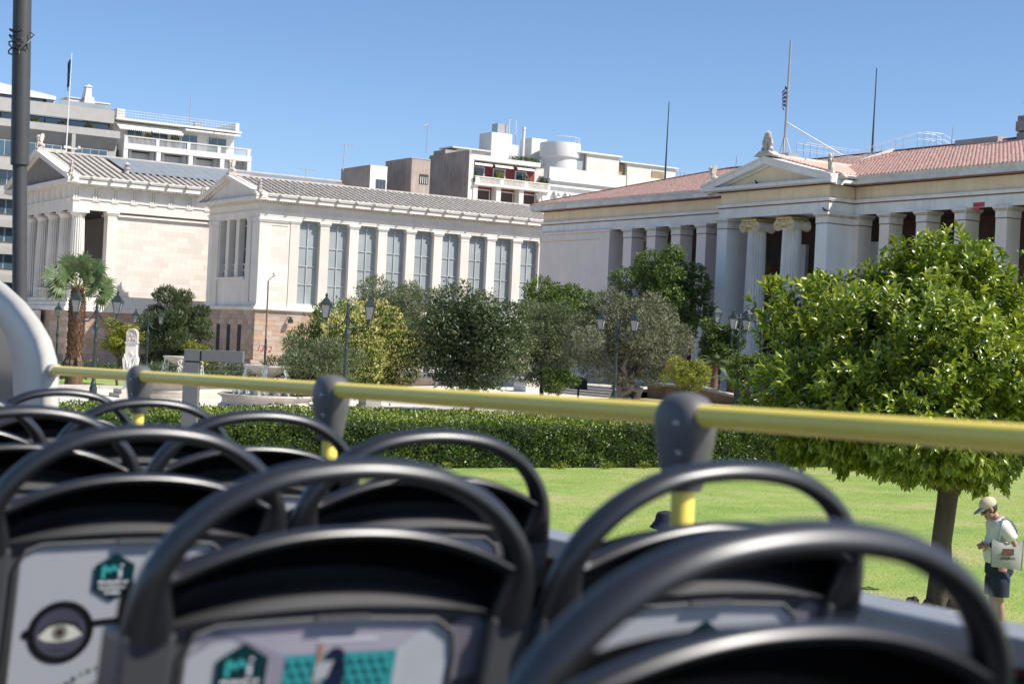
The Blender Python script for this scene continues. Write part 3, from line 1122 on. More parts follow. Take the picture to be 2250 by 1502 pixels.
pan_tiles(hall, (CX - 0.3, hy0, HRZ - 0.05), (1, 0, 0), sv, 44, 14, 0.6, sl / 14, ROOF_GREY, mask=hall_mask)
tile_roof(hall, (CX - 0.6, hy0, HRZ - 0.03), (1, 0, 0), sv, 44, 14, 0.6, sl / 14, ROOF_GREY, None, 0.20, 0.15, mask=hall_mask, lift=0.04)
MB().tube([(CX, CM, HRP + 0.02), (CE, CM, HRP + 0.02)], 0.15, 8).build('ridge', ROOF_GREY, hall)
su = sv.normalized()
q = MB()
for k in range(24):
    xx = CX + 5.3 + k * 0.9
    a = Vector((xx, hy0, HRZ)) + su * (0.37 * sl)
    b = Vector((xx, hy0, HRZ)) + su * (0.965 * sl)
    n = Vector((0, -su.z, su.y))
    vs = [a + n * 0.05, a + Vector((0.88, 0, 0)) + n * 0.05, b + Vector((0.88, 0, 0)) + n * 0.05, b + n * 0.05]
    vs += [p + n * 0.06 for p in vs]
    q.add(vs, [(0, 1, 2, 3), (4, 5, 6, 7), (0, 1, 5, 4), (1, 2, 6, 5), (2, 3, 7, 6), (3, 0, 4, 7)])
    q.box(xx - 0.02, xx + 0.0, 0, 0, 0, 0) if False else None
q.build('roof_light', SKYLITE, hall)
q = MB().lathe([(0.22, 0), (0.22, 0.6), (0.30, 0.62), (0.30, 0.75), (0.16, 0.8), (0.16, 0.95), (0.34, 1.0), (0.02, 1.25)], (CX + 5.2, CY + 2.6, 15.7), 10)
q.build('roof_vent', CONC, hall)
gable(hall, CX - 0.64, CY - 0.747, CYB + 0.747, 15.16, 17.86, MARBLE, MARBLE, ov=0.48, th=0.42, tz=14.88)
B('horizontal_cornice', MARBLE, hall, (CX - 0.66, CX + 0.2, CY - 0.72, CYB + 0.72, 14.56, 14.88))
B('acroterion_base', STATUE, hall, (CX - 0.6, CX + 1.8, CM - 0.4, CM + 0.4, 17.7, 18.0))
sphinx(hall, (CX - 0.3, CM, 18.0), 1.25, (-1, 0))
sphinx(hall, (CX - 0.35, CY - 0.5, 15.3), 1.0, (0, -1), plinth=0.14)
# balustrade between corner column and anta
q = MB().box(39.45, 41.1, CY + 0.45, CY + 0.62, 6.15, 6.25).box(39.45, 41.1, CY + 0.45, CY + 0.62, 5.45, 5.55)
for k in (39.5, 39.95, 40.6, 41.02):
    q.box(k, k + 0.08, CY + 0.47, CY + 0.60, 5.55, 6.15)
for k in range(4):
    an = math.pi * k / 4
    q.tube([(40.32 - 0.27 * math.cos(an), CY + 0.53, 5.85 - 0.27 * math.sin(an)), (40.32 + 0.27 * math.cos(an), CY + 0.53, 5.85 + 0.27 * math.sin(an))], 0.03, 5)
for kx in (39.75, 40.85):
    q.tube([(kx + 0.13 * math.cos(t * 0.9), CY + 0.53, 5.85 + (0.26 - 0.02 * t) * math.sin(t * 0.9)) for t in range(8)], 0.04, 5)
q.build('balustrade', MARBLE, hall)
q = MB()
for i in range(7):
    q.box(CX - 3.6 + i * 0.5, CX - 0.33, CM - 2.6, CM + 2.6, i * 0.62, (i + 1) * 0.62)
q.build('front_stairs', MARBLE, hall)
q = MB()
for i in range(9):
    yy = CY + 0.6 + i * 0.9
    q.box(CX - 0.30, CX - 0.12, yy, yy + 0.1, 5.45, 6.15)
    q.tube([(CX - 0.21, yy + 0.1, 5.5), (CX - 0.21, yy + 0.85, 6.1)], 0.035, 5)
    q.tube([(CX - 0.21, yy + 0.85, 5.5), (CX - 0.21, yy + 0.1, 6.1)], 0.035, 5)
q.box(CX - 0.32, CX - 0.1, CY + 0.5, CY + 8.8, 6.1, 6.2)
q.build('front_balustrade', MARBLE, hall)

# flagpoles and flags
def flag_mesh(name, pole_top, w, h, stripes, folds, label, m1, m2, dirx):
    o = thing(name, label, 'flag', pole_top)
    n = 9
    q = MB()
    pts = []
    for j in range(stripes + 1):
        z = -h * j / stripes
        row = []
        for i in range(n + 1):
            t = i / n
            row.append((dirx[0] * w * t + 0.07 * math.sin(t * folds + j * 0.35), dirx[1] * w * t + 0.09 * math.cos(t * folds * 1.3 + j * 0.3) * t, z - 0.55 * h * t * 0.5 - 0.1 * math.sin(t * 7)))
        pts.append(row)
    for j in range(stripes):
        for i in range(n):
            q.add([pts[j][i], pts[j][i + 1], pts[j + 1][i + 1], pts[j + 1][i]], [(0, 1, 2, 3)], mi=j % 2)
    q.build('cloth', [m1, m2], o, smooth=True, local=True)
    return o


FBLUE = mat('flag_blue', (0.015, 0.075, 0.33), 0.75)
FNAVY = mat('flag_navy', (0.012, 0.030, 0.085), 0.8)
FWHITE = mat('flag_white', (0.80, 0.80, 0.82), 0.75)
fp = thing('flagpole', 'white flagpole rising from the ridge of the grey temple roof', 'flagpole', (CX + 1.9, CM, 17.9))
MB().tube([(CX + 1.9, CM, 17.6), (CX + 2.0, CM, 26.3)], [0.07, 0.035], 8).build('pole', RAILW, fp, smooth=True)
MB().box(CX + 1.7, CX + 2.3, CM - 0.06, CM + 0.06, 18.2, 18.4).box(CX + 2.3, CX + 3.0, CM - 0.05, CM + 0.05, 18.2, 18.28).ell((CX + 3.0, CM, 18.35), (0.15,) * 3, 8, 6).build('bracket', RAILW, fp)
flag_mesh('flag', (CX + 1.95, CM, 26.0), 0.30, 2.3, 9, 12, 'dark blue flag hanging limp on the white pole above the temple gable', FNAVY, FNAVY, (-0.6, 0.3))

# ------------------------------------------------------------------ university
XU = 59.3
uni = thing('university_building', 'long columned building in shade with ochre frieze and pink terracotta roof', 'building', (XU, 69.6, 0))
ULy1, ULy0 = 90.3, 69.55      # left wing
XP, PYa, PYb = 57.5, 60.65, 69.55   # portico
URy = 38.0
B('stylobate', UMARBLE, uni, (XU - 0.6, XU + 8, URy, ULy1 + 0.3, -0.3, 1.5), (XP - 0.5, XU - 0.6, PYa - 0.4, PYb + 0.4, -0.3, 1.496))
B('wall', PLASTER_U, uni, (XU, XU + 13, 82.35, ULy1, 1.5, 10.35))
B('wall_anta', PLASTER_U, uni, (XU - 0.04, XU + 1.3, 82.25, 83.2, 1.5, 10.36))
B('wall_capital', UCAP, uni, (XU - 0.03, XU + 13, 83.2, ULy1 + 0.03, 10.36, 10.92), (XU - 0.07, XU + 1.35, 82.2, 83.25, 10.36, 10.92))
q = MB().box(XU - 0.10, XU + 13, 82.1, ULy1 + 0.1, 10.76, 10.80).box(XU - 0.13, XU + 13, 82.1, ULy1 + 0.13, 10.80, 10.93)
q.build('capital_moulding', UCAP, uni)


def frieze_ornament(q, axis, a0, a1, plane, z0, z1, step=0.17):
    n = int((a1 - a0) / step)
    for k in range(n):
        c = a0 + (k + 0.5) * (a1 - a0) / n
        w = step * (0.30 if k % 2 else 0.14)
        if axis == 'x':
            q.box(plane - 0.012, plane, c - w, c + w, z0, z1)
        else:
            q.box(c - w, c + w, plane - 0.012, plane, z0, z1)


q = MB()
frieze_ornament(q, 'x', 83.3, ULy1, XU - 0.03, 10.44, 10.70, 0.22)
q.build('palmette_frieze', UMARBLE, uni, kind='stuff')
q = MB()
q.box(XU - 0.035, XU, 82.25, ULy1 + 0.02, 10.33, 10.365)
q.box(XU - 0.115, XU - 0.1, 82.1, ULy1 + 0.1, 10.765, 10.80)
q.build('gold_line', GOLD, uni)


def pier(x0, x1, y0, y1, m, z1=10.36, cap=0.56, label=None):
    o = MB().box(x0, x1, y0, y1, 1.5, z1).build('pier', m, uni)
    q = MB().box(x0 - 0.02, x1 + 0.02, y0 - 0.02, y1 + 0.02, z1, z1 + cap * 0.58)
    for d, a, b in ((0.05, 0.58, 0.68), (0.085, 0.68, 0.80), (0.13, 0.80, 1.0)):
        q.box(x0 - d, x1 + d, y0 - d, y1 + d, z1 + cap * a, z1 + cap * b)
    q.build('capital', UCAP, o)
    q = MB()
    frieze_ornament(q, 'x', y0, y1, x0 - 0.02, z1 + 0.05, z1 + cap * 0.5, 0.16)
    frieze_ornament(q, 'y', x0, x1, y0 - 0.02, z1 + 0.05, z1 + cap * 0.5, 0.16)
    q.build('palmette', PLASTER_W, o, kind='stuff')
    q = MB().box(x0 - 0.026, x1 + 0.026, y0 - 0.026, y1 + 0.026, z1 - 0.03, z1 + 0.012)
    for zz in (0.62, 0.74):
        n = 7
        dd = 0.06 if zz < 0.7 else 0.095
        for k in range(n):
            yy = y0 - 0.05 + (y1 - y0 + 0.1) * (k + 0.5) / n
            q.box(x0 - dd - 0.008, x0 - dd, yy - 0.028, yy + 0.028, z1 + cap * (zz - 0.03), z1 + cap * (zz + 0.04))
            xx = x0 - 0.05 + (x1 - x0 + 0.1) * (k + 0.5) / n
            q.box(xx - 0.028, xx + 0.028, y0 - dd - 0.008, y0 - dd, z1 + cap * (zz - 0.03), z1 + cap * (zz + 0.04))
    q.build('gold_line', BROWNP, o, kind='stuff')
    return o


for k in range(4):
    yb = 80.8 - 2.42 * k
    pier(XU, XU + 0.95, yb - 0.86, yb, PLASTER_U)
pier(XU, XU + 0.95, 60.3, 61.03, PLASTER_U)
for k in range(8):
    yb = 58.8 - 2.50 * k
    pier(XU, XU + 0.95, yb - 0.67, yb, PLASTER_U)
# portico corner pillars
pier(XP, XP + 0.95, 68.65, 69.5, PLASTER_W)
pier(XP + 0.95, XU + 0.5, 68.70, 69.4, PLASTER_W)
pier(XP, XP + 0.95, 60.7, 61.55, PLASTER_W)
pier(XP + 0.95, XU + 0.0, 60.75, 61.5, PLASTER_W)


def ionic(c):
    z0, z1 = 1.5, 10.12
    prof = [(0.78, 0.0), (0.80, 0.12), (0.70, 0.2), (0.72, 0.32), (0.62, 0.42)]
    q = MB().lathe(prof, (c[0], c[1], z0), 32)
    base = q.v
    q2 = MB()
    pr = []
    for k in range(8):
        t = k / 7
        pr.append((0.60 + (0.505 - 0.60) * t ** 1.2, 0.42 + t * (z1 - z0 - 0.42)))
    q2.lathe(pr, (c[0], c[1], z0), 120, (24, 0.17))
    o = q2.build('column', UMARBLE, uni, smooth=30)
    q.build('column_base', UMARBLE, o, smooth=30)
    q = MB()
    q.lathe([(0.52, 0), (0.60, 0.22), (0.60, 0.30)], (c[0], c[1], z1), 24)
    for s in (-1, 1):
        yc = c[1] + s * 0.50
        zc = z1 + 0.24
        prof = [(0.30, -0.62), (0.30, -0.56), (0.23, -0.3), (0.17, 0), (0.23, 0.3), (0.30, 0.56), (0.30, 0.62)]
        st = len(q.v)
        q.lathe(prof, (0, 0, 0), 20)
        q.xf(Matrix.Translation((c[0], yc, zc)) @ Matrix.Rotation(rad(90), 4, 'Y'), st)
    q.box(c[0] - 0.60, c[0] + 0.60, c[1] - 0.5, c[1] + 0.5, z1 + 0.26, z1 + 0.52)
    cap = q.build('capital', UCAP, o, smooth=35)
    q = MB()
    q.box(c[0] - 0.64, c[0] + 0.64, c[1] - 0.6, c[1] + 0.6, z1 + 0.55, z1 + 0.66)
    for s in (-1, 1):
        yc = c[1] + s * 0.50
        zc = z1 + 0.24
        pts = []
        for k in range(36):
            t = k / 35
            an = s * (t * 5.0 * math.pi) + math.pi / 2
            rr = 0.29 * (1 - t) + 0.03
            pts.append((c[0] - 0.635, yc + rr * math.cos(an), zc + rr * math.sin(an)))
        q.tube(pts, 0.022, 5)
        q.ell((c[0] - 0.63, yc, zc), (0.03, 0.055, 0.055), 8, 6)
    q.tube([(c[0] - 0.63, c[1] - 0.5, z1 + 0.5), (c[0] - 0.63, c[1], z1 + 0.36), (c[0] - 0.63, c[1] + 0.5, z1 + 0.5)], 0.022, 5)
    for k in range(-2, 3):
        q.ell((c[0] - 0.62, c[1] + k * 0.1, z1 + 0.16), (0.03, 0.04, 0.09), 6, 5)
    q.ell((c[0] - 0.62, c[1], z1 + 0.45), (0.03, 0.07, 0.08), 6, 5)
    q.build('gilt_volute', GOLD, o)


ionic((XP + 0.55, 66.75))
ionic((XP + 0.55, 63.95))


def entab(x, y0, y1, dp=1.1):
    """entablature looking to -x between y0 and y1; heights shared by the whole building"""
    xb = x + dp
    q = MB()
    q.box(x + 0.06, xb, y0 + 0.06, y1 - 0.06, 10.92, 11.46)
    q.build('architrave', UMARBLE, uni)
    q = MB().box(x - 0.02, xb, y0 - 0.02, y1 + 0.02, 11.52, 11.60).box(x - 0.06, xb, y0 - 0.06, y1 + 0.06, 11.60, 11.68)
    q.build('taenia', UMARBLE, uni)
    q = MB().box(x + 0.02, xb, y0 + 0.02, y1 - 0.02, 11.46, 11.52)
    n = int((y1 - y0) / 0.12)
    for k in range(n):
        yy = y0 + (y1 - y0) * (k + 0.5) / n
        q.box(x - 0.005, x + 0.03, yy - 0.032, yy + 0.032, 11.465, 11.515)
    q.build('painted_bead', BROWNP, uni)
    B('ochre_frieze', OCHRE, uni, (x + 0.12, xb, y0 + 0.12, y1 - 0.12, 11.68, 12.36))
    B('soffit_band', DKBROWN, uni, (x - 0.05, xb, y0 - 0.05, y1 + 0.05, 12.36, 12.42))


entab(XU, ULy0 - 0.2, ULy1)
entab(XP, PYa, PYb, 2.2)
entab(XU, URy, PYa + 0.2)


def cornice_run(x, y0, y1, z0=12.42, z1=12.66, ov=0.55):
    y = y0
    while y < y1 - 0.05:
        b = min(y1, y + rnd.uniform(0.8, 1.25))
        if y1 - b < 0.4:
            b = y1
        blk('cornice_slab', MARBLE_G, uni, x - ov, x + 1.0, y, b - 0.006, z0, z1)
        y = b
    MB().prism([(x - ov - 0.02, z1), (x - ov + 0.3, z1), (x - ov + 0.3, z1 + 0.16), (x - ov - 0.12, z1 + 0.16), (x - ov - 0.12, z1 + 0.11)], 'y', y0, y1).build('cornice_moulding', MARBLE_G, uni)


cornice_run(XU, PYb + 0.55, ULy1 + 0.55)
cornice_run(XU, URy, PYa - 0.55)
B('end_cornice', MARBLE_G, uni, (XU - 0.53, XU + 13, ULy1 + 0.02, ULy1 + 0.56, 12.425, 12.80))
# portico cornice and pediment
PG = 12.30
gable(uni, XP - 0.62, PYa - 0.75, PYb + 0.75, 12.78, 14.06, UMARBLE, OCHRE, ov=0.52, th=0.40, tz=12.60)
B('horizontal_cornice', UMARBLE, uni, (XP - 0.66, XP + 0.3, PYa - 0.72, PYb + 0.72, 12.42, 12.60), (XP - 0.60, XU + 0.5, PYa - 0.6, PYa + 0.3, 12.425, 12.66), (XP - 0.60, XU + 0.5, PYb - 0.3, PYb + 0.6, 12.425, 12.66))
q = MB().prism([(PYa - 0.62, 12.66), (PYa - 0.3, 12.66), (PYa - 0.3, 12.84), (PYa - 0.74, 12.84), (PYa - 0.74, 12.78)], 'x', XP - 0.4, XU - 0.3)
q.build('side_gutter', UMARBLE, uni)
lion_head((XP + 0.1, PYa - 0.82, 12.70), 0.22, uni, STATUE)
pym = (PYa + PYb) / 2
MB().prism([(PYa - 0.6, 12.80), (pym, 14.02), (PYb + 0.6, 12.80), (PYb + 0.6, 12.6), (PYa - 0.6, 12.6)], 'x', XP + 0.42, XU + 4.2).build('portico_roof', TERRA_D, uni)
sv = Vector((0, pym - PYa + 0.6, 1.22))
tile_roof(uni, (XP + 0.3, PYa - 0.55, 12.83), (1, 0, 0), sv, 18, 16, 0.26, sv.length / 16, TERRA, None, 0.20, 0.09)
q = MB().box(XP + 0.1, XU + 5.0, pym - 0.28, pym + 0.28, 13.9, 14.2)
q.build('ridge_parapet', CREAMP, uni)
# loggia back wall, frescoes, ceiling
XB = XU + 3.4
B('loggia_wall', CRIMSON, uni, (XB, XB + 0.3, URy, 82.35, 1.5, 6.2))
B('fresco_band', FRESCO, uni, (XB + 0.01, XB + 0.3, URy, 82.35, 6.45, 9.9))
B('fresco_border', DKBROWN, uni, (XB - 0.02, XB + 0.3, URy, 82.35, 6.2, 6.3), (XB - 0.02, XB + 0.3, URy, 82.35, 9.9, 10.9))
B('gold_line', GOLD, uni, (XB - 0.03, XB + 0.3, URy, 82.35, 6.3, 6.45))
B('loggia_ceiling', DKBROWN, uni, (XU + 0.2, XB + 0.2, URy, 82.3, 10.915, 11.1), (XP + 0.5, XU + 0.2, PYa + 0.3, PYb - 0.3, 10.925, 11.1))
B('door_surround', PLASTER_W, uni, (XB - 0.25, XB + 0.1, 67.6, 69.2, 1.5, 9.8))
B('door_surround', PLASTER_W, uni, (XB - 0.25, XB + 0.1, 61.6, 62.9, 1.5, 9.8))
B('loggia_pilaster', FRESCO, uni, (XB - 0.2, XB + 0.1, 64.9, 65.6, 1.5, 9.8))
FR = [mat('fresco_robe_red', (0.11, 0.025, 0.018), 0.85, 0.3, 3), mat('fresco_robe_ochre', (0.14, 0.075, 0.028), 0.85, 0.3, 3), mat('fresco_robe_pale', (0.16, 0.12, 0.09), 0.85, 0.3, 3), mat('fresco_robe_dark', (0.06, 0.05, 0.05), 0.85, 0.3, 3)]
rf = random.Random(11)
for k in range(44):
    yy = 40 + k * 0.95 + rf.uniform(-0.15, 0.15)
    h = rf.uniform(2.4, 2.9)
    w = rf.uniform(0.3, 0.42)
    q = MB()
    p = [(-0.9, 0), (0.9, 0), (0.75, 0.5), (1.0, 0.66), (0.75, 0.80), (0.25, 0.84), (0.3, 0.90), (0.2, 0.99), (-0.2, 0.99), (-0.3, 0.90), (-0.25, 0.84), (-0.8, 0.79), (-1.0, 0.62), (-0.65, 0.45)]
    q.prism([(yy + a * w + rf.uniform(-0.03, 0.03), 6.5 + b * h) for a, b in p], 'x', XB - 0.004, XB + 0.02)
    q.build('painted_figure', FR[k % 4], uni)
q = MB()
for k in range(8):
    q.tube([(XU + 1.6, 65.2 + k * 0.3, 1.5), (XU + 1.6, 65.2 + k * 0.3, 2.9), (XU + 1.45, 65.35 + k * 0.3, 3.1)], 0.02, 5)
q.tube([(XU + 1.6, 65.0, 2.5), (XU + 1.6, 67.6, 2.5)], 0.025, 5)
q.build('iron_railing', IRON, uni)
# roofs: hipped left wing, long right wing
XRIDGE = 68.0
EZ, RZU = 12.84, 15.5
xe = XU - 0.52
sv = Vector((XRIDGE - xe, 0, RZU - EZ))
sl = sv.length
yL = ULy1 + 0.5
for (ya, yb, hip) in ((pym, yL, True), (URy, pym - 0.004, False)):
    if hip:
        pts = [(xe, ya, EZ - 0.06), (xe, yb, EZ - 0.06), (XRIDGE, yb - 9.3, RZU - 0.06), (XRIDGE, ya, RZU - 0.06)]
        low = [(x_, y_, 12.4) for x_, y_, _ in pts]
        MB().add(pts + low, [(0, 1, 2, 3), (0, 4, 5, 1), (1, 5, 6, 2), (4, 7, 6, 5)]).build('roof', TERRA_D, uni)
        MB().add([(xe, yb, EZ - 0.05), (XRIDGE, yb - 9.3, RZU - 0.05), (XRIDGE + 8, yb, EZ - 0.05)], [(0, 1, 2)]).build('roof_end', TERRA_D, uni)
    else:
        MB().prism([(xe, EZ - 0.06), (XRIDGE, RZU - 0.06), (2 * XRIDGE - xe, EZ - 0.06), (2 * XRIDGE - xe, 12.4), (xe, 12.4)], 'y', ya, yb).build('roof', TERRA_D, uni)
    na = int((yb - ya) / 0.25)

    def mk(u, v, ya=ya, yb=yb, hip=hip):
        x = xe + (XRIDGE - xe) * v / sl
        y = yb - u
        if hip and y > yb - (x - xe) * 9.3 / (XRIDGE - xe):
            return False
        # valley where the portico roof comes through
        zr = 12.8 + (1.22 / (pym - PYa + 0.6)) * (pym - PYa + 0.6 - abs(y - pym))
        if y < PYb + 0.6 and y > PYa - 0.6 and zr > EZ + (RZU - EZ) * v / sl:
            return False
        return True
    tile_roof(uni, (xe - 0.08, yb, EZ - 0.03), (0, -1, 0), sv, na, 32, 0.25, sl / 32, TERRA, None, 0.19, 0.085, mask=mk, lift=0.03)
MB().tube([(XRIDGE, URy, RZU + 0.03), (XRIDGE, yL - 9.3, RZU + 0.03), (xe, yL, EZ)], 0.15, 8).build('ridge', TERRA_R, uni)
B('rooftop_parapet', CREAMP, uni, (64.8, 67.4, pym - 0.2, pym + 0.2, 14.1, 14.4))
MB().prism([(XU + 4.5, 13.9), (XRIDGE, 15.35), (XRIDGE, 15.75), (XU + 4.5, 14.25)], 'y', PYb - 3.05, PYb - 2.7).build('roof_parapet', CREAMP, uni)
B('roof_hatch', CONC, uni, (67.5, 69.5, 58.5, 61.5, 15.3, 15.75))
# sphinxes and the big palmette acroterion
sphinx(uni, (XP - 0.25, PYa - 0.25, 13.02), 0.95, (-0.8, -0.6), plinth=0.22)
sphinx(uni, (XP - 0.25, PYb + 0.25, 13.02), 0.95, (-0.8, 0.6), plinth=0.22)
q = MB()
cx, cy, cz = XP - 0.45, pym, 14.10
q.box(cx - 0.3, cx + 0.8, cy - 0.55, cy + 0.55, cz - 0.05, cz + 0.1)
q.prism([(cy - 0.8, cz - 0.02), (cy + 0.8, cz - 0.02), (cy + 0.35, cz + 0.24), (cy - 0.35, cz + 0.24)], 'x', cx - 0.25, cx + 0.3)
for k in range(-3, 4):
    q.ell((cx, cy + 0.075 * k, cz + 1.10 - 0.02 * k * k), (0.09, 0.05, 0.27 - 0.015 * k * k), 8, 7, Euler((rad(-9 * k), 0, 0)))
for s in (-1, 1):
    q.ell((cx + 0.02, cy + s * 0.23, cz + 0.70), (0.11, 0.13, 0.23), 10, 8, Euler((rad(-18 * s), 0, 0)))
    q.tube([(cx, cy + s * 0.30, cz + 0.85), (cx, cy + s * 0.34, cz + 0.65), (cx, cy + s * 0.16, cz + 0.40), (cx, cy + s * 0.08, cz + 0.25)], [0.07, 0.08, 0.06, 0.07], 8)
    q.ell((cx, cy + s * 0.30, cz + 0.33), (0.15, 0.12, 0.17), 10, 8)
    q.tube([(cx, cy + s * 0.3, cz + 0.4), (cx, cy + s * 0.45, cz + 0.3), (cx, cy + s * 0.42, cz + 0.17), (cx, cy + s * 0.34, cz + 0.2)], 0.05, 7)
q.ell((cx, cy, cz + 0.72), (0.08, 0.06, 0.12), 8, 6)
q.box(cx - 0.1, cx + 0.1, cy - 0.09, cy + 0.09, cz + 0.2, cz + 0.9)
q.build('acroterion', STATUE, uni, smooth=True)
sphinx(uni, (xe + 0.3, yL - 0.3, 12.9), 0.8, (-0.7, 0.7), plinth=0.1)
# owl on a scrolled pedestal at the right end of the ridge
q = MB()
cx, cy, cz = XRIDGE, 56.9, 15.45
q.box(cx - 0.5, cx + 0.5, cy - 0.9, cy + 0.35, cz, cz + 0.35)
q.box(cx - 0.55, cx + 0.55, cy - 0.95, cy + 0.40, cz + 0.45, cz + 0.95)
q.ell((cx - 0.1, cy + 0.42, cz + 0.62), (0.2, 0.2, 0.22), 10, 8)
q.ell((cx - 0.1, cy + 0.58, cz + 0.55), (0.1, 0.12, 0.1), 8, 6)
q.box(cx - 0.5, cx + 0.5, cy - 0.9, cy + 0.33, cz + 0.95, cz + 1.25)
q.tube([(cx - 0.52, cy + 0.1 + 0.12 * (1 - t / 14) * math.cos(t * 0.8), cz + 1.1 + 0.12 * (1 - t / 14) * math.sin(t * 0.8)) for t in range(13)], 0.025, 5)
q.ell((cx, cy - 0.05, cz + 1.68), (0.26, 0.27, 0.40), 14, 10, Euler((rad(-14), 0, 0)))
q.ell((cx, cy + 0.13, cz + 2.0), (0.20, 0.20, 0.18), 12, 9)
q.ell((cx - 0.02, cy + 0.31, cz + 1.97), (0.05, 0.07, 0.05), 7, 5)
q.tube([(cx - 0.2, cy + 0.0, cz + 1.9), (cx - 0.24, cy - 0.3, cz + 1.5), (cx - 0.1, cy - 0.6, cz + 1.2)], [0.1, 0.13, 0.04], 8)
q.tube([(cx - 0.08, cy + 0.05, cz + 1.35), (cx - 0.08, cy + 0.05, cz + 1.2)], 0.06, 6)
q.build('owl_statue', STATUE_G, uni, smooth=True)
B('paint_patch', mat('pink_paint', (0.50, 0.07, 0.10), 0.8, 0.25, 6), uni, (XU + 0.05, XU + 0.07, 52.05, 52.75, 10.94, 11.16), (XU - 0.145, XU - 0.135, 52.2, 52.5, 10.72, 10.9))

ufp = thing('flagpole', 'tall grey flagpole with stays behind the pediment of the columned building', 'flagpole', (XP + 1.2, 65.6, 14.2))
q = MB().tube([(XP + 1.2, 65.6, 14.1), (XP + 1.2, 65.45, 20.6)], [0.085, 0.06], 8)
q.build('pole', STEEL, ufp, smooth=True)
q = MB()
for dx, dy in ((0.3, -0.35), (-0.3, -0.3), (0.0, 0.45)):
    q.tube([(XP + 1.2 + dx, 65.6 + dy, 14.2), (XP + 1.2, 65.6, 15.5)], 0.025, 5)
q.tube([(XP + 1.2, 65.57, 16.15), (XP + 3.4, 63.4, 14.4)], 0.035, 5)
q.box(XP + 0.9, XP + 1.7, 64.9, 65.9, 13.9, 14.4)
q.build('stay', STEEL, ufp)
flag_mesh('flag', (XP + 1.2, 65.52, 18.2), 0.34, 1.1, 9, 10, 'blue and white striped flag wrapped at half mast on the grey flagpole', FBLUE, FWHITE, (-0.2, 0.75))
rr = thing('roof_railing', 'thin steel handrail running along the tiled ridge behind the pediment', 'railing', (XU + 2, pym, 14.2))
for off in (-0.28, 0.28):
    q = MB()
    line = [(XP + 1.9, pym + off, 15.05), (XU + 1.6, pym + off, 15.02), (XU + 4.3, pym + off, 15.02), (XRIDGE - 0.6, pym - 1.2 + off, 16.4), (XRIDGE + 0.6, pym - 1.4 + off, 16.4), (XRIDGE + 2.2, pym - 2.0 + off, 15.6)]
    q.tube(line, 0.014, 5)
    q.tube([(a, b, c - 0.35) for a, b, c in line], 0.010, 5)
    for i in range(len(line) - 1):
        for t in (0.0, 0.33, 0.66):
            p = Vector(line[i]).lerp(Vector(line[i + 1]), t)
            q.tube([p, p - Vector((0, 0, 0.85))], 0.012, 5)
    q.build('handrail', STEEL, rr)
for (nm, lab, p, h, r) in (
    ('lightning_rod', 'tall dark mast rising from the tiled ridge right of the flagpole', (XRIDGE - 0.6, 67.7, 15.5), 5.0, 0.045),
    ('lightning_rod', 'dark mast standing at the left end of the tiled roof', (70.0, 90.7, 15.6), 5.6, 0.05),
    ('lightning_rod', 'short pale rod on the tiled ridge left of the pediment', (68.0, 80.6, 15.4), 1.0, 0.03),
    ('lightning_rod', 'short thin rod on the right tiled ridge before the owl', (68.0, 62.2, 15.5), 1.1, 0.025)):
    o = MB().tube([(p[0], p[1], p[2]), (p[0], p[1] - 0.02, p[2] + h * 0.4), (p[0], p[1] - 0.06, p[2] + h)], [r * 1.5, r, r * 0.6], 6).build(nm, IRON if h > 3 else STEEL, None)
    tag(o, lab, 'mast')


def pigeon(p, label, rz):
    q = MB()
    q.ell((0, 0, 0.10), (0.07, 0.14, 0.075), 9, 7, Euler((rad(18), 0, 0)))
    q.ell((0, 0.13, 0.20), (0.04, 0.045, 0.045), 8, 6)
    q.ell((0, 0.175, 0.195), (0.012, 0.025, 0.012), 6, 4)
    q.ell((0, -0.17, 0.06), (0.04, 0.12, 0.02), 7, 5, Euler((rad(16), 0, 0)))
    for s in (-1, 1):
        q.tube([(s * 0.025, 0.02, 0.06), (s * 0.025, 0.03, 0.0)], 0.008, 4)
    q.xf(Matrix.Translation(p) @ Matrix.Rotation(rz, 4, 'Z'))
    tag(q.build('pigeon', mat('pigeon_feather', (0.03, 0.03, 0.035), 0.6), None, smooth=True), label, 'bird')


pigeon((XP - 0.3, 66.0, 12.6), 'dark pigeon sitting inside the pediment on the cornice', 1.8)
pigeon((XP - 0.05, 60.85, 10.92), 'dark pigeon perched on the capital of the right portico pillar', 0.8)
# the whole building with what stands on it, at its final place and size (10 % larger than drafted above)
US = 1.1
on_uni = [uni, ufp, rr] + [o for o in COL.objects if o.parent is None and o.name.split('.')[0] in ('lightning_rod', 'pigeon')] + [o for o in COL.objects if o.get('label', '').startswith('blue and white striped')]
for o in on_uni:
    o.location = Vector(o.location) * US + Vector((0, 0, -0.335))
    o.scale = (US, US, US)
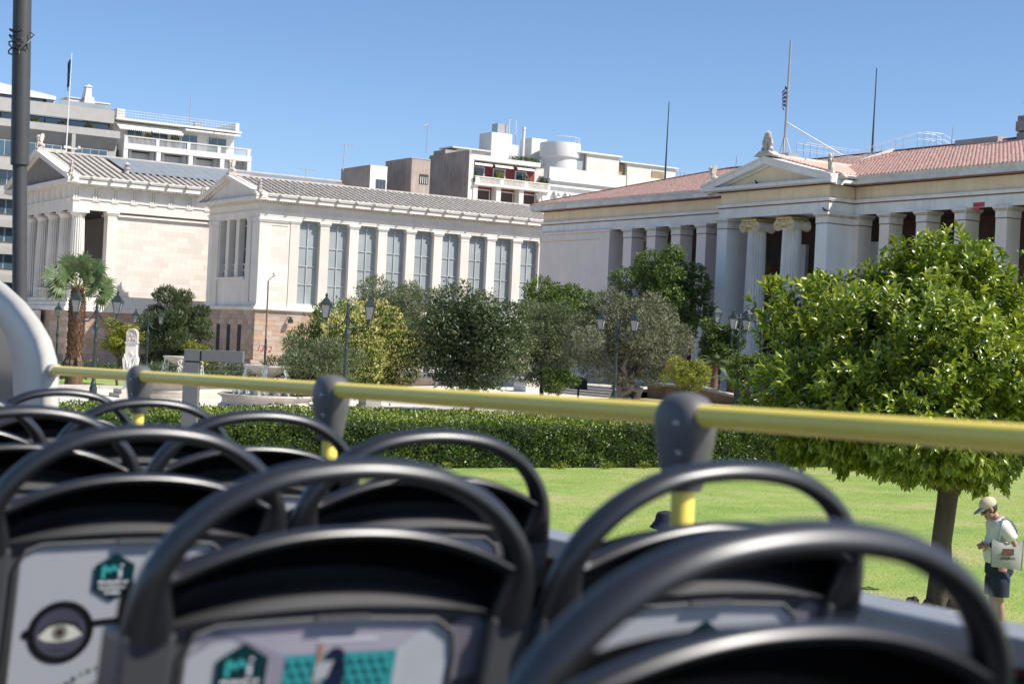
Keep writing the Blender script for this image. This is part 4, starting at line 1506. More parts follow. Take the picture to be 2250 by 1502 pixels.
# ------------------------------------------------------------------ city blocks behind
YO = 150.0
off = thing('office_block', 'grey concrete office building with long blue window bands at the far left', 'building', (20, YO, 0))
B('wall', CONC, off, (20, 49.55, YO + 0.6, YO + 14, 0, 21.3), (20, 40.4, YO + 2.5, YO + 14, 21.3, 24.6))
B('parapet_band', CONC, off, (20, 49.0, YO, YO + 0.5, 22.72, 23.95), (48.9, 49.0, YO + 0.5, YO + 10, 22.72, 23.95))
B('beam', CONC, off, (20, 49.55, YO - 0.3, YO + 0.62, 21.3, 21.98))
o = B('ribbon_window', DARKIN, off, (20, 48.9, YO + 0.9, YO + 1.0, 21.98, 22.74))
for k in range(14):
    xa = 48.75 - (k + 1) * 2.05
    B('pane', BLUEGLASS, o, (xa + 0.05, xa + 2.0, YO + 0.82, YO + 0.88, 22.0, 22.72))
for k in range(7):
    xa = 49.55 - 4.45 * (k + 1)
    B('fin', CONC, off, (xa - 0.18, xa + 0.18, YO - 0.28, YO + 0.7, 18.3, 21.3))
    MB().prism([(YO - 0.25, 21.3), (YO + 0.58, 21.3), (YO + 0.58, 20.15)], 'x', xa + 0.18, xa + 4.27).build('soffit', CONC_D, off)
    o = B('window', MUNTIN, off, (xa + 0.3, xa + 3.6, YO + 0.52, YO + 0.6, 18.7, 20.12))
    for j in range(4):
        B('pane', BLUEGLASS, o, (xa + 0.36 + j * 0.81, xa + 1.06 + j * 0.81, YO + 0.47, YO + 0.515, 18.75, 20.06))
for z in (5.6, 8.2, 10.7, 13.3, 16.0):
    B('floor_band', CONC, off, (20, 49.4, YO - 0.1, YO + 0.6, z + 1.3, z + 2.0))
    o = B('ribbon_window', MUNTIN, off, (20, 49.3, YO + 0.5, YO + 0.58, z, z + 1.3))
    for k in range(18):
        xa = 48.9 - 1.6 * (k + 1)
        B('pane', BLUEGLASS, o, (xa + 0.05, xa + 1.5, YO + 0.45, YO + 0.49, z + 0.05, z + 1.25))
# white penthouse with low gable
B('penthouse', WHITEP, off, (20, 43.8, YO + 2.0, YO + 11, 24.05, 24.5))
MB().prism([(20, 24.95), (38.0, 25.55), (43.8, 24.85), (43.8, 24.5), (20, 24.5)], 'y', YO + 1.6, YO + 11).build('penthouse_roof', WHITEP, off)
o = B('penthouse_window', DARKIN, off, (20, 43.0, YO + 1.98, YO + 1.995, 24.0, 24.5))
for k in range(10):
    B('pane', BLUEGLASS, off, (42.8 - (k + 1) * 2.1, 42.7 - k * 2.1, YO + 1.90, YO + 1.96, 23.95, 24.42))
B('roof_terrace_screen', OLDGLASS, off, (44.0, 49.0, YO + 0.9, YO + 0.95, 23.95, 24.5))
ch = MB().prism([(46.55, 24.0), (47.75, 24.0), (47.6, 25.2), (47.35, 25.35), (47.3, 26.1), (46.8, 26.1), (46.7, 25.3)], 'y', YO + 2, YO + 3)
ch.box(46.75, 47.35, YO + 2.1, YO + 2.9, 26.15, 26.22)
ch.prism([(46.65, 26.22), (47.45, 26.22), (47.05, 26.45)], 'y', YO + 2, YO + 3)
ch.build('chimney', WHITEP, off)
B('roof_shed', WHITEP, off, (45.2, 46.7, YO + 2.5, YO + 5, 24.0, 25.0), (45.1, 46.8, YO + 2.4, YO + 5, 25.0, 25.1))
B('roof_shed', WHITEP, off, (47.8, 49.2, YO + 2.5, YO + 5, 24.0, 24.8), (47.6, 49.3, YO + 2.3, YO + 5.1, 24.8, 24.92))


def scrub(name, c, r, n, L, Wd, parent, seed, tint):
    return None


apt = thing('apartment_block', 'white apartment block with canvas awnings and a railed top balcony', 'building', (50, YO, 0))
AX0, AX1 = 50.05, 63.25
B('wall', WHITEP, apt, (AX0 + 0.3, AX1 - 0.1, YO + 2.0, YO + 14, 0, 21.0), (49.7, 62.2, YO + 2.2, YO + 13, 21.0, 23.4), (AX0, AX1, YO + 1.5, YO + 2.0, 0, 18.5))
B('roof_slab', CREAMP, apt, (49.5, 62.5, YO + 0.9, YO + 13, 23.30, 23.5))
B('balcony_slab', WHITEP, apt, (AX0, AX1, YO - 0.05, YO + 2.2, 20.45, 21.0))
B('balcony_rail', CREAMP, apt, (AX0, AX1, YO - 0.05, YO + 0.12, 21.62, 21.74))
for k in range(5):
    xa = AX0 + 0.15 + k * (AX1 - AX0 - 0.5) / 4
    B('balcony_post', WHITEP, apt, (xa - 0.12, xa + 0.22, YO - 0.04, YO + 0.14, 21.0, 21.62))
q = MB()
for k in range(110):
    xa = AX0 + 0.2 + k * 0.118
    q.box(xa, xa + 0.035, YO + 0.02, YO + 0.06, 21.0, 21.62)
q.build('baluster_row', RAILW, apt, kind='stuff')
for k in range(4):
    xa = AX0 + k * 3.3
    B('pier', WHITEP, apt, (xa, xa + 0.45, YO - 0.02, YO + 1.5, 17.6, 20.45))
    B('jamb', WHITEP, apt, (xa + 0.75, xa + 1.0, YO + 0.55, YO + 1.5, 17.6, 20.40))
    B('jamb', WHITEP, apt, (xa + 3.0, xa + 3.25, YO + 0.5, YO + 1.5, 17.6, 20.40))
    o = B('window', MUNTIN, apt, (xa + 1.0, xa + 3.0, YO + 1.40, YO + 1.5, 17.8, 20.3))
    B('roller_blind', BLINDW, o, (xa + 1.05, xa + 2.95, YO + 1.34, YO + 1.39, (18.9 if k != 1 else 19.15), 20.28))
    B('pane', BLUEGLASS, o, (xa + 1.05, xa + 2.95, YO + 1.36, YO + 1.38, 17.85, 18.9))
B('pier', WHITEP, apt, (AX1 - 0.4, AX1, YO - 0.02, YO + 1.5, 17.6, 20.45))
for xa, xb in ((56.6, 58.3), (59.4, 61.4), (51.0, 52.6), (53.4, 55.2)):
    o = B('balcony_window', WHITEP, apt, (xa, xb, YO + 2.1, YO + 2.19, 21.0, 22.75))
    m = (xa + xb) / 2
    B('pane', BLUEGLASS, o, (xa + 0.08, m - 0.04, YO + 2.05, YO + 2.095, 21.05, 22.68))
    B('pane', BLUEGLASS, o, (m + 0.04, xb - 0.08, YO + 2.05, YO + 2.095, 21.05, 22.68))
for xa, xb, drop in ((49.7, 52.9, 0.75), (53.0, 56.2, 0.75), (56.4, 59.3, 0.18), (59.4, 62.2, 0.18)):
    MB().add([(xa, YO + 2.1, 23.28), (xb, YO + 2.1, 23.28), (xb, YO + 0.5, 23.28 - drop), (xa, YO + 0.5, 23.28 - drop), (xa, YO + 2.1, 23.22), (xb, YO + 2.1, 23.22), (xb, YO + 0.5, 23.2 - drop), (xa, YO + 0.5, 23.2 - drop)],
             [(0, 1, 2, 3), (4, 5, 6, 7), (2, 3, 7, 6), (0, 3, 7, 4), (1, 2, 6, 5)]).build('awning', AWNING, apt)
    q = MB()
    n = 16
    for k in range(n):
        a = xa + (xb - xa) * k / n
        q.prism([(a, 23.21 - drop), (a + (xb - xa) / n, 23.21 - drop), (a + (xb - xa) / n * 0.5, 23.04 - drop)], 'y', YO + 0.49, YO + 0.51)
    q.build('valance', AWNING, apt)
    q = MB()
    for a in (xa + 0.2, xb - 0.2):
        q.tube([(a, YO + 2.1, 22.4), (a, YO + 1.3, 22.75), (a, YO + 0.55, 23.2 - drop)], 0.025, 5)
    q.build('awning_arm', RAILW, apt)
q = MB()
for z in (23.75, 24.0, 24.25):
    q.tube([(49.6, YO + 1.0, z), (62.1, YO + 1.0, z)], 0.018, 5)
for k in range(42):
    xa = 49.6 + k * 0.3
    q.tube([(xa, YO + 1.0, 23.5), (xa, YO + 1.0, 24.3)], 0.014, 4)
q.build('roof_rail', RAILW, apt, kind='stuff')
B('roof_corner', WHITEP, apt, (61.9, 62.3, YO + 1.2, YO + 8, 23.5, 24.35), (49.6, 50.4, YO + 1.1, YO + 6, 23.5, 24.35))
B('air_conditioner', CONC, apt, (57.6, 58.3, YO + 1.2, YO + 1.7, 23.5, 24.0))
q = MB()
for a in (51.0, 51.8, 53.5):
    q.box(a, a + 0.5, YO + 1.0, YO + 1.5, 21.6, 21.66)
    for dx in (0.03, 0.43):
        q.box(a + dx, a + dx + 0.04, YO + 1.02, YO + 1.06, 21.0, 21.6)
q.build('balcony_furniture', mat('cane', (0.25, 0.17, 0.12), 0.8), apt)

YC = 165.0
bw = thing('blank_wall_building', 'low block with stained blank brown wall and a white flaking side', 'building', (84.4, YC, 0))
B('blank_wall', RENDER_W, bw, (84.37, 84.6, YC + 0.02, YC + 7.6, 0, 23.37))
B('side_wall', FLAKING, bw, (84.39, 86.6, YC, YC + 0.3, 0, 23.34))
B('roof_slab', CONC, bw, (84.6, 86.6, YC + 0.3, YC + 7.6, 22.9, 23.2))
o = B('window', MUNTIN, bw, (85.15, 86.45, YC - 0.05, YC - 0.005, 20.6, 21.8))
for k in range(3):
    B('pane', DARKGLASS, o, (85.2 + k * 0.42, 85.56 + k * 0.42, YC - 0.08, YC - 0.055, 20.65, 21.74))
bw2 = thing('blank_wall_building', 'stained brown block with one small dark window beside the terraced apartments', 'building', (89.8, YC, 0))
B('blank_wall', RENDER_W, bw2, (89.79, 90.0, YC + 0.02, YC + 6.6, 0, 24.7))
B('side_wall', RENDER_W, bw2, (89.81, 92.3, YC, YC + 0.3, 0, 24.66))
B('roof_slab', CONC, bw2, (90.0, 92.3, YC + 0.3, YC + 6.6, 24.3, 24.5))
B('coping', CONC, bw2, (89.7, 92.3, YC - 0.05, YC + 0.35, 24.66, 24.74), (89.7, 90.05, YC + 0.35, YC + 6.6, 24.70, 24.745))
o = B('window', DARKIN, bw2, (90.9, 92.1, YC - 0.05, YC - 0.005, 21.75, 22.9))
for k in range(4):
    B('window_bar', RAILW, o, (91.0 + k * 0.28, 91.07 + k * 0.28, YC - 0.1, YC - 0.055, 21.8, 22.6))

ap2 = thing('terraced_apartments', 'apartment building with oxblood walls, small awnings and balustraded balcony above the marble roof', 'building', (97.6, YC, 0))
B('blank_wall', RENDER_W, ap2, (97.60, 97.9, YC + 0.02, YC + 9.8, 0, 26.48))
B('wall', CREAMP, ap2, (97.62, 109.2, YC + 1.2, YC + 1.6, 0, 25.4), (97.62, 98.3, YC, YC + 1.2, 0, 25.4), (107.9, 109.2, YC + 0.01, YC + 1.2, 0, 23.4))
B('roof_parapet', CREAMP, ap2, (97.61, 107.9, YC - 0.02, YC + 0.4, 25.38, 25.9))
B('terrace_wall', CREAMP, ap2, (97.63, 102.5, YC + 3.0, YC + 3.3, 25.4, 26.45))
B('roof_slab', CONC, ap2, (97.9, 108, YC + 0.4, YC + 9.8, 25.3, 25.5))
B('red_wall', REDWALL, ap2, (98.4, 107.8, YC + 1.12, YC + 1.19, 23.55, 25.35), (98.6, 108.6, YC + 1.12, YC + 1.19, 20.4, 22.3))
for (xa, xb) in ((98.9, 100.3), (101.8, 103.3), (105.0, 106.4)):
    o = B('window', WHITEP, ap2, (xa - 0.15, xb + 0.15, YC + 1.0, YC + 1.1, 23.55, 24.72))
    B('pane', DARKGLASS, o, (xa, xb, YC + 0.95, YC + 0.99, 23.6, 24.6))
    MB().add([(xa - 0.5, YC + 1.1, 25.3), (xb + 0.6, YC + 1.1, 25.3), (xb + 0.6, YC - 0.1, 24.98), (xa - 0.5, YC - 0.1, 24.98), (xa - 0.5, YC - 0.1, 24.75), (xb + 0.6, YC - 0.1, 24.75)],
             [(0, 1, 2, 3), (3, 2, 5, 4)]).build('awning', AWNING, ap2)
for (xa, xb) in ((99.4, 101.2), (102.8, 104.6), (106.0, 107.8)):
    o = B('window', WHITEP, ap2, (xa - 0.15, xb + 0.15, YC + 1.0, YC + 1.1, 20.4, 22.02))
    B('shutter', SHUTTER, o, (xa, xb, YC + 0.95, YC + 0.99, 20.4, 21.88))
B('balcony_slab', CREAMP, ap2, (98.3, 109.2, YC - 0.4, YC + 1.3, 22.35, 22.62))
B('balcony_rail', CREAMP, ap2, (98.3, 109.2, YC - 0.42, YC - 0.2, 23.3, 23.42))
q = MB()
for k in range(62):
    xa = 98.4 + k * 0.175
    if k % 20 < 3:
        q.box(xa, xa + 0.175, YC - 0.38, YC - 0.22, 22.62, 23.3)
    else:
        q.box(xa + 0.03, xa + 0.12, YC - 0.35, YC - 0.26, 22.62, 23.3)
q.build('baluster_row', CREAMP, ap2, kind='stuff')
for xa in (98.3, 101.6, 104.9, 108.3):
    B('pier', CREAMP, ap2, (xa, xa + 0.65, YC - 0.1, YC + 1.2, 18.5, 22.35))
B('penthouse', RENDER_W, ap2, (95.4 + 2.3, 99.4, YC + 6, YC + 9, 25.5, 27.0))
B('penthouse', CREAMP, ap2, (99.4, 103.6, YC + 6.2, YC + 9, 25.5, 27.3), (98.6, 104.2, YC + 5.8, YC + 9.2, 27.32, 27.5))

wt = thing('white_stair_tower', 'white rooftop stair tower with water tank, steel flue and satellite dish', 'building', (105.5, YC + 8, 0))
B('tower', WHITEP, wt, (105.5, 108.6, YC + 8, YC + 11, 0, 30.2))
B('tower', WHITEP, wt, (108.6, 110.0, YC + 8.6, YC + 11, 0, 29.0), (111.1, 113.4, YC + 7.2, YC + 10, 0, 30.0))
B('water_tank', STEEL, wt, (106.7, 108.3, YC + 8.6, YC + 10, 30.2, 31.5))
MB().tube([(109.8, YC + 7.2, 25.5), (109.8, YC + 7.2, 30.9), ], 0.2, 10).tube([(109.8, YC + 7.2, 30.9), (109.8, YC + 7.2, 31.2)], 0.27, 10).build('flue', RAILW, wt, smooth=35)
MB().tube([(108.2, YC + 8.2, 30.2), (108.2, YC + 8.2, 32.1), (109.2, YC + 8.2, 32.1), (109.2, YC + 8.2, 29)], 0.05, 6).build('ladder_rail', RAILW, wt)
MB().ell((110.9, YC + 4.5, 26.6), (0.5, 0.16, 0.5), 14, 8).build('satellite_dish', RAILW, wt, smooth=True)
MB().lathe([(2.3, 0), (2.3, 27.3), (2.55, 27.4), (2.6, 27.7), (2.6, 29.2), (2.45, 29.2)], (113.5, YC + 4.2, 0), 40).build('drum', WHITEP, wt, smooth=35)
q = MB()
for k in range(8):
    an = rad(-140 + k * 22)
    q.tube([(113.5 + 2.5 * math.cos(an), YC + 4.2 + 2.5 * math.sin(an), 29.2), (113.5 + 2.5 * math.cos(an), YC + 4.2 + 2.5 * math.sin(an), 29.9)], 0.025, 4)
q.tube([(113.5 + 2.5 * math.cos(rad(-140 + k * 11)), YC + 4.2 + 2.5 * math.sin(rad(-140 + k * 11)), 29.9) for k in range(15)], 0.03, 5)
q.tube([(115.9, YC + 3.6, 29.9), (115.95, YC + 3.6, 25.5)], 0.04, 5)
q.build('drum_rail', RAILW, wt)

wb = thing('white_classical_building', 'long white building with cornice and small ionic columns behind the terracotta roof', 'building', (109.3, YC, 0))
B('wall', WHITEP, wb, (109.3, 140, YC + 0.3, YC + 10, 0, 24.2))
B('cornice', WHITEP, wb, (109.25, 140.3, YC - 0.3, YC + 0.31, 23.9, 24.15), (109.25, 140.3, YC - 0.05, YC + 0.32, 23.2, 23.45))
B('attic_parapet', CREAMP, wb, (109.2, 121.0, YC - 0.1, YC + 0.4, 24.15, 25.6), (121.2, 140, YC - 0.08, YC + 0.4, 24.15, 25.7))
for xa in (110.6, 112.3, 117.6, 119.3, 124.5):
    o = MB().lathe([(0.3, 17.0), (0.26, 22.0)], (xa, YC + 0.1, 0), 16).build('column', WHITEP, wb, smooth=35)
    MB().ell((xa - 0.3, YC - 0.1, 22.2), (0.22, 0.2, 0.24), 8, 6).ell((xa + 0.3, YC - 0.1, 22.2), (0.22, 0.2, 0.24), 8, 6).box(xa - 0.5, xa + 0.5, YC - 0.2, YC + 0.3, 22.4, 22.6).build('capital', WHITEP, o)
for xa in (113.4, 115.0, 120.4):
    o = B('window', MUNTIN, wb, (xa, xa + 2.0, YC + 0.2, YC + 0.29, 18.5, 21.7))
    for k in range(3):
        B('pane', BLUEGLASS, o, (xa + 0.08 + k * 0.64, xa + 0.64 + k * 0.64, YC + 0.15, YC + 0.195, 18.6, 21.6))
B('roof_storey', CREAMP, wb, (116.2, 121.3, YC + 2.0, YC + 8, 24.1, 28.1), (123.0, 131.0, YC + 2.5, YC + 8, 24.1, 27.6))
B('roof_storey_cap', WHITEP, wb, (113.6, 121.6, YC + 1.7, YC + 8, 28.1, 28.3), (121.7, 131.3, YC + 2.2, YC + 8, 27.6, 27.75))
B('glazed_side', OLDGLASS, wb, (114.0, 116.1, YC + 2.4, YC + 8, 24.1, 28.1))
o = B('window', mat('old_wood', (0.30, 0.22, 0.13), 0.8), wb, (121.4, 122.9, YC + 3, YC + 7, 24.1, 27.4), (127.0, 129.0, YC + 2.42, YC + 2.49, 24.2, 27.0))
q = MB()
for k in range(5):
    q.tube([(131.5 + k * 0.7, YC + 3, 25.5), (131.5 + k * 0.7, YC + 3, 27.4)], 0.04, 4)
q.tube([(131.3, YC + 3, 27.4), (134.6, YC + 3, 27.4)], 0.04, 4)
q.build('roof_rail', STEEL, wb)
for (lab, p, h, yagi) in (('thin television aerial at the left end of the stained blocks', (80.9, YC, 22.3), 3.0, 1), ('slender mast with angled head on the terraced apartments', (96.1, YC + 8, 26.5), 3.6, 2),
                          ('white aerial rod on the balcony apartment roof', (61.5 - 4.2, YO + 2, 23.5), 3.2, 0), ('small television aerial behind the middle of the marble wing roof', (72.5, YC - 8, 18.8), 2.3, 1)):
    q = MB().tube([p, (p[0] + 0.1, p[1], p[2] + h)], 0.05, 5)
    if yagi == 1:
        q.tube([(p[0] - 0.6, p[1], p[2] + h), (p[0] + 1.4, p[1], p[2] + h - 0.1)], 0.03, 4)
        for k in range(4):
            q.tube([(p[0] - 0.5 + k * 0.5, p[1] - 0.3, p[2] + h), (p[0] - 0.5 + k * 0.5, p[1] + 0.3, p[2] + h)], 0.02, 4)
    if yagi == 2:
        q.tube([(p[0] - 0.45, p[1], p[2] + h - 0.3), (p[0] + 0.1, p[1], p[2] + h)], 0.08, 5)
    tag(q.build('aerial', STEEL, None), lab, 'aerial')

# ------------------------------------------------------------------ forecourt terrace, steps, ramp wall
ter = MB().box(52.55, 64.6, 64.0, 108, -0.3, 1.25)
o = ter.build('terrace', mat('terrace_stone', (0.62, 0.57, 0.50), 0.85, 0.12, 1.0, fine=0.2), None, kind='structure')
MB().add([(52.75, 64.0, 1.25), (64.6, 64.0, 1.25), (64.6, 54.0, 0.86), (52.75, 54.0, 0.86), (52.75, 64.0, 0.3), (64.6, 64.0, 0.3), (64.6, 54.0, 0.3), (52.75, 54.0, 0.3)],
         [(0, 1, 2, 3), (0, 4, 5, 1), (2, 6, 7, 3), (0, 3, 7, 4), (1, 5, 6, 2)]).build('ramp', ASPH, None, kind='structure')
st = thing('stone_steps', 'pale stone steps rising under the big grey olive', 'steps', (51, 72.5, 0.5))
for i in range(5):
    B('step', KERB, st, (50.2 + i * 0.42, 52.4, 68.6, 76.3, 0.3, 0.62 + 0.135 * (i + 1) - 0.05))
B('side_block', MARBLE, st, (49.6, 52.4, 76.3, 77.6, 0.2, 1.5))
rw = thing('retaining_wall', 'low brown wall with sloping white coping beside the right lamp posts', 'wall', (52.5, 62, 0.6))
MB().add([(52.4, 68.6, 0.2), (52.4, 58.6, 0.2), (52.4, 58.6, 0.9), (52.4, 64.2, 1.5), (52.4, 68.6, 1.5), (52.72, 68.6, 0.2), (52.72, 58.6, 0.2), (52.72, 58.6, 0.9), (52.72, 64.2, 1.5), (52.72, 68.6, 1.5)],
         [(0, 1, 2, 3, 4), (5, 6, 7, 8, 9), (1, 6, 7, 2), (2, 7, 8, 3), (3, 8, 9, 4), (0, 4, 9, 5)]).build('wall', mat('brown_render', (0.30, 0.20, 0.12), 0.9, 0.3, 1.0, 0.2, 10, streak=0.5), rw)
MB().add([(52.3, 58.5, 0.9), (52.3, 64.2, 1.51), (52.3, 68.6, 1.51), (52.82, 68.6, 1.51), (52.82, 64.2, 1.51), (52.82, 58.5, 0.9), (52.3, 58.5, 1.03), (52.3, 64.2, 1.64), (52.3, 68.6, 1.64), (52.82, 68.6, 1.64), (52.82, 64.2, 1.64), (52.82, 58.5, 1.03)],
         [(0, 1, 7, 6), (1, 2, 8, 7), (3, 4, 10, 9), (4, 5, 11, 10), (6, 7, 10, 11), (7, 8, 9, 10), (0, 6, 11, 5), (2, 3, 9, 8)]).build('coping', KERB, rw)
gw = thing('garden_wall', 'long low reddish stone wall in front of the library trees', 'wall', (49, 87, 0.3))
for k in range(9):
    t0, t1 = k / 9, (k + 1) / 9 - 0.004
    p0 = Vector((46.8, 88.6, 0)).lerp(Vector((54.5, 83.6, 0)), t0)
    p1 = Vector((46.8, 88.6, 0)).lerp(Vector((54.5, 83.6, 0)), t1)
    d = (p1 - p0).normalized()
    n = Vector((-d.y, d.x, 0)) * 0.35
    vs = [p0, p1, p1 + n, p0 + n]
    vs = [v + Vector((0, 0, 0.1)) for v in vs] + [v + Vector((0, 0, 0.92)) for v in vs]
    MB().add(vs, [(0, 1, 2, 3), (4, 5, 6, 7), (0, 1, 5, 4), (1, 2, 6, 5), (2, 3, 7, 6), (3, 0, 4, 7)]).build('wall_block', STONE_P, gw)
bk = thing('bed_kerb', 'pale stone kerb around the grass bed at the foot of the palm', 'kerb', (24, 81.8, 0))
for k in range(12):
    xa = 14 + k * 1.8
    B('kerb_stone', KERB, bk, (xa, xa + 1.785, 81.75, 82.0, -0.1, 0.2))

# iron fence along the library
fe = thing('iron_fence', 'low green iron fence with scroll panels along the foot of the library', 'fence', (40, 104, 0))
fa, fb = Vector((26.0, 91.4, -0.05)), Vector((48.6, 107.6, -0.05))
nF = 12
fd = (fb - fa) / nF
for k in range(nF + 1):
    p = fa + fd * k
    MB().tube([p, p + Vector((0, 0, 1.12))], 0.045, 6).ell(p + Vector((0, 0, 1.16)), (0.06,) * 3, 7, 5).build('post', IRON, fe)
for k in range(nF):
    p = fa + fd * k
    u = fd.normalized()
    q = MB()
    for z in (1.0, 0.62):
        q.tube([p + Vector((0, 0, z)), p + fd + Vector((0, 0, z))], 0.032, 5)
    mid = p + fd * 0.5
    for s in (-1, 1):
        pts = []
        for i in range(18):
            t = i / 17
            an = t * 3.2 * math.pi
            r_ = 0.17 * (1 - t * 0.75)
            pts.append(mid + u * (s * (0.22 + r_ * math.cos(an + math.pi))) + Vector((0, 0, 0.81 + r_ * math.sin(an + math.pi))))
        q.tube(pts, 0.02, 4)
    q.build('rail', IRON, fe)


# ------------------------------------------------------------------ lamp posts
def lamp_post(p, s, rz, label, arms=2, group='green lamp posts of the square'):
    o = thing('street_lamp', label, 'street lamp', p, rz, group)
    q = MB()
    q.lathe([(0.24, 0), (0.24, 0.10), (0.20, 0.16), (0.17, 0.28), (0.14, 0.40), (0.13, 0.48), (0.17, 0.60), (0.165, 0.78), (0.11, 0.95), (0.12, 1.0), (0.085, 1.06), (0.082, 1.62), (0.10, 1.65), (0.10, 1.70), (0.078, 1.72), (0.07, 2.72), (0.085, 2.74), (0.085, 2.79), (0.066, 2.82), (0.062, 3.20), (0.12, 3.32), (0.13, 3.38), (0.08, 3.48), (0.06, 3.62), (0.05, 4.2), (0.075, 4.22), (0.045, 4.34), (0.04, 4.55), (0.07, 4.6), (0.03, 4.68), (0.05, 4.74), (0.0, 4.82)], (0, 0, 0), 12)
    q.v = [(a * s, b * s, c * s) for a, b, c in q.v]
    q.build('post', IRON, o, smooth=40, local=True)
    ds = [(1, 0), (-1, 0)] if arms == 2 else [(0, 0)]
    for dx, dy in ds:
        q = MB()
        R0 = 0.88 if arms == 2 else 0.0
        if arms == 2:
            q.tube([(dx * 0.04, 0, 4.15), (dx * 0.12, 0, 3.9), (dx * 0.32, 0, 3.66), (dx * 0.6, 0, 3.60), (dx * 0.82, 0, 3.72), (dx * R0, 0, 3.95)], [0.03, 0.035, 0.035, 0.03, 0.03, 0.035], 6)
            q.tube([(dx * 0.05, 0, 4.2), (dx * 0.14, 0, 4.25), (dx * 0.12, 0, 4.1)], 0.02, 5)
        b = 3.95 if arms == 2 else 4.6
        c = (dx * R0, 0)
        q.v = [(x_ * s, y_ * s, z_ * s) for x_, y_, z_ in q.v]
        if q.f:
            q.build('arm', IRON, o, smooth=40, local=True)
        f = MB()
        f.lathe([(0.10, 0), (0.12, 0.06)], (c[0], c[1], b), 8)
        for sx in (-1, 1):
            for sy in (-1, 1):
                f.tube([(c[0] + sx * 0.10, c[1] + sy * 0.10, b + 0.05), (c[0] + sx * 0.185, c[1] + sy * 0.185, b + 0.55)], 0.016, 4)
        st_ = len(f.v)
        f.lathe([(0.315, 0.55), (0.325, 0.60), (0.27, 0.66), (0.14, 0.80), (0.07, 0.86), (0.05, 0.88), (0.075, 0.93), (0.06, 0.99), (0.0, 1.06)], (0, 0, b), 4)
        f.xf(Matrix.Translation((c[0], c[1], 0)) @ Matrix.Rotation(rad(45), 4, 'Z'), st_)
        f.v = [(x_ * s, y_ * s, z_ * s) for x_, y_, z_ in f.v]
        lo = f.build('lantern', IRON, o, local=True)
        g = MB()
        vs = [(c[0] + sx * 0.092, c[1] + sy * 0.092, b + 0.06) for sx, sy in ((-1, -1), (1, -1), (1, 1), (-1, 1))] + [(c[0] + sx * 0.172, c[1] + sy * 0.172, b + 0.55) for sx, sy in ((-1, -1), (1, -1), (1, 1), (-1, 1))]
        vs = [(x_ * s, y_ * s, z_ * s) for x_, y_, z_ in vs]
        g.add(vs, [(0, 1, 2, 3), (4, 5, 6, 7), (0, 1, 5, 4), (1, 2, 6, 5), (2, 3, 7, 6), (3, 0, 4, 7)])
        g.build('glass', LANTERN, lo, local=True)
    return o


CR = -YAW      # facing across the view
lamp_post((20.75, 64.6, 0), 0.96, CR, 'large twin-lantern green lamp post right beside the palm trunk')
lamp_post((34.55, 97.2, 0), 0.90, CR + 0.1, 'small twin-lantern green lamp post in front of the dark oleander')
lamp_post((29.2, 58.5, 0.0), 1.02, CR, 'twin-lantern green lamp post in front of the yellow flowering tree')
lamp_post((45.4, 62.0, gz(45.4, 62.0)), 0.955, CR - 0.35, 'twin-lantern green lamp post in front of the big grey olive')
lamp_post((51.7, 60.4, gz(51.7, 60.4)), 0.96, CR + 1.05, 'twin-lantern green lamp post by the sloping coping of the brown wall')
lamp_post((55.0, 64.9, 1.2), 0.95, CR + 0.15, 'twin-lantern green lamp post standing on the ramp behind another lamp post')
lamp_post((57.0, 64.85, 1.25), 0.98, CR + 1.0, 'green lamp post half hidden by the left edge of the orange tree')
lamp_post((26.7, 90.0, 0), 0.80, CR, 'single-lantern green lamp post left of the palm trunk', arms=1)
o = thing('street_lamp', 'slim grey post with one rounded modern lamp head', 'street lamp', (43.1, 114.8, -0.3))
MB().tube([(43.1, 114.8, -0.3), (43.1, 114.8, 3.2)], [0.07, 0.05], 8).build('post', STEEL, o, smooth=True)
MB().lathe([(0.06, 3.2), (0.28, 3.45), (0.34, 3.75), (0.36, 3.8), (0.36, 3.85), (0.1, 3.98), (0.0, 4.05)], (43.1, 114.8, 0), 14).build('lamp_head', STEEL, o, smooth=35)
MB().lathe([(0.07, 3.25), (0.26, 3.5), (0.31, 3.74)], (43.1, 114.8, 0.01), 14).build('diffuser', LANTERN, o)
o = thing('slim_post', 'slim brown post with a tiny camera in front of the marble corner', 'post', (45.5, 103.8, 0))
MB().tube([(45.5, 103.8, -0.1), (45.5, 103.8, 2.9)], 0.085, 8).build('lower_post', IRON, o, smooth=True)
MB().tube([(45.5, 103.8, 2.9), (45.48, 103.8, 7.0)], [0.07, 0.055], 8).build('upper_post', mat('brown_pole_paint', (0.16, 0.12, 0.11), 0.5), o, smooth=True)
MB().tube([(45.48, 103.8, 7.0), (45.6, 103.72, 7.2), (45.8, 103.6, 7.35)], 0.035, 6).ell((45.85, 103.58, 7.4), (0.13, 0.10, 0.07), 8, 6).ell((45.78, 103.6, 7.52), (0.06, 0.06, 0.08), 8, 6).build('camera_head', STEEL, o, smooth=True)
for (p, lab) in (((46.2, 109.2, 0.0), 'slim white bollard with orange tip beside the end of the iron fence'), ((38.2, 101.2, 0.0), 'slim white bollard with orange tip in front of the middle of the iron fence')):
    o = thing('bollard', lab, 'bollard', p)
    MB().tube([p, (p[0], p[1], p[2] + 0.8)], 0.06, 8).build('post', RAILW, o)
    MB().tube([(p[0], p[1], p[2] + 0.8), (p[0], p[1], p[2] + 0.95)], 0.062, 8).build('tip', mat('orange_tip', (0.6, 0.2, 0.05), 0.6), o)
o = thing('white_chair', 'small white metal chair beside the slim brown post', 'chair', (46.2, 103.2, 0))
q = MB()
for dx in (0, 0.42):
    for dy in (0, 0.4):
        q.tube([(46.2 + dx, 103.2 + dy, 0), (46.2 + dx, 103.2 + dy, 0.45 if dy == 0 else 0.9)], 0.025, 5)
q.build('frame', WHITEP, o)
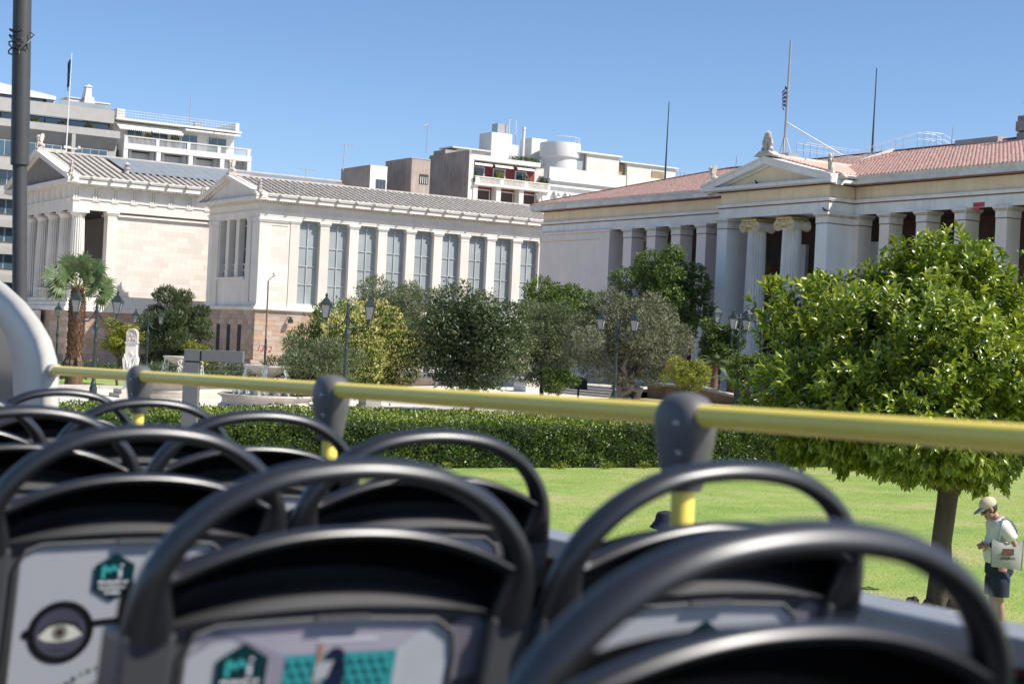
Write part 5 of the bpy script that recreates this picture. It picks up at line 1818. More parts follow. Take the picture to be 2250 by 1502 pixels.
B('seat', WHITEP, o, (46.18, 46.64, 103.18, 103.62, 0.45, 0.48))
B('backrest', WHITEP, o, (46.18, 46.64, 103.6, 103.63, 0.62, 0.9))

# ------------------------------------------------------------------ fountains, stele, pedestal, info board, totem
def fountain(c, label, s=1.0):
    o = thing('fountain', label, 'fountain', c)
    MB().lathe([(2.25 * s, 0), (2.25 * s, 0.16), (2.05 * s, 0.16)], c, 48).build('step', FOUNT, o)
    MB().lathe([(2.02 * s, 0.14), (2.02 * s, 0.30), (1.90 * s, 0.36), (1.86 * s, 0.44), (1.86 * s, 0.58), (1.95 * s, 0.66), (2.05 * s, 0.70), (2.05 * s, 0.77), (1.78 * s, 0.77), (1.76 * s, 0.5)], c, 48).build('basin_wall', FOUNT, o, smooth=25)
    MB().lathe([(1.77 * s, 0.55), (1.77 * s, 0.62)], c, 40).build('water', WATER, o)
    q = MB().lathe([(0.5, 0.5), (0.5, 0.8), (0.36, 0.9), (0.26, 1.1), (0.22, 1.45), (0.30, 1.55)], c, 20)
    for k in range(4):
        an = k * math.pi / 2 + 0.4
        q.ell((c[0] + 0.62 * math.cos(an), c[1] + 0.62 * math.sin(an), c[2] + 0.85), (0.25, 0.25, 0.28), 10, 8)
    q.build('pedestal', FOUNT, o, smooth=35)
    MB().lathe([(0.25, 1.5), (0.55, 1.62), (0.88, 1.80), (0.96, 1.90), (1.0, 1.92), (1.0, 1.99), (0.88, 1.98), (0.6, 1.88)], c, 32).build('upper_bowl', FOUNT, o, smooth=30)
    r = random.Random(int(c[0] * 10))
    q = MB()
    for k in range(330):
        an = r.uniform(0, 6.28)
        t = r.random()
        rr_ = 0.92 + 0.22 * t
        an = round(an / (math.pi / 3)) * math.pi / 3 + r.uniform(-0.12, 0.12)
        z = 1.9 - 1.3 * t ** 1.6
        e = r.uniform(0.012, 0.035)
        q.ell((c[0] + rr_ * math.cos(an), c[1] + rr_ * math.sin(an), c[2] + z), (e, e, e * 2.6), 5, 4)
    for k in range(260):
        an = r.uniform(0, 6.28)
        rr_ = r.uniform(0.9, 1.5)
        e = r.uniform(0.012, 0.045)
        q.ell((c[0] + rr_ * math.cos(an), c[1] + rr_ * math.sin(an), c[2] + 0.62 + r.uniform(0, 0.25)), (e, e, e), 5, 4)
    q.build('spray', SPRAY, o, smooth=True, kind='stuff')
    return o


fountain((27.3, 62.0, 0), 'round marble fountain right of the grey sign, nearer the hedge', 0.98)
fountain((28.55, 75.0, 0), 'round marble fountain behind the post of the grey sign', 1.0)
o = sheet('puddle', 22.8, 25.4, 60.2, 62.2, 8, 8, 0.008, mat('wet_stone', (0.16, 0.14, 0.12), 0.15, 0.2, 1.0), hf=None,
          edge=lambda x, y: (24.1 + (x - 24.1) * math.sqrt(max(0.02, 1 - ((y - 61.2) / 1.0) ** 2)), y))
c = (25.33, 73.35, 0)
o = thing('carved_stele', 'tall white marble stele with rounded carved top and leaf relief', 'monument', c)
q = MB()
for a, b, z0, z1 in ((0.75, 0.75, 0, 0.18), (0.6, 0.6, 0.18, 0.38)):
    q.box(c[0] - a, c[0] + a, c[1] - b, c[1] + b, z0, z1)
q.build('base', FOUNT, o)
SW = mat('white_stele', (0.74, 0.69, 0.62), 0.7, 0.06, 3, 0.3, 20)
q = MB()
q.prism([(-0.29, 0.38), (0.29, 0.38), (0.25, 2.55), (-0.25, 2.55)], 'y', -0.20, 0.20)
for s in (-1, 1):
    q.prism([(s * 0.24, 1.1), (s * 0.28, 1.1), (s * 0.31, 1.4), (s * 0.36, 1.75), (s * 0.34, 1.92), (s * 0.29, 1.8), (s * 0.30, 2.05), (s * 0.26, 1.95), (s * 0.22, 1.7)], 'y', -0.27, 0.1)
    q.tube([(s * 0.05, -0.24, 0.9), (s * 0.12, -0.25, 1.5), (s * 0.25, -0.25, 1.95)], [0.05, 0.05, 0.02], 6)
q.tube([(0, -0.24, 0.7), (0, -0.25, 1.4), (0, -0.24, 1.7)], [0.07, 0.09, 0.03], 7)
q.ell((0, -0.24, 1.55), (0.09, 0.05, 0.12), 8, 6)
q.tube([(-0.12, -0.225, 2.0), (0, -0.23, 2.2), (0.12, -0.225, 2.0)], 0.015, 5)
q.xf(Matrix.Translation(c) @ Matrix.Rotation(-YAW, 4, 'Z'))
q.build('shaft', SW, o)
q = MB()
q.box(-0.30, 0.30, -0.24, 0.24, 2.55, 2.62)
q.prism([(-0.26, 2.62), (0.26, 2.62), (0.26, 3.0)] + [(0.26 * math.cos(rad(k * 18)), 3.0 + 0.26 * math.sin(rad(k * 18))) for k in range(1, 10)] + [(-0.26, 3.0)], 'y', -0.16, 0.2)
q.tube([(0.24 * math.cos(rad(k * 18)), -0.17, 3.0 + 0.23 * math.sin(rad(k * 18))) for k in range(0, 11)], 0.03, 5)
for a, b, e in ((-0.12, 2.76, 0.07), (0.05, 2.78, 0.08), (-0.02, 2.95, 0.07), (0.16, 2.73, 0.05), (-0.2, 2.72, 0.04), (0.12, 2.92, 0.06)):
    q.ell((a, -0.16, b), (e * 0.9, 0.03, e), 7, 6)
q.xf(Matrix.Translation(c) @ Matrix.Rotation(-YAW, 4, 'Z'))
q.build('carved_top', STATUE, o)
c = (31.25, 60.15, 0)
o = thing('stone_pedestal', 'square moulded stone pedestal beside the lamp post at the hedge', 'pedestal', c)
q = MB()
for a, z0, z1 in ((0.56, 0, 0.30), (0.48, 0.30, 0.42), (0.42, 0.42, 0.52), (0.36, 0.52, 0.98), (0.42, 0.98, 1.06), (0.47, 1.06, 1.16)):
    q.box(c[0] - a, c[0] + a, c[1] - a, c[1] + a, z0, z1)
q.build('body', mat('grey_stone', (0.36, 0.33, 0.29), 0.9, 0.2, 2, 0.3, 12, streak=0.4, fine=0.3), o, bevel=0.015)
c = (47.6, 68.2, gz(47.6, 68.2))
o = thing('info_panel', 'dark tilted information panel by the small orange bush', 'sign', c)
B('post', IRON, o, (c[0] - 0.04, c[0] + 0.04, c[1] - 0.04, c[1] + 0.04, c[2], c[2] + 0.9))
st_ = MB().box(-0.45, 0.45, -0.03, 0.03, -0.35, 0.35)
st_.xf(Matrix.Translation((c[0], c[1], c[2] + 0.9)) @ Matrix.Rotation(CR, 4, 'Z') @ Matrix.Rotation(rad(-35), 4, 'X'))
st_.build('panel', mat('panel_dark', (0.05, 0.05, 0.055), 0.4), o)
# grey T shaped street totem
c = Vector((9.2, 23.78, 0))
dT = Vector((0.62, -0.39, 0)).normalized()
nT = Vector((dT.y, -dT.x, 0))
o = thing('street_sign', 'plain grey metal sign post with one arm pointing right', 'sign', tuple(c))


def obox(q, base, u, n, a0, a1, b0, b1, z0, z1):
    vs = []
    for z in (z0, z1):
        for b in (b0, b1):
            for a in (a0, a1):
                p = base + u * a + n * b
                vs.append((p.x, p.y, z))
    q.add(vs, [(0, 2, 3, 1), (4, 5, 7, 6), (0, 1, 5, 4), (2, 6, 7, 3), (0, 4, 6, 2), (1, 3, 7, 5)])
    return q


obox(MB(), c, dT, nT, -0.12, 0.12, -0.085, 0.085, 0, 2.83).build('post', TOTEM, o, bevel=0.006)
obox(MB(), c, dT, nT, -0.11, 0.11, -0.075, 0.075, 2.83, 2.855).build('shadow_gap', DARKIN, o)
obox(MB(), c, dT, nT, -0.12, 0.12, -0.085, 0.085, 2.855, 3.04).build('post_cap', TOTEM, o, bevel=0.006)
obox(MB(), c, dT, nT, 0.12, 0.15, -0.07, 0.07, 2.87, 3.02).build('arm_neck', DARKIN, o)
obox(MB(), c, dT, nT, 0.15, 0.80, -0.085, 0.085, 2.86, 3.04).build('arm', TOTEM, o, bevel=0.006)

# leaning roadside pole at the far left
o = thing('street_pole', 'thick dark grey roadside pole with a tied wire, at the left edge', 'pole', (3.98, 14.06, 0))
pa, pb, pj = Vector((3.99, 14.05, -0.1)), Vector((3.72, 14.2, 7.6)), Vector((3.8, 14.16, 4.72))
MB().tube([pa, pj], [0.068, 0.062], 20).build('lower_tube', POLEG, o, smooth=True)
d = (pb - pj).normalized()
MB().tube([pj - d * 0.0, pb], 0.079, 20).build('sleeve', POLEG, o, smooth=35)
q = MB()
pw = Vector((3.752, 14.12, 5.83))
r = random.Random(4)
for k in range(4):
    z = -0.12 + k * 0.06
    q.tube([pw + Vector((0.086 * math.cos(a), 0.068 + 0.086 * math.sin(a), z + 0.02 * math.sin(a * 2 + k))) for a in [i * 0.5236 for i in range(12)]], 0.007, 5, closed=True)
for k in range(4):
    p = pw + Vector((r.uniform(-0.05, 0.07), -0.035, r.uniform(-0.15, 0.1)))
    q.tube([p, p + Vector((r.uniform(-0.05, 0.06), -0.02, r.uniform(-0.06, 0.1))), p + Vector((r.uniform(-0.04, 0.05), 0.0, r.uniform(-0.12, 0.12)))], 0.0055, 5)
q.build('tied_wire', INK, o)
# ------------------------------------------------------------------ vegetation
def leaf_arrays(rg, clumps, n, L, Wd, out=0.6, up=0.35, rnd_=0.7, shell=0.45, droop=0.0, fold=0.25):
    C = np.asarray(clumps, float)
    w = (C[:, 3] * C[:, 4] * C[:, 5]) ** (2 / 3)
    idx = rg.choice(len(C), n, p=w / w.sum())
    d = rg.normal(size=(n, 3))
    d /= np.linalg.norm(d, axis=1)[:, None]
    rr_ = shell + (1 - shell) * rg.random(n) ** 0.6
    lump = 1 + 0.16 * np.sin(d[:, 0] * 7 + idx) * np.cos(d[:, 1] * 6 + idx * 2) + 0.10 * np.sin(d[:, 2] * 13 + idx)
    pos = C[idx, :3] + d * C[idx, 3:6] * (rr_ * lump)[:, None]
    a = d * out + rg.normal(size=(n, 3)) * rnd_
    a[:, 2] += up - droop
    a /= np.linalg.norm(a, axis=1)[:, None]
    b = rg.normal(size=(n, 3)) * 0.6
    b[:, 2] += 0.9
    b += d * 0.5
    s = np.cross(a, b)
    s /= np.linalg.norm(s, axis=1)[:, None] + 1e-9
    nn = np.cross(s, a)
    sz = rg.uniform(0.65, 1.25, n)
    l_ = (L * sz)[:, None]
    w_ = (Wd * sz * 0.5)[:, None]
    base = pos - a * l_ * 0.3
    left = base + a * l_ * 0.5 + s * w_ + nn * w_ * fold
    tip = base + a * l_ - nn * w_ * 0.2
    right = base + a * l_ * 0.5 - s * w_ + nn * w_ * fold
    V = np.stack([base, left, tip, right], 1).reshape(-1, 3)
    k = np.arange(n)[:, None] * 4
    T = np.concatenate([k + [0, 2, 1], k + [0, 3, 2]], 1).reshape(-1, 3)
    cl = rg.random(len(C))
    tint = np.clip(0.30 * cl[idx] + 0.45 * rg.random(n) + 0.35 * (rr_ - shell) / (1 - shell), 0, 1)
    return V, T, np.repeat(tint, 2)


def crown_clumps(rg, c, r, n, size=(0.28, 0.45), flat=0.8):
    """clumps spread evenly over an ellipsoid, some sunk inside it, sizes uneven"""
    out = []
    m = (r[0] * r[1] * r[2]) ** (1 / 3)
    for k in range(n):
        zz = 1 - 2 * (k + 0.5) / n
        an = k * 2.39996 + rg.uniform(-0.35, 0.35)
        rr_ = math.sqrt(max(0, 1 - zz * zz))
        e = rg.uniform(*size)
        t = (rg.uniform(0.86, 1.06) if k % 4 else rg.uniform(0.3, 0.55)) * (1 - e * 0.62)
        d = (rr_ * math.cos(an), rr_ * math.sin(an), zz)
        p = [c[i] + d[i] * r[i] * t for i in range(3)]
        out.append((*p, m * e * 1.15, m * e * 1.15, m * e * flat))
    out.append((c[0], c[1], c[2], r[0] * 0.55, r[1] * 0.55, r[2] * 0.55))
    return out


LEAFM = {}


def leaf_mat(kind, cols, transl=0.25, rough=0.5, spec=0.35):
    if kind not in LEAFM:
        LEAFM[kind] = mat('leaf_' + kind, (0.1, 0.1, 0.1), rough, tint=cols, transl=transl, spec=spec)
    return LEAFM[kind]


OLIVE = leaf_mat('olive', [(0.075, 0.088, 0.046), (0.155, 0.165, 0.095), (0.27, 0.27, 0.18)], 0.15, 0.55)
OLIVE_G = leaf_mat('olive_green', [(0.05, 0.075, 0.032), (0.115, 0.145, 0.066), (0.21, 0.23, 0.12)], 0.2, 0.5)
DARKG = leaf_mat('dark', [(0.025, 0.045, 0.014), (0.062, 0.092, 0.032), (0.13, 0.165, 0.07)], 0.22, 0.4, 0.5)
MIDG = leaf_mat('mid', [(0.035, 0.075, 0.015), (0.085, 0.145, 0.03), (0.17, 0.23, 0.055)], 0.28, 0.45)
FLOWER = leaf_mat('flower', [(0.40, 0.37, 0.11), (0.54, 0.49, 0.17), (0.66, 0.60, 0.26)], 0.2, 0.7)
YELG = leaf_mat('yellow_green', [(0.10, 0.14, 0.018), (0.22, 0.24, 0.035), (0.38, 0.36, 0.06)], 0.35, 0.45)
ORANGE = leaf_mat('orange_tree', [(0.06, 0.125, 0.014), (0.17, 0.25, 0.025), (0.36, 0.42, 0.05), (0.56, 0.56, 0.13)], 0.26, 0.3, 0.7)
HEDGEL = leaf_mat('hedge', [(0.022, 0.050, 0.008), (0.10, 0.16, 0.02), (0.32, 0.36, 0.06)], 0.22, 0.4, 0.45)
PALML = leaf_mat('palm', [(0.045, 0.085, 0.028), (0.095, 0.150, 0.055), (0.19, 0.23, 0.10)], 0.2, 0.45)
GRASSL = leaf_mat('grass', [(0.24, 0.36, 0.09), (0.38, 0.46, 0.15), (0.55, 0.52, 0.28)], 0.55, 0.7, 0.1)


def limb(q, p0, p1, r0, r1, rg, bend=0.12, n=5, seg=7):
    p0, p1 = Vector(p0), Vector(p1)
    L = (p1 - p0).length
    pts = []
    for i in range(n + 1):
        t = i / n
        j = Vector(rg.normal(size=3)) * (bend * L * math.sin(math.pi * t) * 0.5)
        pts.append(p0.lerp(p1, t) + j)
    q.tube(pts, [r0 + (r1 - r0) * i / n for i in range(n + 1)], seg)
    return pts


def tree(name, label, base, c, r_, n_, L, Wd, m, seed, trunk_r=0.14, ncl=16, bark=BARK, cat='tree', fork=0.45, group=None, size=(0.28, 0.45), extra=None, lean=None, **kw):
    r = tuple(q_ * 1.12 for q_ in r_)
    n = int(n_ * 1.25)
    rg = np.random.default_rng(seed)
    o = thing(name, label, cat, base, group=group)
    cl = crown_clumps(rg, c, r, ncl, size)
    q = MB()
    top = Vector(c) - Vector((0, 0, r[2] * 0.35))
    fk = Vector(base).lerp(top, fork)
    limb(q, (base[0], base[1], base[2] - 0.1), fk, trunk_r * 1.15, trunk_r * 0.85, rg, 0.1, 6, 9)
    for k in range(min(9, ncl)):
        limb(q, fk, cl[k][:3], trunk_r * 0.6, trunk_r * 0.12, rg, 0.16, 6, 6)
    q.build('trunk', bark, o, smooth=True)
    V, T, t = leaf_arrays(rg, cl, n, L, Wd, **kw)
    arr_mesh('crown', V, T, m, o, t)
    if extra:
        m2, n2, L2, W2, sub, kw2, nm = extra
        V, T, t = leaf_arrays(rg, sub(cl), n2, L2, W2, **kw2)
        arr_mesh(nm, V, T, m2, o, t)
    return o


def G3(x, y, dz=0.0):
    return (x, y, gz(x, y) + dz)


tree('oleander_tree', 'tall dark spiky tree in the shade between the two library fronts', (40.1, 106.2, 0), (39.8, 106.3, 3.1), (2.35, 2.0, 3.0), 26000, 0.24, 0.06, DARKG, 21, 0.16, 26, up=1.0, rnd_=0.45, fork=0.2, size=(0.20, 0.38))
tree('small_tree', 'small sparse tree with bare twigs behind the white stele', (28.9, 85.9, 0), (29.05, 85.8, 2.75), (1.05, 0.95, 1.0), 4200, 0.15, 0.06, YELG, 22, 0.07, 12, rnd_=0.9, up=0.2)
tree('orange_bush', 'small bright green citrus behind the arm of the grey sign', (37.2, 94.9, 0), (37.2, 94.9, 1.75), (1.1, 1.0, 0.85), 5200, 0.16, 0.07, YELG, 23, 0.07, 9)
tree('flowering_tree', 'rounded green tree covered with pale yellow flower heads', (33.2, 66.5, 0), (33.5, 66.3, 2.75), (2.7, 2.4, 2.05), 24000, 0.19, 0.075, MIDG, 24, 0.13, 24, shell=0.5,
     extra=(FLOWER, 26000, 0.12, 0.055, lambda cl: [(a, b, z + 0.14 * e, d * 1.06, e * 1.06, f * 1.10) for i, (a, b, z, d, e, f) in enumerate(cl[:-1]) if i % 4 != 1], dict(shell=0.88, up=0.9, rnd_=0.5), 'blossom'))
tree('olive_bush', 'grey green bushy olive in front of the flowering tree', (29.6, 61.8, 0), (29.3, 61.9, 1.95), (1.95, 1.6, 1.35), 17000, 0.15, 0.038, OLIVE_G, 25, 0.10, 18, up=0.7, rnd_=0.5, fork=0.3)
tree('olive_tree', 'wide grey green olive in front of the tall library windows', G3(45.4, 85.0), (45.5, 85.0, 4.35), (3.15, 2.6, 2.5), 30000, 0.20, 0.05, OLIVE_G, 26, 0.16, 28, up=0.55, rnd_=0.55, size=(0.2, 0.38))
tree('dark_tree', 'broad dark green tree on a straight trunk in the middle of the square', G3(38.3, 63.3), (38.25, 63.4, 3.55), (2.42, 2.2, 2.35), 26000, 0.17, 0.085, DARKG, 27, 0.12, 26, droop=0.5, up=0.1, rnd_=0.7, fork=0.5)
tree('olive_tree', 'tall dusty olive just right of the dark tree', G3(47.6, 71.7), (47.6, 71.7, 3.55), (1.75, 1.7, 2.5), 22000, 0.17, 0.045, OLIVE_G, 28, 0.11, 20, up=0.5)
tree('orange_bush', 'low round citrus bush with a few fruits before the stone steps', G3(45.0, 66.2), (44.95, 66.25, 1.70), (0.98, 0.9, 0.68), 5200, 0.13, 0.06, MIDG, 29, 0.05, 10)
tree('leafy_tree', 'light green leafy tree between the library end and the first pier', G3(55.0, 81.5), (55.2, 81.6, 5.4), (2.6, 2.3, 1.9), 19000, 0.20, 0.09, MIDG, 30, 0.15, 20, rnd_=0.6)
tree('tall_tree', 'tall dark green tree with layered clumps against the shaded piers', (58.6, 76.3, 1.2), (58.8, 75.9, 6.6), (2.7, 2.4, 3.0), 30000, 0.20, 0.075, MIDG, 31, 0.16, 30, size=(0.18, 0.32), shell=0.6, droop=0.5, up=0.15)
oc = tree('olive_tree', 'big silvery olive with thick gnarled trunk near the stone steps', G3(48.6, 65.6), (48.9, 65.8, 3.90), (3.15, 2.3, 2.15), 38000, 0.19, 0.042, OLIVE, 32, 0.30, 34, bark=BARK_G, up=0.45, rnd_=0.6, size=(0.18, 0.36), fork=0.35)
q = MB()
rg = np.random.default_rng(9)
for k in range(7):
    an = k * 0.9
    bx, by = 48.6 + 0.28 * math.cos(an), 65.6 + 0.28 * math.sin(an)
    limb(q, (bx + 0.25 * math.cos(an), by + 0.25 * math.sin(an), 0.5), (bx, by, 2.0), 0.26, 0.20, rg, 0.2, 5, 8)
q.build('gnarled_trunk', BARK_G, oc, smooth=True)
tree('yellow_tree', 'small round bright yellow green tree in front of the big olive', G3(45.4, 56.6), (45.35, 56.5, 2.42), (1.02, 0.95, 0.70), 7200, 0.11, 0.05, YELG, 33, 0.055, 14, shell=0.6)
tree('green_shrub', 'deep green shrub left of the portico pillar behind the palms', (55.3, 66.1, 1.2), (55.2, 66.0, 3.9), (1.1, 1.0, 1.5), 8200, 0.18, 0.075, MIDG, 34, 0.07, 12)
tree('small_tree', 'small leaning tree right behind the lamp post by the brown wall', G3(52.0, 59.9), (51.7, 59.6, 2.75), (1.25, 1.0, 0.75), 6500, 0.13, 0.06, MIDG, 35, 0.09, 12, fork=0.6)


def frond(q_v, q_t, tints, p0, d, L, rg, drop, wid, n=26, leafl=0.42):
    """feather palm frond: rib with leaflets on both sides"""
    d = Vector(d).normalized()
    side = d.cross(Vector((0, 0, 1))).normalized()
    for i in range(n):
        t = i / (n - 1)
        p = Vector(p0) + d * (L * t) - Vector((0, 0, drop * t * t))
        l_ = leafl * (0.35 + 0.65 * math.sin(math.pi * min(1, t * 0.9 + 0.1)))
        tang = (d * L - Vector((0, 0, 2 * drop * t))).normalized()
        for s in (-1, 1):
            a = (side * s * 0.8 + tang * 0.7 - Vector((0, 0, 0.25))).normalized()
            w = tang * wid
            b = len(q_v)
            q_v.extend([tuple(p - w), tuple(p + w), tuple(p + a * l_)])
            q_t.append((b, b + 1, b + 2))
            tints.append(rg.uniform(0.3, 1))


def feather_palm(base, lab, seed, h, L):
    o = thing('palm_tree', lab, 'palm tree', base)
    rg = np.random.default_rng(seed)
    MB().tube([(base[0], base[1], base[2] - 0.1), (base[0], base[1], base[2] + h)], [0.2, 0.16], 10).build('trunk', PALMBARK, o)
    for k in range(16):
        an = k * 2.4
        el = rg.uniform(0.1, 1.2)
        V, T, ti = [], [], []
        frond(V, T, ti, (base[0], base[1], base[2] + h), (math.cos(an) * math.cos(el), math.sin(an) * math.cos(el), math.sin(el)), L * rg.uniform(0.8, 1.1), rg, rg.uniform(0.5, 1.1), 0.016)
        arr_mesh('frond', V, T, PALML, o, ti)


feather_palm((53.2, 62.6, 1.0), 'low feather palm arching behind the brown wall and the grey olive', 41, 0.8, 1.6)
feather_palm((54.2, 65.2, 1.25), 'second feather palm with drooping fronds beside the green shrub', 42, 1.6, 1.5)
feather_palm((17.3, 62.0, 0.0), 'young small palm low behind the white bus front', 43, 0.25, 0.9)

# fan palm with shaggy trunk
PB = (26.2, 84.95, 0.05)
pt = thing('fan_palm', 'fan palm with shaggy brown trunk in front of the doric temple', 'palm tree', PB)
q = MB()
q.lathe([(0.50, -0.1), (0.46, 0.3), (0.42, 0.9), (0.44, 1.5), (0.40, 2.2), (0.41, 3.2), (0.40, 4.2), (0.34, 4.8), (0.2, 5.25), (0.05, 5.4)], PB, 18)
q.build('trunk', PALMBARK, pt, smooth=True)
rg = np.random.default_rng(50)
q = MB()
for j in range(30):
    z = 0.9 + j * 0.143
    for k in range(13):
        an = k * 2 * math.pi / 13 + j * 0.37 + rg.uniform(-0.08, 0.08)
        r0 = 0.39 if z < 4.3 else 0.39 - (z - 4.3) * 0.2
        ca, sa = math.cos(an), math.sin(an)
        w = 0.085
        p = Vector((PB[0] + r0 * ca, PB[1] + r0 * sa, PB[2] + z))
        t_ = Vector((-sa, ca, 0))
        o_ = Vector((ca, sa, 0))
        h = rg.uniform(0.16, 0.26)
        e = rg.uniform(0.06, 0.13) * (1.5 if z < 1.6 else 1)
        vs = [p - t_ * w, p + t_ * w, p + t_ * w * 0.5 + o_ * e + Vector((0, 0, h)), p - t_ * w * 0.5 + o_ * e + Vector((0, 0, h)), p - o_ * 0.03 + Vector((0, 0, h * 0.9))]
        q.add(vs, [(0, 1, 2, 3), (0, 3, 4), (1, 4, 2), (3, 2, 4)])
q.build('leaf_stub', PALMBARK, pt, kind='stuff')
q = MB()
for k in range(16):
    an = rg.uniform(2.4, 5.2)
    p = Vector((PB[0] + 0.45 * math.cos(an), PB[1] + 0.45 * math.sin(an), PB[2] + rg.uniform(1.0, 1.7)))
    q.tube([p, p + Vector((0.15 * math.cos(an), 0.15 * math.sin(an), -0.25)), p + Vector((0.1 * math.cos(an), 0.1 * math.sin(an), -0.8))], [0.05, 0.07, 0.02], 5, flat=0.4)
q.build('dead_leaf', mat('dead_palm_leaf', (0.13, 0.10, 0.075), 0.9, 0.4, 8), pt, kind='stuff')
STALK = mat('palm_stalk', (0.22, 0.24, 0.08), 0.6, 0.15, 6)
view = Vector((math.sin(YAW), math.cos(YAW), 0))
right = Vector((math.cos(YAW), -math.sin(YAW), 0))
FRS = [(-72, 1.35, 0.2), (-52, 1.75, -0.3), (-38, 1.4, 0.5), (-20, 1.75, -0.1), (-8, 1.3, -0.7), (6, 1.7, 0.3), (18, 1.35, -0.5), (33, 1.75, 0.2), (50, 1.55, -0.4), (63, 1.65, 0.3), (80, 1.7, -0.1), (-84, 1.0, -0.5), (-60, 1.1, -0.9), (28, 1.0, -0.9), (72, 1.15, -0.8), (-30, 1.15, -0.95), (45, 1.1, 0.9), (-45, 1.2, 0.9), (0, 1.6, 0.9), (94, 1.35, 0.2)]
for (ang, Lp, dep) in FRS:
    a = rad(ang)
    Lp *= 1.14
    dirv = (right * math.sin(a) + Vector((0, 0, 1)) * math.cos(a) + view * dep * 0.75).normalized()
    p0 = Vector(PB) + Vector((0, 0, 5.15))
    pk = p0 + dirv * Lp * 0.78 - Vector((0, 0, 0.16 * Lp * abs(math.sin(a))))
    fr = MB().tube([p0, p0.lerp(pk, 0.5) + Vector((0, 0, 0.08)), pk], [0.045, 0.028, 0.02], 5).build('frond', STALK, pt)
    V, T, ti = [], [], []
    tang = (pk - p0).normalized()
    sd_ = tang.cross(-view * 0.8 + Vector((0, 0, 0.5))).normalized()
    nr = sd_.cross(tang).normalized()
    nb_ = 26
    for i in range(nb_):
        th = rad(-118 + 236 * i / (nb_ - 1))
        dl = (tang * math.cos(th) + sd_ * math.sin(th)).normalized()
        Lb = rg.uniform(0.72, 0.95) * (1.0 if abs(th) < 1.4 else 0.75)
        m1 = pk + dl * Lb * 0.55 + nr * 0.03
        tip = pk + dl * Lb + nr * 0.02 - Vector((0, 0, rg.uniform(0.06, 0.28)))
        w = dl.cross(nr).normalized() * 0.042
        b = len(V)
        V += [tuple(pk), tuple(m1 + w - nr * 0.02), tuple(m1), tuple(m1 - w - nr * 0.02), tuple(tip)]
        T += [(b, b + 1, b + 2), (b, b + 2, b + 3), (b + 1, b + 4, b + 2), (b + 2, b + 4, b + 3)]
        tv = rg.uniform(0.15, 0.75)
        ti += [tv, tv, min(1, tv + 0.3), min(1, tv + 0.3)]
    arr_mesh('leaf_fan', V, T, PALML, fr, ti, off=Vector(PB))

# hedge: dark twiggy core inside, clipped leafy surface
HX0, HX1, HY0, HY1, HH = 4.0, 46.0, 36.3, 42.3, 1.22
hd = thing('clipped_hedge', 'long clipped green hedge between the lawn and the paved square', 'hedge', (HX0, HY0, 0))
q = MB()
N_ = 60
for i in range(N_):
    xa = HX0 + (HX1 - HX0) * i / N_
    q.box(xa, xa + (HX1 - HX0) / N_, HY0 + 0.16, HY1 - 0.16, 0.0, HH - 0.17)
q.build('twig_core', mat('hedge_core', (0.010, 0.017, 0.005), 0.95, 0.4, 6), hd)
rg = np.random.default_rng(77)
nH = 120000
face = rg.random(nH)
X = rg.uniform(HX0, HX1, nH)
# front 45%, top 45%, rest spread inside
fr_ = face < 0.36
tp_ = (face >= 0.42) & (face < 0.9)
Z = np.where(fr_, rg.uniform(0.03, HH, nH), np.where(tp_, HH, rg.uniform(0.1, HH, nH)))
Yh = np.where(fr_, HY0, np.where(tp_, rg.uniform(HY0, HY1, nH), HY1))
wob = 0.06 * np.sin(X * 2.1) + 0.05 * np.sin(X * 5.3 + 1) + 0.04 * np.sin(X * 0.7) + 0.05 * np.sin(X * 9.1 + Yh * 7)
dep = rg.exponential(0.055, nH)
spr = np.where(rg.random(nH) < 0.015, rg.uniform(0.03, 0.16, nH), 0)
Yh = np.where(fr_, Yh + dep - wob * 0.6 + 0.05 * np.sin(Z * 9 + X * 3), Yh)
Z = np.where(tp_, Z - dep + wob * 0.5 + 0.03 * np.sin(Yh * 6 + X) + spr, Z)
corner = np.minimum(1, np.maximum(0, (Z - HH + 0.22) / 0.22))
Yh = np.where(fr_, Yh + 0.10 * corner ** 2, Yh)
P = np.stack([X, Yh, Z], 1)
dv = np.stack([np.zeros(nH), np.where(fr_, -1.0, 0.0), np.where(tp_, 1.0, 0.25)], 1)
a = dv * 0.5 + rg.normal(size=(nH, 3)) * 0.6
a[:, 2] += 0.45
a /= np.linalg.norm(a, axis=1)[:, None]
b = dv * 1.0 + rg.normal(size=(nH, 3)) * 0.7
s = np.cross(a, b)
s /= np.linalg.norm(s, axis=1)[:, None] + 1e-9
nn = np.cross(s, a)
sz = rg.uniform(0.6, 1.3, nH)[:, None]
l_, w_ = 0.085 * sz, 0.023 * sz
V = np.stack([P, P + a * l_ * 0.5 + s * w_ + nn * w_ * 0.3, P + a * l_, P + a * l_ * 0.5 - s * w_ + nn * w_ * 0.3], 1).reshape(-1, 3)
k = np.arange(nH)[:, None] * 4
T = np.concatenate([k + [0, 2, 1], k + [0, 3, 2]], 1).reshape(-1, 3)
tint = np.clip(np.where(tp_, 0.35, 0.0) + rg.random(nH) * 0.45 + 0.35 * np.exp(-dep / 0.05) * rg.random(nH) + 0.10 * np.sin(X * 1.3), 0, 1)  # paler top leaves, darker front: sunlight and shade put into the leaf colour
arr_mesh('leaf_surface', V, T, HEDGEL, hd, np.repeat(tint, 2))

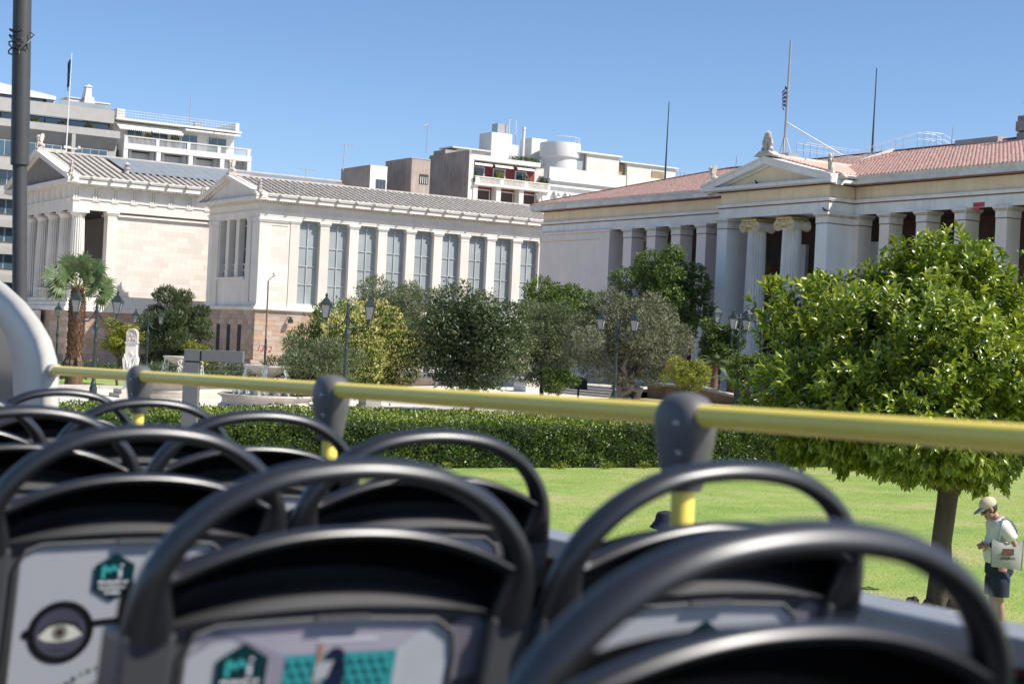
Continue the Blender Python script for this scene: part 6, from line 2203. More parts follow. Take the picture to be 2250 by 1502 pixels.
# the large orange tree on the lawn: rosettes of long leaves on twigs
TB = (16.85, 15.25, 0.0)
ot = thing('orange_tree', 'large glossy orange tree with a dense round crown on the lawn', 'tree', TB)
rg = np.random.default_rng(101)
q = MB()
tr = [(TB[0], TB[1], -0.1), (TB[0] + 0.02, TB[1], 0.35), (TB[0] + 0.01, TB[1] + 0.02, 0.9), (TB[0] + 0.06, TB[1], 1.45), (TB[0] + 0.10, TB[1], 1.8)]
q.tube(tr, [0.19, 0.15, 0.138, 0.14, 0.15], 14)
for k in range(3):
    an = k * 2.1
    q.tube([(TB[0] + 0.10 * math.cos(an), TB[1] + 0.10 * math.sin(an), -0.05), (TB[0] + 0.075 * math.cos(an), TB[1] + 0.075 * math.sin(an), 0.6), (TB[0] + 0.06 + 0.05 * math.cos(an), TB[1] + 0.05 * math.sin(an), 1.5)], [0.10, 0.065, 0.07], 9)
cr_c, cr_r = Vector((16.43, 15.56, 3.12)), Vector((1.98, 1.98, 1.66))
for k in range(10):
    an = k * 0.63 + 0.2
    end = cr_c + Vector((math.cos(an) * cr_r.x * 0.75, math.sin(an) * cr_r.y * 0.75, rg.uniform(-0.3, 0.9)))
    limb(q, (TB[0] + 0.10 + 0.05 * math.cos(an), TB[1] + 0.05 * math.sin(an), 1.6), end, 0.075, 0.02, rg, 0.14, 7, 7)
q.build('trunk', mat('orange_bark', (0.105, 0.075, 0.055), 0.95, 0.35, 5, 0.7, 20, stretch=(1, 1, 0.4)), ot, smooth=True)
q = MB()
rk = random.Random(8)
for k in range(26):
    dx = rk.uniform(-0.48, 0.16)
    e = rk.uniform(0.05, 0.11)
    q.ell((TB[0] + dx * 0.84 + rk.uniform(-0.05, 0.05), TB[1] - dx * 0.53 - 0.08 + rk.uniform(-0.07, 0.07), rk.uniform(0.02, 0.13) * (1 - abs(dx) * 0.8)), (e, e * 0.8, e * rk.uniform(0.5, 1.0)), 7, 5, Euler((rk.uniform(0, 3), rk.uniform(0, 3), 0)))
q.build('root_knot', BARK, ot, smooth=True)
nR = 6200
d = rg.normal(size=(nR, 3))
d /= np.linalg.norm(d, axis=1)[:, None]
t = np.where(rg.random(nR) < 0.24, rg.uniform(0.30, 0.62, nR), 0.62 + 0.38 * rg.random(nR) ** 0.5)
lump = 1 + 0.12 * np.sin(d[:, 0] * 5 + 1) * np.cos(d[:, 1] * 4.3) + 0.12 * np.sin(d[:, 2] * 7 + d[:, 0] * 4) + 0.09 * np.sin(d[:, 1] * 13 + d[:, 2] * 9) + 0.07 * np.sin(d[:, 0] * 17 - d[:, 2] * 15)
RP_ = np.array(cr_c) + d * np.array(cr_r) * (t * lump)[:, None]
# flat skirt underneath, a leader at the top right
RP_[:, 2] = np.maximum(RP_[:, 2], 1.72 + 0.22 * rg.random(nR) - 0.10 * np.sin(RP_[:, 0] * 3))
ex = rg.choice(nR, 230, replace=False)
lead = np.array([16.75, 15.25, 4.72])
RP_[ex] = lead + rg.normal(size=(230, 3)) * np.array([0.34, 0.34, 0.17])
LV, LT, LTi, LM = [], [], [], []
camp = np.array([0, 0, 3.35])
for i in range(nR):
    ax = d[i] * 0.8 + np.array([0, 0, 0.55 if RP_[i, 2] > 2.5 else -0.1]) + rg.normal(size=3) * 0.3
    ax /= np.linalg.norm(ax)
    u = np.cross(ax, [0.3, 0.2, 1.0])
    u /= np.linalg.norm(u)
    v = np.cross(ax, u)
    nl = rg.integers(7, 11)
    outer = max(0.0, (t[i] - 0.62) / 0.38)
    ph = rg.uniform(0, 6.28)
    for k in range(nl):
        an = ph + k * 2.4
        tilt = 0.35 + 0.75 * k / nl
        la = ax * math.cos(tilt) + (u * math.cos(an) + v * math.sin(an)) * math.sin(tilt)
        la[2] -= 0.32 if RP_[i, 2] > 2.3 else 0.85
        la /= np.linalg.norm(la)
        sd2 = np.cross(la, ax + rg.normal(size=3) * 0.25)
        sd2 /= np.linalg.norm(sd2) + 1e-9
        nr2 = np.cross(sd2, la)
        L_ = rg.uniform(0.11, 0.165)
        w2 = L_ * rg.uniform(0.17, 0.22)
        p = RP_[i] - ax * (0.018 * k)
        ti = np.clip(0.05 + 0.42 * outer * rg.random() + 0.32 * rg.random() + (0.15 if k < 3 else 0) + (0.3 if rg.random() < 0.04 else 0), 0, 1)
        LM.append((p, la, sd2, nr2, L_, w2, ti))


def leaf_geo(p, la, sd2, nr2, L_, w2):
    """six-point leaf with raised margins and drooping tip"""
    f = w2 * 0.45
    return [p, p + la * L_ * 0.33 + sd2 * w2 + nr2 * f, p + la * L_ * 0.36, p + la * L_ * 0.33 - sd2 * w2 + nr2 * f,
            p + la * L_ * 0.70 + sd2 * w2 * 0.72 + nr2 * f * 0.5, p + la * L_ * 0.70 - nr2 * 0.006, p + la * L_ * 0.70 - sd2 * w2 * 0.72 + nr2 * f * 0.5, p + la * L_ - nr2 * 0.03]


LTRI = [(0, 2, 1), (0, 3, 2), (1, 2, 5), (1, 5, 4), (2, 3, 6), (2, 6, 5), (4, 5, 7), (5, 6, 7)]
dist = np.array([np.linalg.norm(m_[0] - camp) for m_ in LM])
order = np.argsort(dist)
single = set(order[:1500:5][:300].tolist())
V, T, ti = [], [], []
for i, (p, la, sd2, nr2, L_, w2, tv) in enumerate(LM):
    if i in single:
        continue
    b = len(V)
    V.extend(leaf_geo(p, la, sd2, nr2, L_, w2))
    T.extend([(a_ + b, b_ + b, c_ + b) for a_, b_, c_ in LTRI])
    ti.extend([tv] * 8)
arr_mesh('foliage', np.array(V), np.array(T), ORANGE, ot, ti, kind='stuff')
lm = []
for tv in (0.15, 0.35, 0.55, 0.8):
    g_ = leaf_geo(np.zeros(3), np.array([0, 1.0, 0]), np.array([1.0, 0, 0]), np.array([0, 0, 1.0]), 0.15, 0.029)
    me = bpy.data.meshes.new('leaf')
    me.from_pydata([tuple(z) for z in g_], [], LTRI)
    at = me.attributes.new('tint', 'FLOAT', 'FACE')
    at.data.foreach_set('value', [tv] * 8)
    me.materials.append(ORANGE)
    lm.append(me)
for i in single:
    p, la, sd2, nr2, L_, w2, tv = LM[i]
    o = bpy.data.objects.new('leaf', lm[min(3, int(tv * 4))])
    COL.objects.link(o)
    o.parent = ot
    R_ = Matrix((Vector(sd2), Vector(la), Vector(nr2))).transposed()
    o.matrix_local = Matrix.Translation(Vector(p) - Vector(TB)) @ R_.to_4x4() @ Matrix.Scale(L_ / 0.15, 4)

# grass blades and dry tufts over the visible lawn
rg = np.random.default_rng(5)
nG = 70000
gx = rg.uniform(9.6, 34, nG)
gy = rg.uniform(8.0, 36.2, nG)
keep = (gx / gy > 0.28) & (gx / gy < 1.35)
gx, gy = gx[keep], gy[keep]
nG = len(gx)
an = rg.uniform(0, 6.28, nG)
h = rg.uniform(0.012, 0.034, nG)
w = 0.008
ca, sa = np.cos(an), np.sin(an)
lx, ly = rg.normal(size=nG) * 0.02, rg.normal(size=nG) * 0.02
z0 = np.full(nG, 0.004)
V = np.stack([np.stack([gx - ca * w, gy - sa * w, z0], 1), np.stack([gx + ca * w, gy + sa * w, z0], 1), np.stack([gx + lx, gy + ly, h], 1)], 1).reshape(-1, 3)
T = np.arange(nG * 3).reshape(-1, 3)
patch = 0.5 + 0.5 * np.sin(gx * 0.9 + 1.3 * np.sin(gy * 0.6)) * np.sin(gy * 0.8)
tint = np.clip(rg.random(nG) * 0.7 + 0.35 * patch, 0, 1)
o = arr_mesh('lawn_blades', V, T, GRASSL, None, tint, kind='stuff')
tag(o, 'short mown grass blades of the lawn', 'grass')
# weeds at the hedge foot, planting in the far beds and on the balconies
def plantlet(name, label, cat, c, r, n, L, Wd, m, seed, group=None, **kw):
    rg = np.random.default_rng(seed)
    V, T, t = leaf_arrays(rg, [(*c, *r)], n, L, Wd, **kw)
    off_ = Vector((c[0], c[1], c[2] - r[2]))
    o = arr_mesh(name, V, T, m, None, t, off=off_)
    o.location = off_
    return tag(o, label, cat, group)


for i, (x_, y_) in enumerate(((21.0, 36.0), (23.5, 36.05), (26.2, 36.0), (27.6, 36.1), (24.6, 36.0))):
    plantlet('weed', ('leafy weed at the hedge foot, leftmost of five', 'leafy weed at the hedge foot, second of five from the left', 'leafy weed at the hedge foot, fourth of five from the left', 'leafy weed at the hedge foot, rightmost of five', 'leafy weed at the hedge foot, middle one of five')[i], 'weed', (x_, y_, 0.08), (0.25, 0.12, 0.12), 130, 0.08, 0.03, YELG, 200 + i, 'weeds at the hedge foot', up=0.6)
for i, (x_, z_, lab) in enumerate(((98.6, 23.6, 'flowering plant at the left end of the balustraded balcony'), (102.2, 23.9, 'tall green plant between the first two balcony windows'), (106.0, 23.9, 'pale feathery plant before the third balcony window'), (108.6, 23.8, 'dark climbing plants at the right end of the balcony'))):
    plantlet('balcony_plant', lab, 'potted plant', (x_, YC + 0.25, z_ - 0.25), (0.6, 0.3, 0.75), 500, 0.22, 0.07, (MIDG, YELG, OLIVE, DARKG)[i], 220 + i, up=0.5)
plantlet('roof_garden', 'green shrubs on the roof terrace beside the white stair tower', 'shrub', (106.3, YC + 1.2, 25.95), (2.6, 0.6, 0.7), 1800, 0.25, 0.08, MIDG, 230)
for i, (x_, lab) in enumerate(((41.7, 'spiky yellow plant in the long window band, nearest the flagpole'), (44.3, 'spiky pale plant in the middle of the long window band'), (46.8, 'spiky green plant at the right of the long window band'))):
    plantlet('window_plant', lab, 'plant', (x_, YO + 0.45, 22.15), (0.35, 0.12, 0.3), 160, 0.30, 0.04, (YELG, OLIVE, YELG)[i], 240 + i, up=0.8)
plantlet('balcony_plant', 'dark green plant beside the awning on the railed top balcony', 'potted plant', (55.6, YO + 1.2, 21.9), (0.5, 0.3, 0.8), 500, 0.22, 0.08, DARKG, 250)
plantlet('balcony_plant', 'yellow green plant beside the air conditioner on the railed top balcony', 'potted plant', (53.0, YO + 1.6, 21.7), (0.35, 0.3, 0.65), 350, 0.25, 0.07, YELG, 251)
for i, (x_, y_, lab) in enumerate(((27.6, 95.2, 'dark ground shrub behind the iron fence, left of the palm trunk'), (31.2, 97.9, 'dark ground shrub behind the iron fence, right of the palm trunk'), (34.6, 100.6, 'dark ground shrub behind the iron fence, below the sparse twiggy tree'), (38.0, 103.2, 'dark ground shrub behind the iron fence, under the oleander'), (41.6, 105.9, 'dark ground shrub behind the iron fence, behind the grey sign'), (45.0, 108.0, 'dark ground shrub at the right end of the iron fence'))):
    plantlet('ground_shrub', lab, 'shrub', (x_, y_, 0.35), (2.5, 1.3, 0.75), 3600, 0.20, 0.07, DARKG, 260 + i, up=0.5, shell=0.3)
sp = thing('sprinkler', 'small white sprinkler head standing in the lawn by the man', 'sprinkler', (27.2, 23.3, 0))
MB().tube([(27.2, 23.3, 0), (27.2, 23.3, 0.17)], 0.03, 8).tube([(27.2, 23.3, 0.17), (27.14, 23.34, 0.20), (27.06, 23.39, 0.19)], [0.03, 0.028, 0.03], 8).build('pipe', WHITEP, sp, smooth=True)
# ------------------------------------------------------------------ open-top bus
BROT = Euler((rad(-1.15), 0, rad(-3.1)))
BM = BROT.to_matrix()
EYE = Vector((0, 0, 3.35))


def bus_pt(l, s, h):
    return EYE + BM @ Vector((l, s, h))


bus = thing('tour_bus', 'open top sightseeing bus deck with yellow handrail and pale front pillar', 'bus', bus_pt(0, 0, -3.47))
bus.rotation_euler = BROT
BZ = 3.47      # eye height in bus coordinates


def bb(name, m, *boxes, **k):
    q = MB()
    for (a, b, c, d, e, f) in boxes:
        q.box(a, b, c, d, e + BZ, f + BZ)
    return q.build(name, m, bus, local=True, **k)


DECK = mat('deck_floor', (0.07, 0.07, 0.075), 0.85, 0.15, 4, fine=0.2)
BODY = mat('bus_body_paint', (0.30, 0.04, 0.04), 0.35, 0.05, 3, coat=0.4)
INNER = mat('inner_lining', (0.10, 0.10, 0.11), 0.6, 0.1, 5)
bb('deck', DECK, (-1.0, 1.40, -3.0, 6.6, -1.36, -1.30))
bb('side_panel', BODY, (1.475, 1.50, -3.0, 7.8, -3.0, -0.325), (-1.10, -1.075, -3.0, 7.8, -3.0, -0.325))
bb('inner_lining', INNER, (1.40, 1.474, -3.0, 6.0, -1.30, -0.34), (-1.074, -1.0, -3.0, 6.0, -1.30, -0.34))
bb('ledge', ALU, (1.415, 1.505, -3.0, 5.9, -0.318, -0.282), bevel=0.006)
bb('ledge', ALU, (-1.12, -0.985, -3.0, 5.9, -0.318, -0.282), bevel=0.006)
bb('ledge_trim', mat('tan_strip', (0.30, 0.25, 0.16), 0.6), (1.385, 1.399, -3.0, 5.9, -0.40, -0.378))
bb('front_panel', BUSWHITE, (-1.07, 1.40, 6.65, 6.75, -1.6, -0.55))
# handrail with posts and grey brackets
RL, RH = 1.397, -0.054
PS = (0.59, 1.947, 3.297, 4.79)
pts = [-1.5] + list(PS) + [6.05]
for a, b in zip(pts[:-1], pts[1:]):
    q = MB().tube([(RL, a, RH + BZ), (RL, b, RH + BZ)], 0.0168, 24)
    q.build('handrail', BUSYEL, bus, smooth=True, local=True)
for s_ in PS:
    q = MB().tube([(RL, s_, RH - 0.06 + BZ), (RL, s_, -0.9 + BZ)], 0.0175, 24)
    p_ = q.build('rail_post', BUSYEL, bus, smooth=True, local=True)
    rings = [(0.034, 0.004, 0.004), (0.032, 0.020, 0.016), (0.026, 0.034, 0.026), (0.014, 0.046, 0.033), (0.0, 0.052, 0.036), (-0.02, 0.053, 0.036), (-0.04, 0.050, 0.034), (-0.075, 0.041, 0.029), (-0.108, 0.031, 0.025), (-0.113, 0.027, 0.022)]
    q = MB()
    vs, fs = [], []
    seg = 24
    for (z, a, b) in rings:
        for k in range(seg):
            an = 2 * math.pi * k / seg
            ca, sa = math.cos(an), math.sin(an)
            e = 0.75
            vs.append((RL + b * math.copysign(abs(ca) ** e, ca), s_ + a * math.copysign(abs(sa) ** e, sa), RH + z + BZ))
    for i in range(len(rings) - 1):
        for k in range(seg):
            k2 = (k + 1) % seg
            fs.append((i * seg + k, i * seg + k2, (i + 1) * seg + k2, (i + 1) * seg + k))
    fs.append(tuple(range(seg)))
    fs.append(tuple((len(rings) - 1) * seg + k for k in range(seg))[::-1])
    q.add(vs, fs)
    br = q.build('bracket', BUSGREY, bus, smooth=True, local=True)
    q = MB()
    for z in (-0.012, -0.055, -0.080):
        q.ell((RL - 0.031 + (0.004 if z < -0.03 else -0.002), s_ - 0.024, RH + z + BZ), (0.006, 0.006, 0.0055), 8, 6)
    q.build('screw', STEEL, br, smooth=True, local=True)
# pale front pillar: thick rounded side frame of the windscreen
out_ = [(5.86, -1.4), (5.865, -0.22), (5.885, -0.09), (5.93, 0.0), (6.02, 0.065), (6.2, 0.135), (6.47, 0.214), (6.8, 0.285), (7.2, 0.35), (7.8, 0.42)]
in_ = [(7.8, 0.25), (6.95, 0.165), (6.72, 0.12), (6.55, 0.06), (6.45, 0.0), (6.38, -0.09), (6.35, -0.2), (6.34, -1.4)]
q = MB()
loop = out_ + in_
n = len(loop)
lay = ((1.352, 0.030), (1.360, 0.010), (1.372, 0.0), (1.405, 0.0), (1.417, 0.010), (1.425, 0.030))
cy_ = [((out_[min(i, len(out_) - 1)][0]), 0) for i in range(n)]
vs = []
for (l_, ins) in lay:
    for i, (s_, h_) in enumerate(loop):
        pv, nx_ = loop[i - 1], loop[(i + 1) % n]
        t_ = Vector((nx_[0] - pv[0], nx_[1] - pv[1]))
        t_.normalize()
        nr_ = Vector((t_.y, -t_.x))
        vs.append((l_, s_ + nr_.x * ins, h_ + nr_.y * ins + BZ))
fs = []
for j in range(len(lay) - 1):
    for i in range(n):
        i2 = (i + 1) % n
        fs.append((j * n + i, j * n + i2, (j + 1) * n + i2, (j + 1) * n + i))
m_ = len(out_)
for j in (0, len(lay) - 1):
    for i in range(m_ - 1):
        i2 = n - 1 - i
        if i2 - 1 >= m_:
            fs.append((j * n + i, j * n + i + 1, j * n + i2 - 1, j * n + i2))
    fs.append((j * n + m_ - 2, j * n + m_ - 1, j * n + m_)) if n - 2 * m_ < 0 else None
q.add(vs, fs)
fpil = q.build('front_pillar', BUSWHITE, bus, smooth=50, local=True)
B_ = MB().prism([(a_, b_ + BZ) for a_, b_ in [(6.33, -1.4), (6.33, -0.2), (6.36, -0.08), (6.44, 0.01), (6.54, 0.07), (6.72, 0.13), (6.95, 0.175), (7.75, 0.26), (7.75, -1.4)]], 'x', 1.384, 1.392).build('side_glass', mat('tinted_glass', (0.05, 0.07, 0.08), 0.1, 0.2, 1, spec=0.7), bus, local=True)
MB().tube([(RL, 5.85, RH + BZ), (RL, 5.93, RH + BZ)], 0.024, 20).build('rail_socket', BUSWHITE, bus, smooth=35, local=True)


def catmull(P, m=6):
    P = [Vector(p) for p in P]
    out = []
    for i in range(len(P) - 1):
        p0, p1, p2, p3 = P[max(0, i - 1)], P[i], P[i + 1], P[min(len(P) - 1, i + 2)]
        for k in range(m):
            t = k / m
            out.append(0.5 * ((2 * p1) + (p2 - p0) * t + (2 * p0 - 5 * p1 + 4 * p2 - p3) * t * t + (3 * p1 - p0 - 3 * p2 + p3) * t ** 3))
    out.append(P[-1])
    return out


ZA = 1.213      # apex of the grab rail above the deck


def lean(x, z, dy=0.0):
    """seat backs recline: lower points lie further forward"""
    return (x, dy - 0.30 * z, ZA + z)


def arc_z(x, zc, half, drop, p=2.2):
    return zc - drop * min(1.3, abs(x) / half) ** p


def rim_z(x):
    return arc_z(x, -0.074, 0.205, 0.052)


def band_z(x):
    return arc_z(x, -0.128, 0.19, 0.036)


def low_z(x):
    return arc_z(x, -0.150, 0.20, 0.016)


def make_seat():
    root = bpy.data.objects.new('bus_seat', None)
    root.empty_display_size = 0.2
    COL.objects.link(root)
    # grab rail: flattened tube looping over the back
    half = [(0.0, -0.0, 0.0105), (0.055, -0.004, 0.0105), (0.100, -0.0145, 0.0107), (0.145, -0.037, 0.011), (0.180, -0.067, 0.0122), (0.201, -0.097, 0.0145), (0.211, -0.122, 0.0185), (0.217, -0.150, 0.024), (0.219, -0.168, 0.026)]
    P = [Vector((-a, z, w)) for a, z, w in half[::-1]] + [Vector((a, z, w)) for a, z, w in half[1:]]
    cm = catmull(P, 5)
    path, rs, fl = [], [], []
    for k_, v in enumerate(cm):
        a_, b_ = cm[max(0, k_ - 1)], cm[min(len(cm) - 1, k_ + 1)]
        t_ = Vector((b_.x - a_.x, b_.y - a_.y)).normalized()
        nr_ = Vector((t_.y, -t_.x))
        path.append(lean(v.x + nr_.x * v.z, v.y + nr_.y * v.z))
        rs.append(0.017)
        fl.append(v.z / 0.017)
    q = MB().tube(path, rs, 18, flat=fl)
    q.build('grab_rail', SEATP, root, smooth=True, local=True)
    # rim of the shell
    xs = [-0.204 + 0.408 * i / 40 for i in range(41)]
    rim = [lean(x * 0.965, rim_z(x) + (0.012 * max(0, (abs(x) - 0.175) / 0.03) ** 2), -0.002) for x in xs]
    q = MB().tube(rim, 0.013, 14, flat=0.55)
    q.build('shell_rim', SEATP, root, smooth=True, local=True)
    # concave black recess below the rim, rounded lip band, lower plate
    q = MB()
    n = len(xs)
    rows = []
    for t in (0.0, 0.12, 0.35, 0.65, 0.9, 1.0):
        d = 0.012 + 0.045 * math.sin(math.pi * min(1, t * 0.62 + 0.12))
        if t == 0:
            d = 0.004
        rows.append([lean(x, rim_z(x) + (band_z(x) - 0.004 - rim_z(x)) * t - 0.003, d * (1 - (abs(x) / 0.215) ** 6)) for x in xs])
    vs = [p for r_ in rows for p in r_]
    fs = [(j * n + i, j * n + i + 1, (j + 1) * n + i + 1, (j + 1) * n + i) for j in range(len(rows) - 1) for i in range(n - 1)]
    q.add(vs, fs)
    q.build('recess', SEATD, root, smooth=True, local=True)
    q = MB()
    rows = []
    for t, d in ((0.0, 0.030), (0.12, 0.016), (0.5, 0.004), (0.92, -0.003), (1.0, 0.004)):
        rows.append([lean(x, band_z(x) + (low_z(x) - band_z(x)) * t, d) for x in xs])
    vs = [p for r_ in rows for p in r_]
    q.add(vs, fs[:(len(rows) - 1) * (n - 1)])
    q.build('lip_band', mat('lip_plastic', (0.026, 0.026, 0.027), 0.6, 0.1, 8, spec=0.3), root, smooth=True, local=True)
    q = MB()
    rows = [[lean(x, low_z(x) - 0.001, 0.004) for x in xs], [lean(x, low_z(x) - 0.012, 0.008) for x in xs], [lean(x * 0.98, -0.175 - 0.013 * (abs(x) / 0.2) ** 2, 0.006) for x in xs], [lean(x * 0.98, -0.72, 0.010) for x in xs]]
    vs = [p for r_ in rows for p in r_]
    q.add(vs, fs[:(len(rows) - 1) * (n - 1)])
    q.build('back_panel', SEATG, root, smooth=True, local=True)
    # side cheeks
    for sx in (-1, 1):
        q = MB()
        pr = [(0.166, -0.166), (0.2185, -0.166), (0.221, -0.70), (0.170, -0.70)]
        a = [lean(sx * x, z, -0.012) for x, z in pr]
        b = [lean(sx * x, z, 0.06) for x, z in pr]
        q.add(a + b, [(0, 1, 2, 3), (7, 6, 5, 4), (0, 4, 5, 1), (1, 5, 6, 2), (2, 6, 7, 3), (3, 7, 4, 0)])
        q.build('side_cheek', SEATG, root, local=True, bevel=0.006)
    # front shell, cushion, pedestal
    q = MB()
    rows = [[lean(x, rim_z(x) - 0.006, 0.062) for x in xs], [lean(x, -0.3, 0.085 - 0.03 * (x / 0.2) ** 2 * 0) for x in xs], [lean(x, -0.74, 0.08) for x in xs]]
    vs = [p for r_ in rows for p in r_]
    q.add(vs, fs[:(len(rows) - 1) * (n - 1)])
    q.build('backrest', SEATP, root, smooth=True, local=True)
    MB().box(-0.205, 0.205, 0.24, 0.66, 0.40, 0.47).build('cushion', SEATP, root, local=True, bevel=0.03, seg=3)
    MB().box(-0.05, 0.05, 0.36, 0.46, 0.0, 0.40).box(-0.16, 0.16, 0.30, 0.55, 0.0, 0.02).build('pedestal', STEEL, root, local=True)
    return root


def PM(x, z, s=0.0, dy=0.0):
    """matrix that puts flat print (drawn in XY) on the reclined back panel, at x, z (below the apex)"""
    th = math.atan(0.30)
    return Matrix.Translation(Vector(lean(x, z, 0.0045 - dy))) @ Matrix.Rotation(rad(90) + 0.0, 4, 'X') @ Matrix.Rotation(0, 4, 'Z')


def flat(parent, name, m, polys, dy, kind=None, mi=None):
    """print pieces: each polygon given in (x, z below apex) on the reclined plane, dy = lift off the panel"""
    q = MB()
    for p in polys:
        q.add([lean(x, z, 0.0045 - dy) for x, z in p], [tuple(range(len(p)))])
    return q.build(name, m, parent, local=True, kind=kind)


def ring(cx, cz, rx, rz, k=28, t0=0.0, t1=360.0):
    return [(cx + rx * math.cos(rad(t0 + (t1 - t0) * i / k)), cz + rz * math.sin(rad(t0 + (t1 - t0) * i / k))) for i in range(k + (1 if t1 - t0 < 359 else 0))]


def ring_band(cx, cz, r0, r1, k=36, sq=1.0):
    a, b = ring(cx, cz, r0, r0 * sq, k), ring(cx, cz, r1, r1 * sq, k)
    return [[a[i], a[(i + 1) % k], b[(i + 1) % k], b[i]] for i in range(k)]


def stroke(p, q_, w):
    a, b = Vector(p), Vector(q_)
    d = (b - a).normalized()
    n = Vector((-d.y, d.x)) * w * 0.5
    e = d * w * 0.35
    return [tuple(a - n), tuple(a - e), tuple(a + n), tuple(b + n), tuple(b + e), tuple(b - n)]


def logo(parent, cx, cz, R, text=True):
    hx = flat(parent, 'hexagon_logo', TEAL_D, [[(cx + R * math.sin(rad(60 * k)) * 0.98, cz + R * math.cos(rad(60 * k)) * 1.05) for k in range(6)]], 0.0030)
    s = R / 0.031
    w = 0.0044 * s
    zt, zb_ = cz + 0.0165 * s, cz - 0.0005 * s
    x0 = cx - 0.0145 * s
    st = [stroke((x0, zt - w * 0.3), (x0, zb_), w), stroke((x0, zt - w * 0.2), (x0 + 0.0075 * s, zb_ + 0.008 * s), w), stroke((x0 + 0.0075 * s, zb_ + 0.008 * s), (x0 + 0.013 * s, zt - w * 0.3), w),
          stroke((x0 + 0.013 * s, zt - w * 0.3), (x0 + 0.0185 * s, zb_ + 0.009 * s), w * 0.9)]
    flat(parent, 'letter_mark', TEAL, st, 0.0036)
    flat(parent, 'letter_mark', BLINDW, [stroke((x0 + 0.0225 * s, zt - w * 1.5), (x0 + 0.0225 * s, zb_), w), ring(x0 + 0.0235 * s, zt - w * 0.1, w * 0.5, w * 0.5, 10)], 0.0038)
    if text:
        for i, (t, sz) in enumerate((('MUSEUM OF', 0.0072), ('ILLUSIONS', 0.0078), ('ATHENS', 0.0055))):
            M_ = Matrix.Translation(Vector(lean(cx, cz - 0.0085 * s - i * 0.0072 * s, 0.0045 - 0.0040))) @ Matrix.Rotation(rad(90), 4, 'X')
            text_mesh('lettering', t, sz * s, BLINDW, parent, M_, 0.0001, bold=0.0002)
    return hx


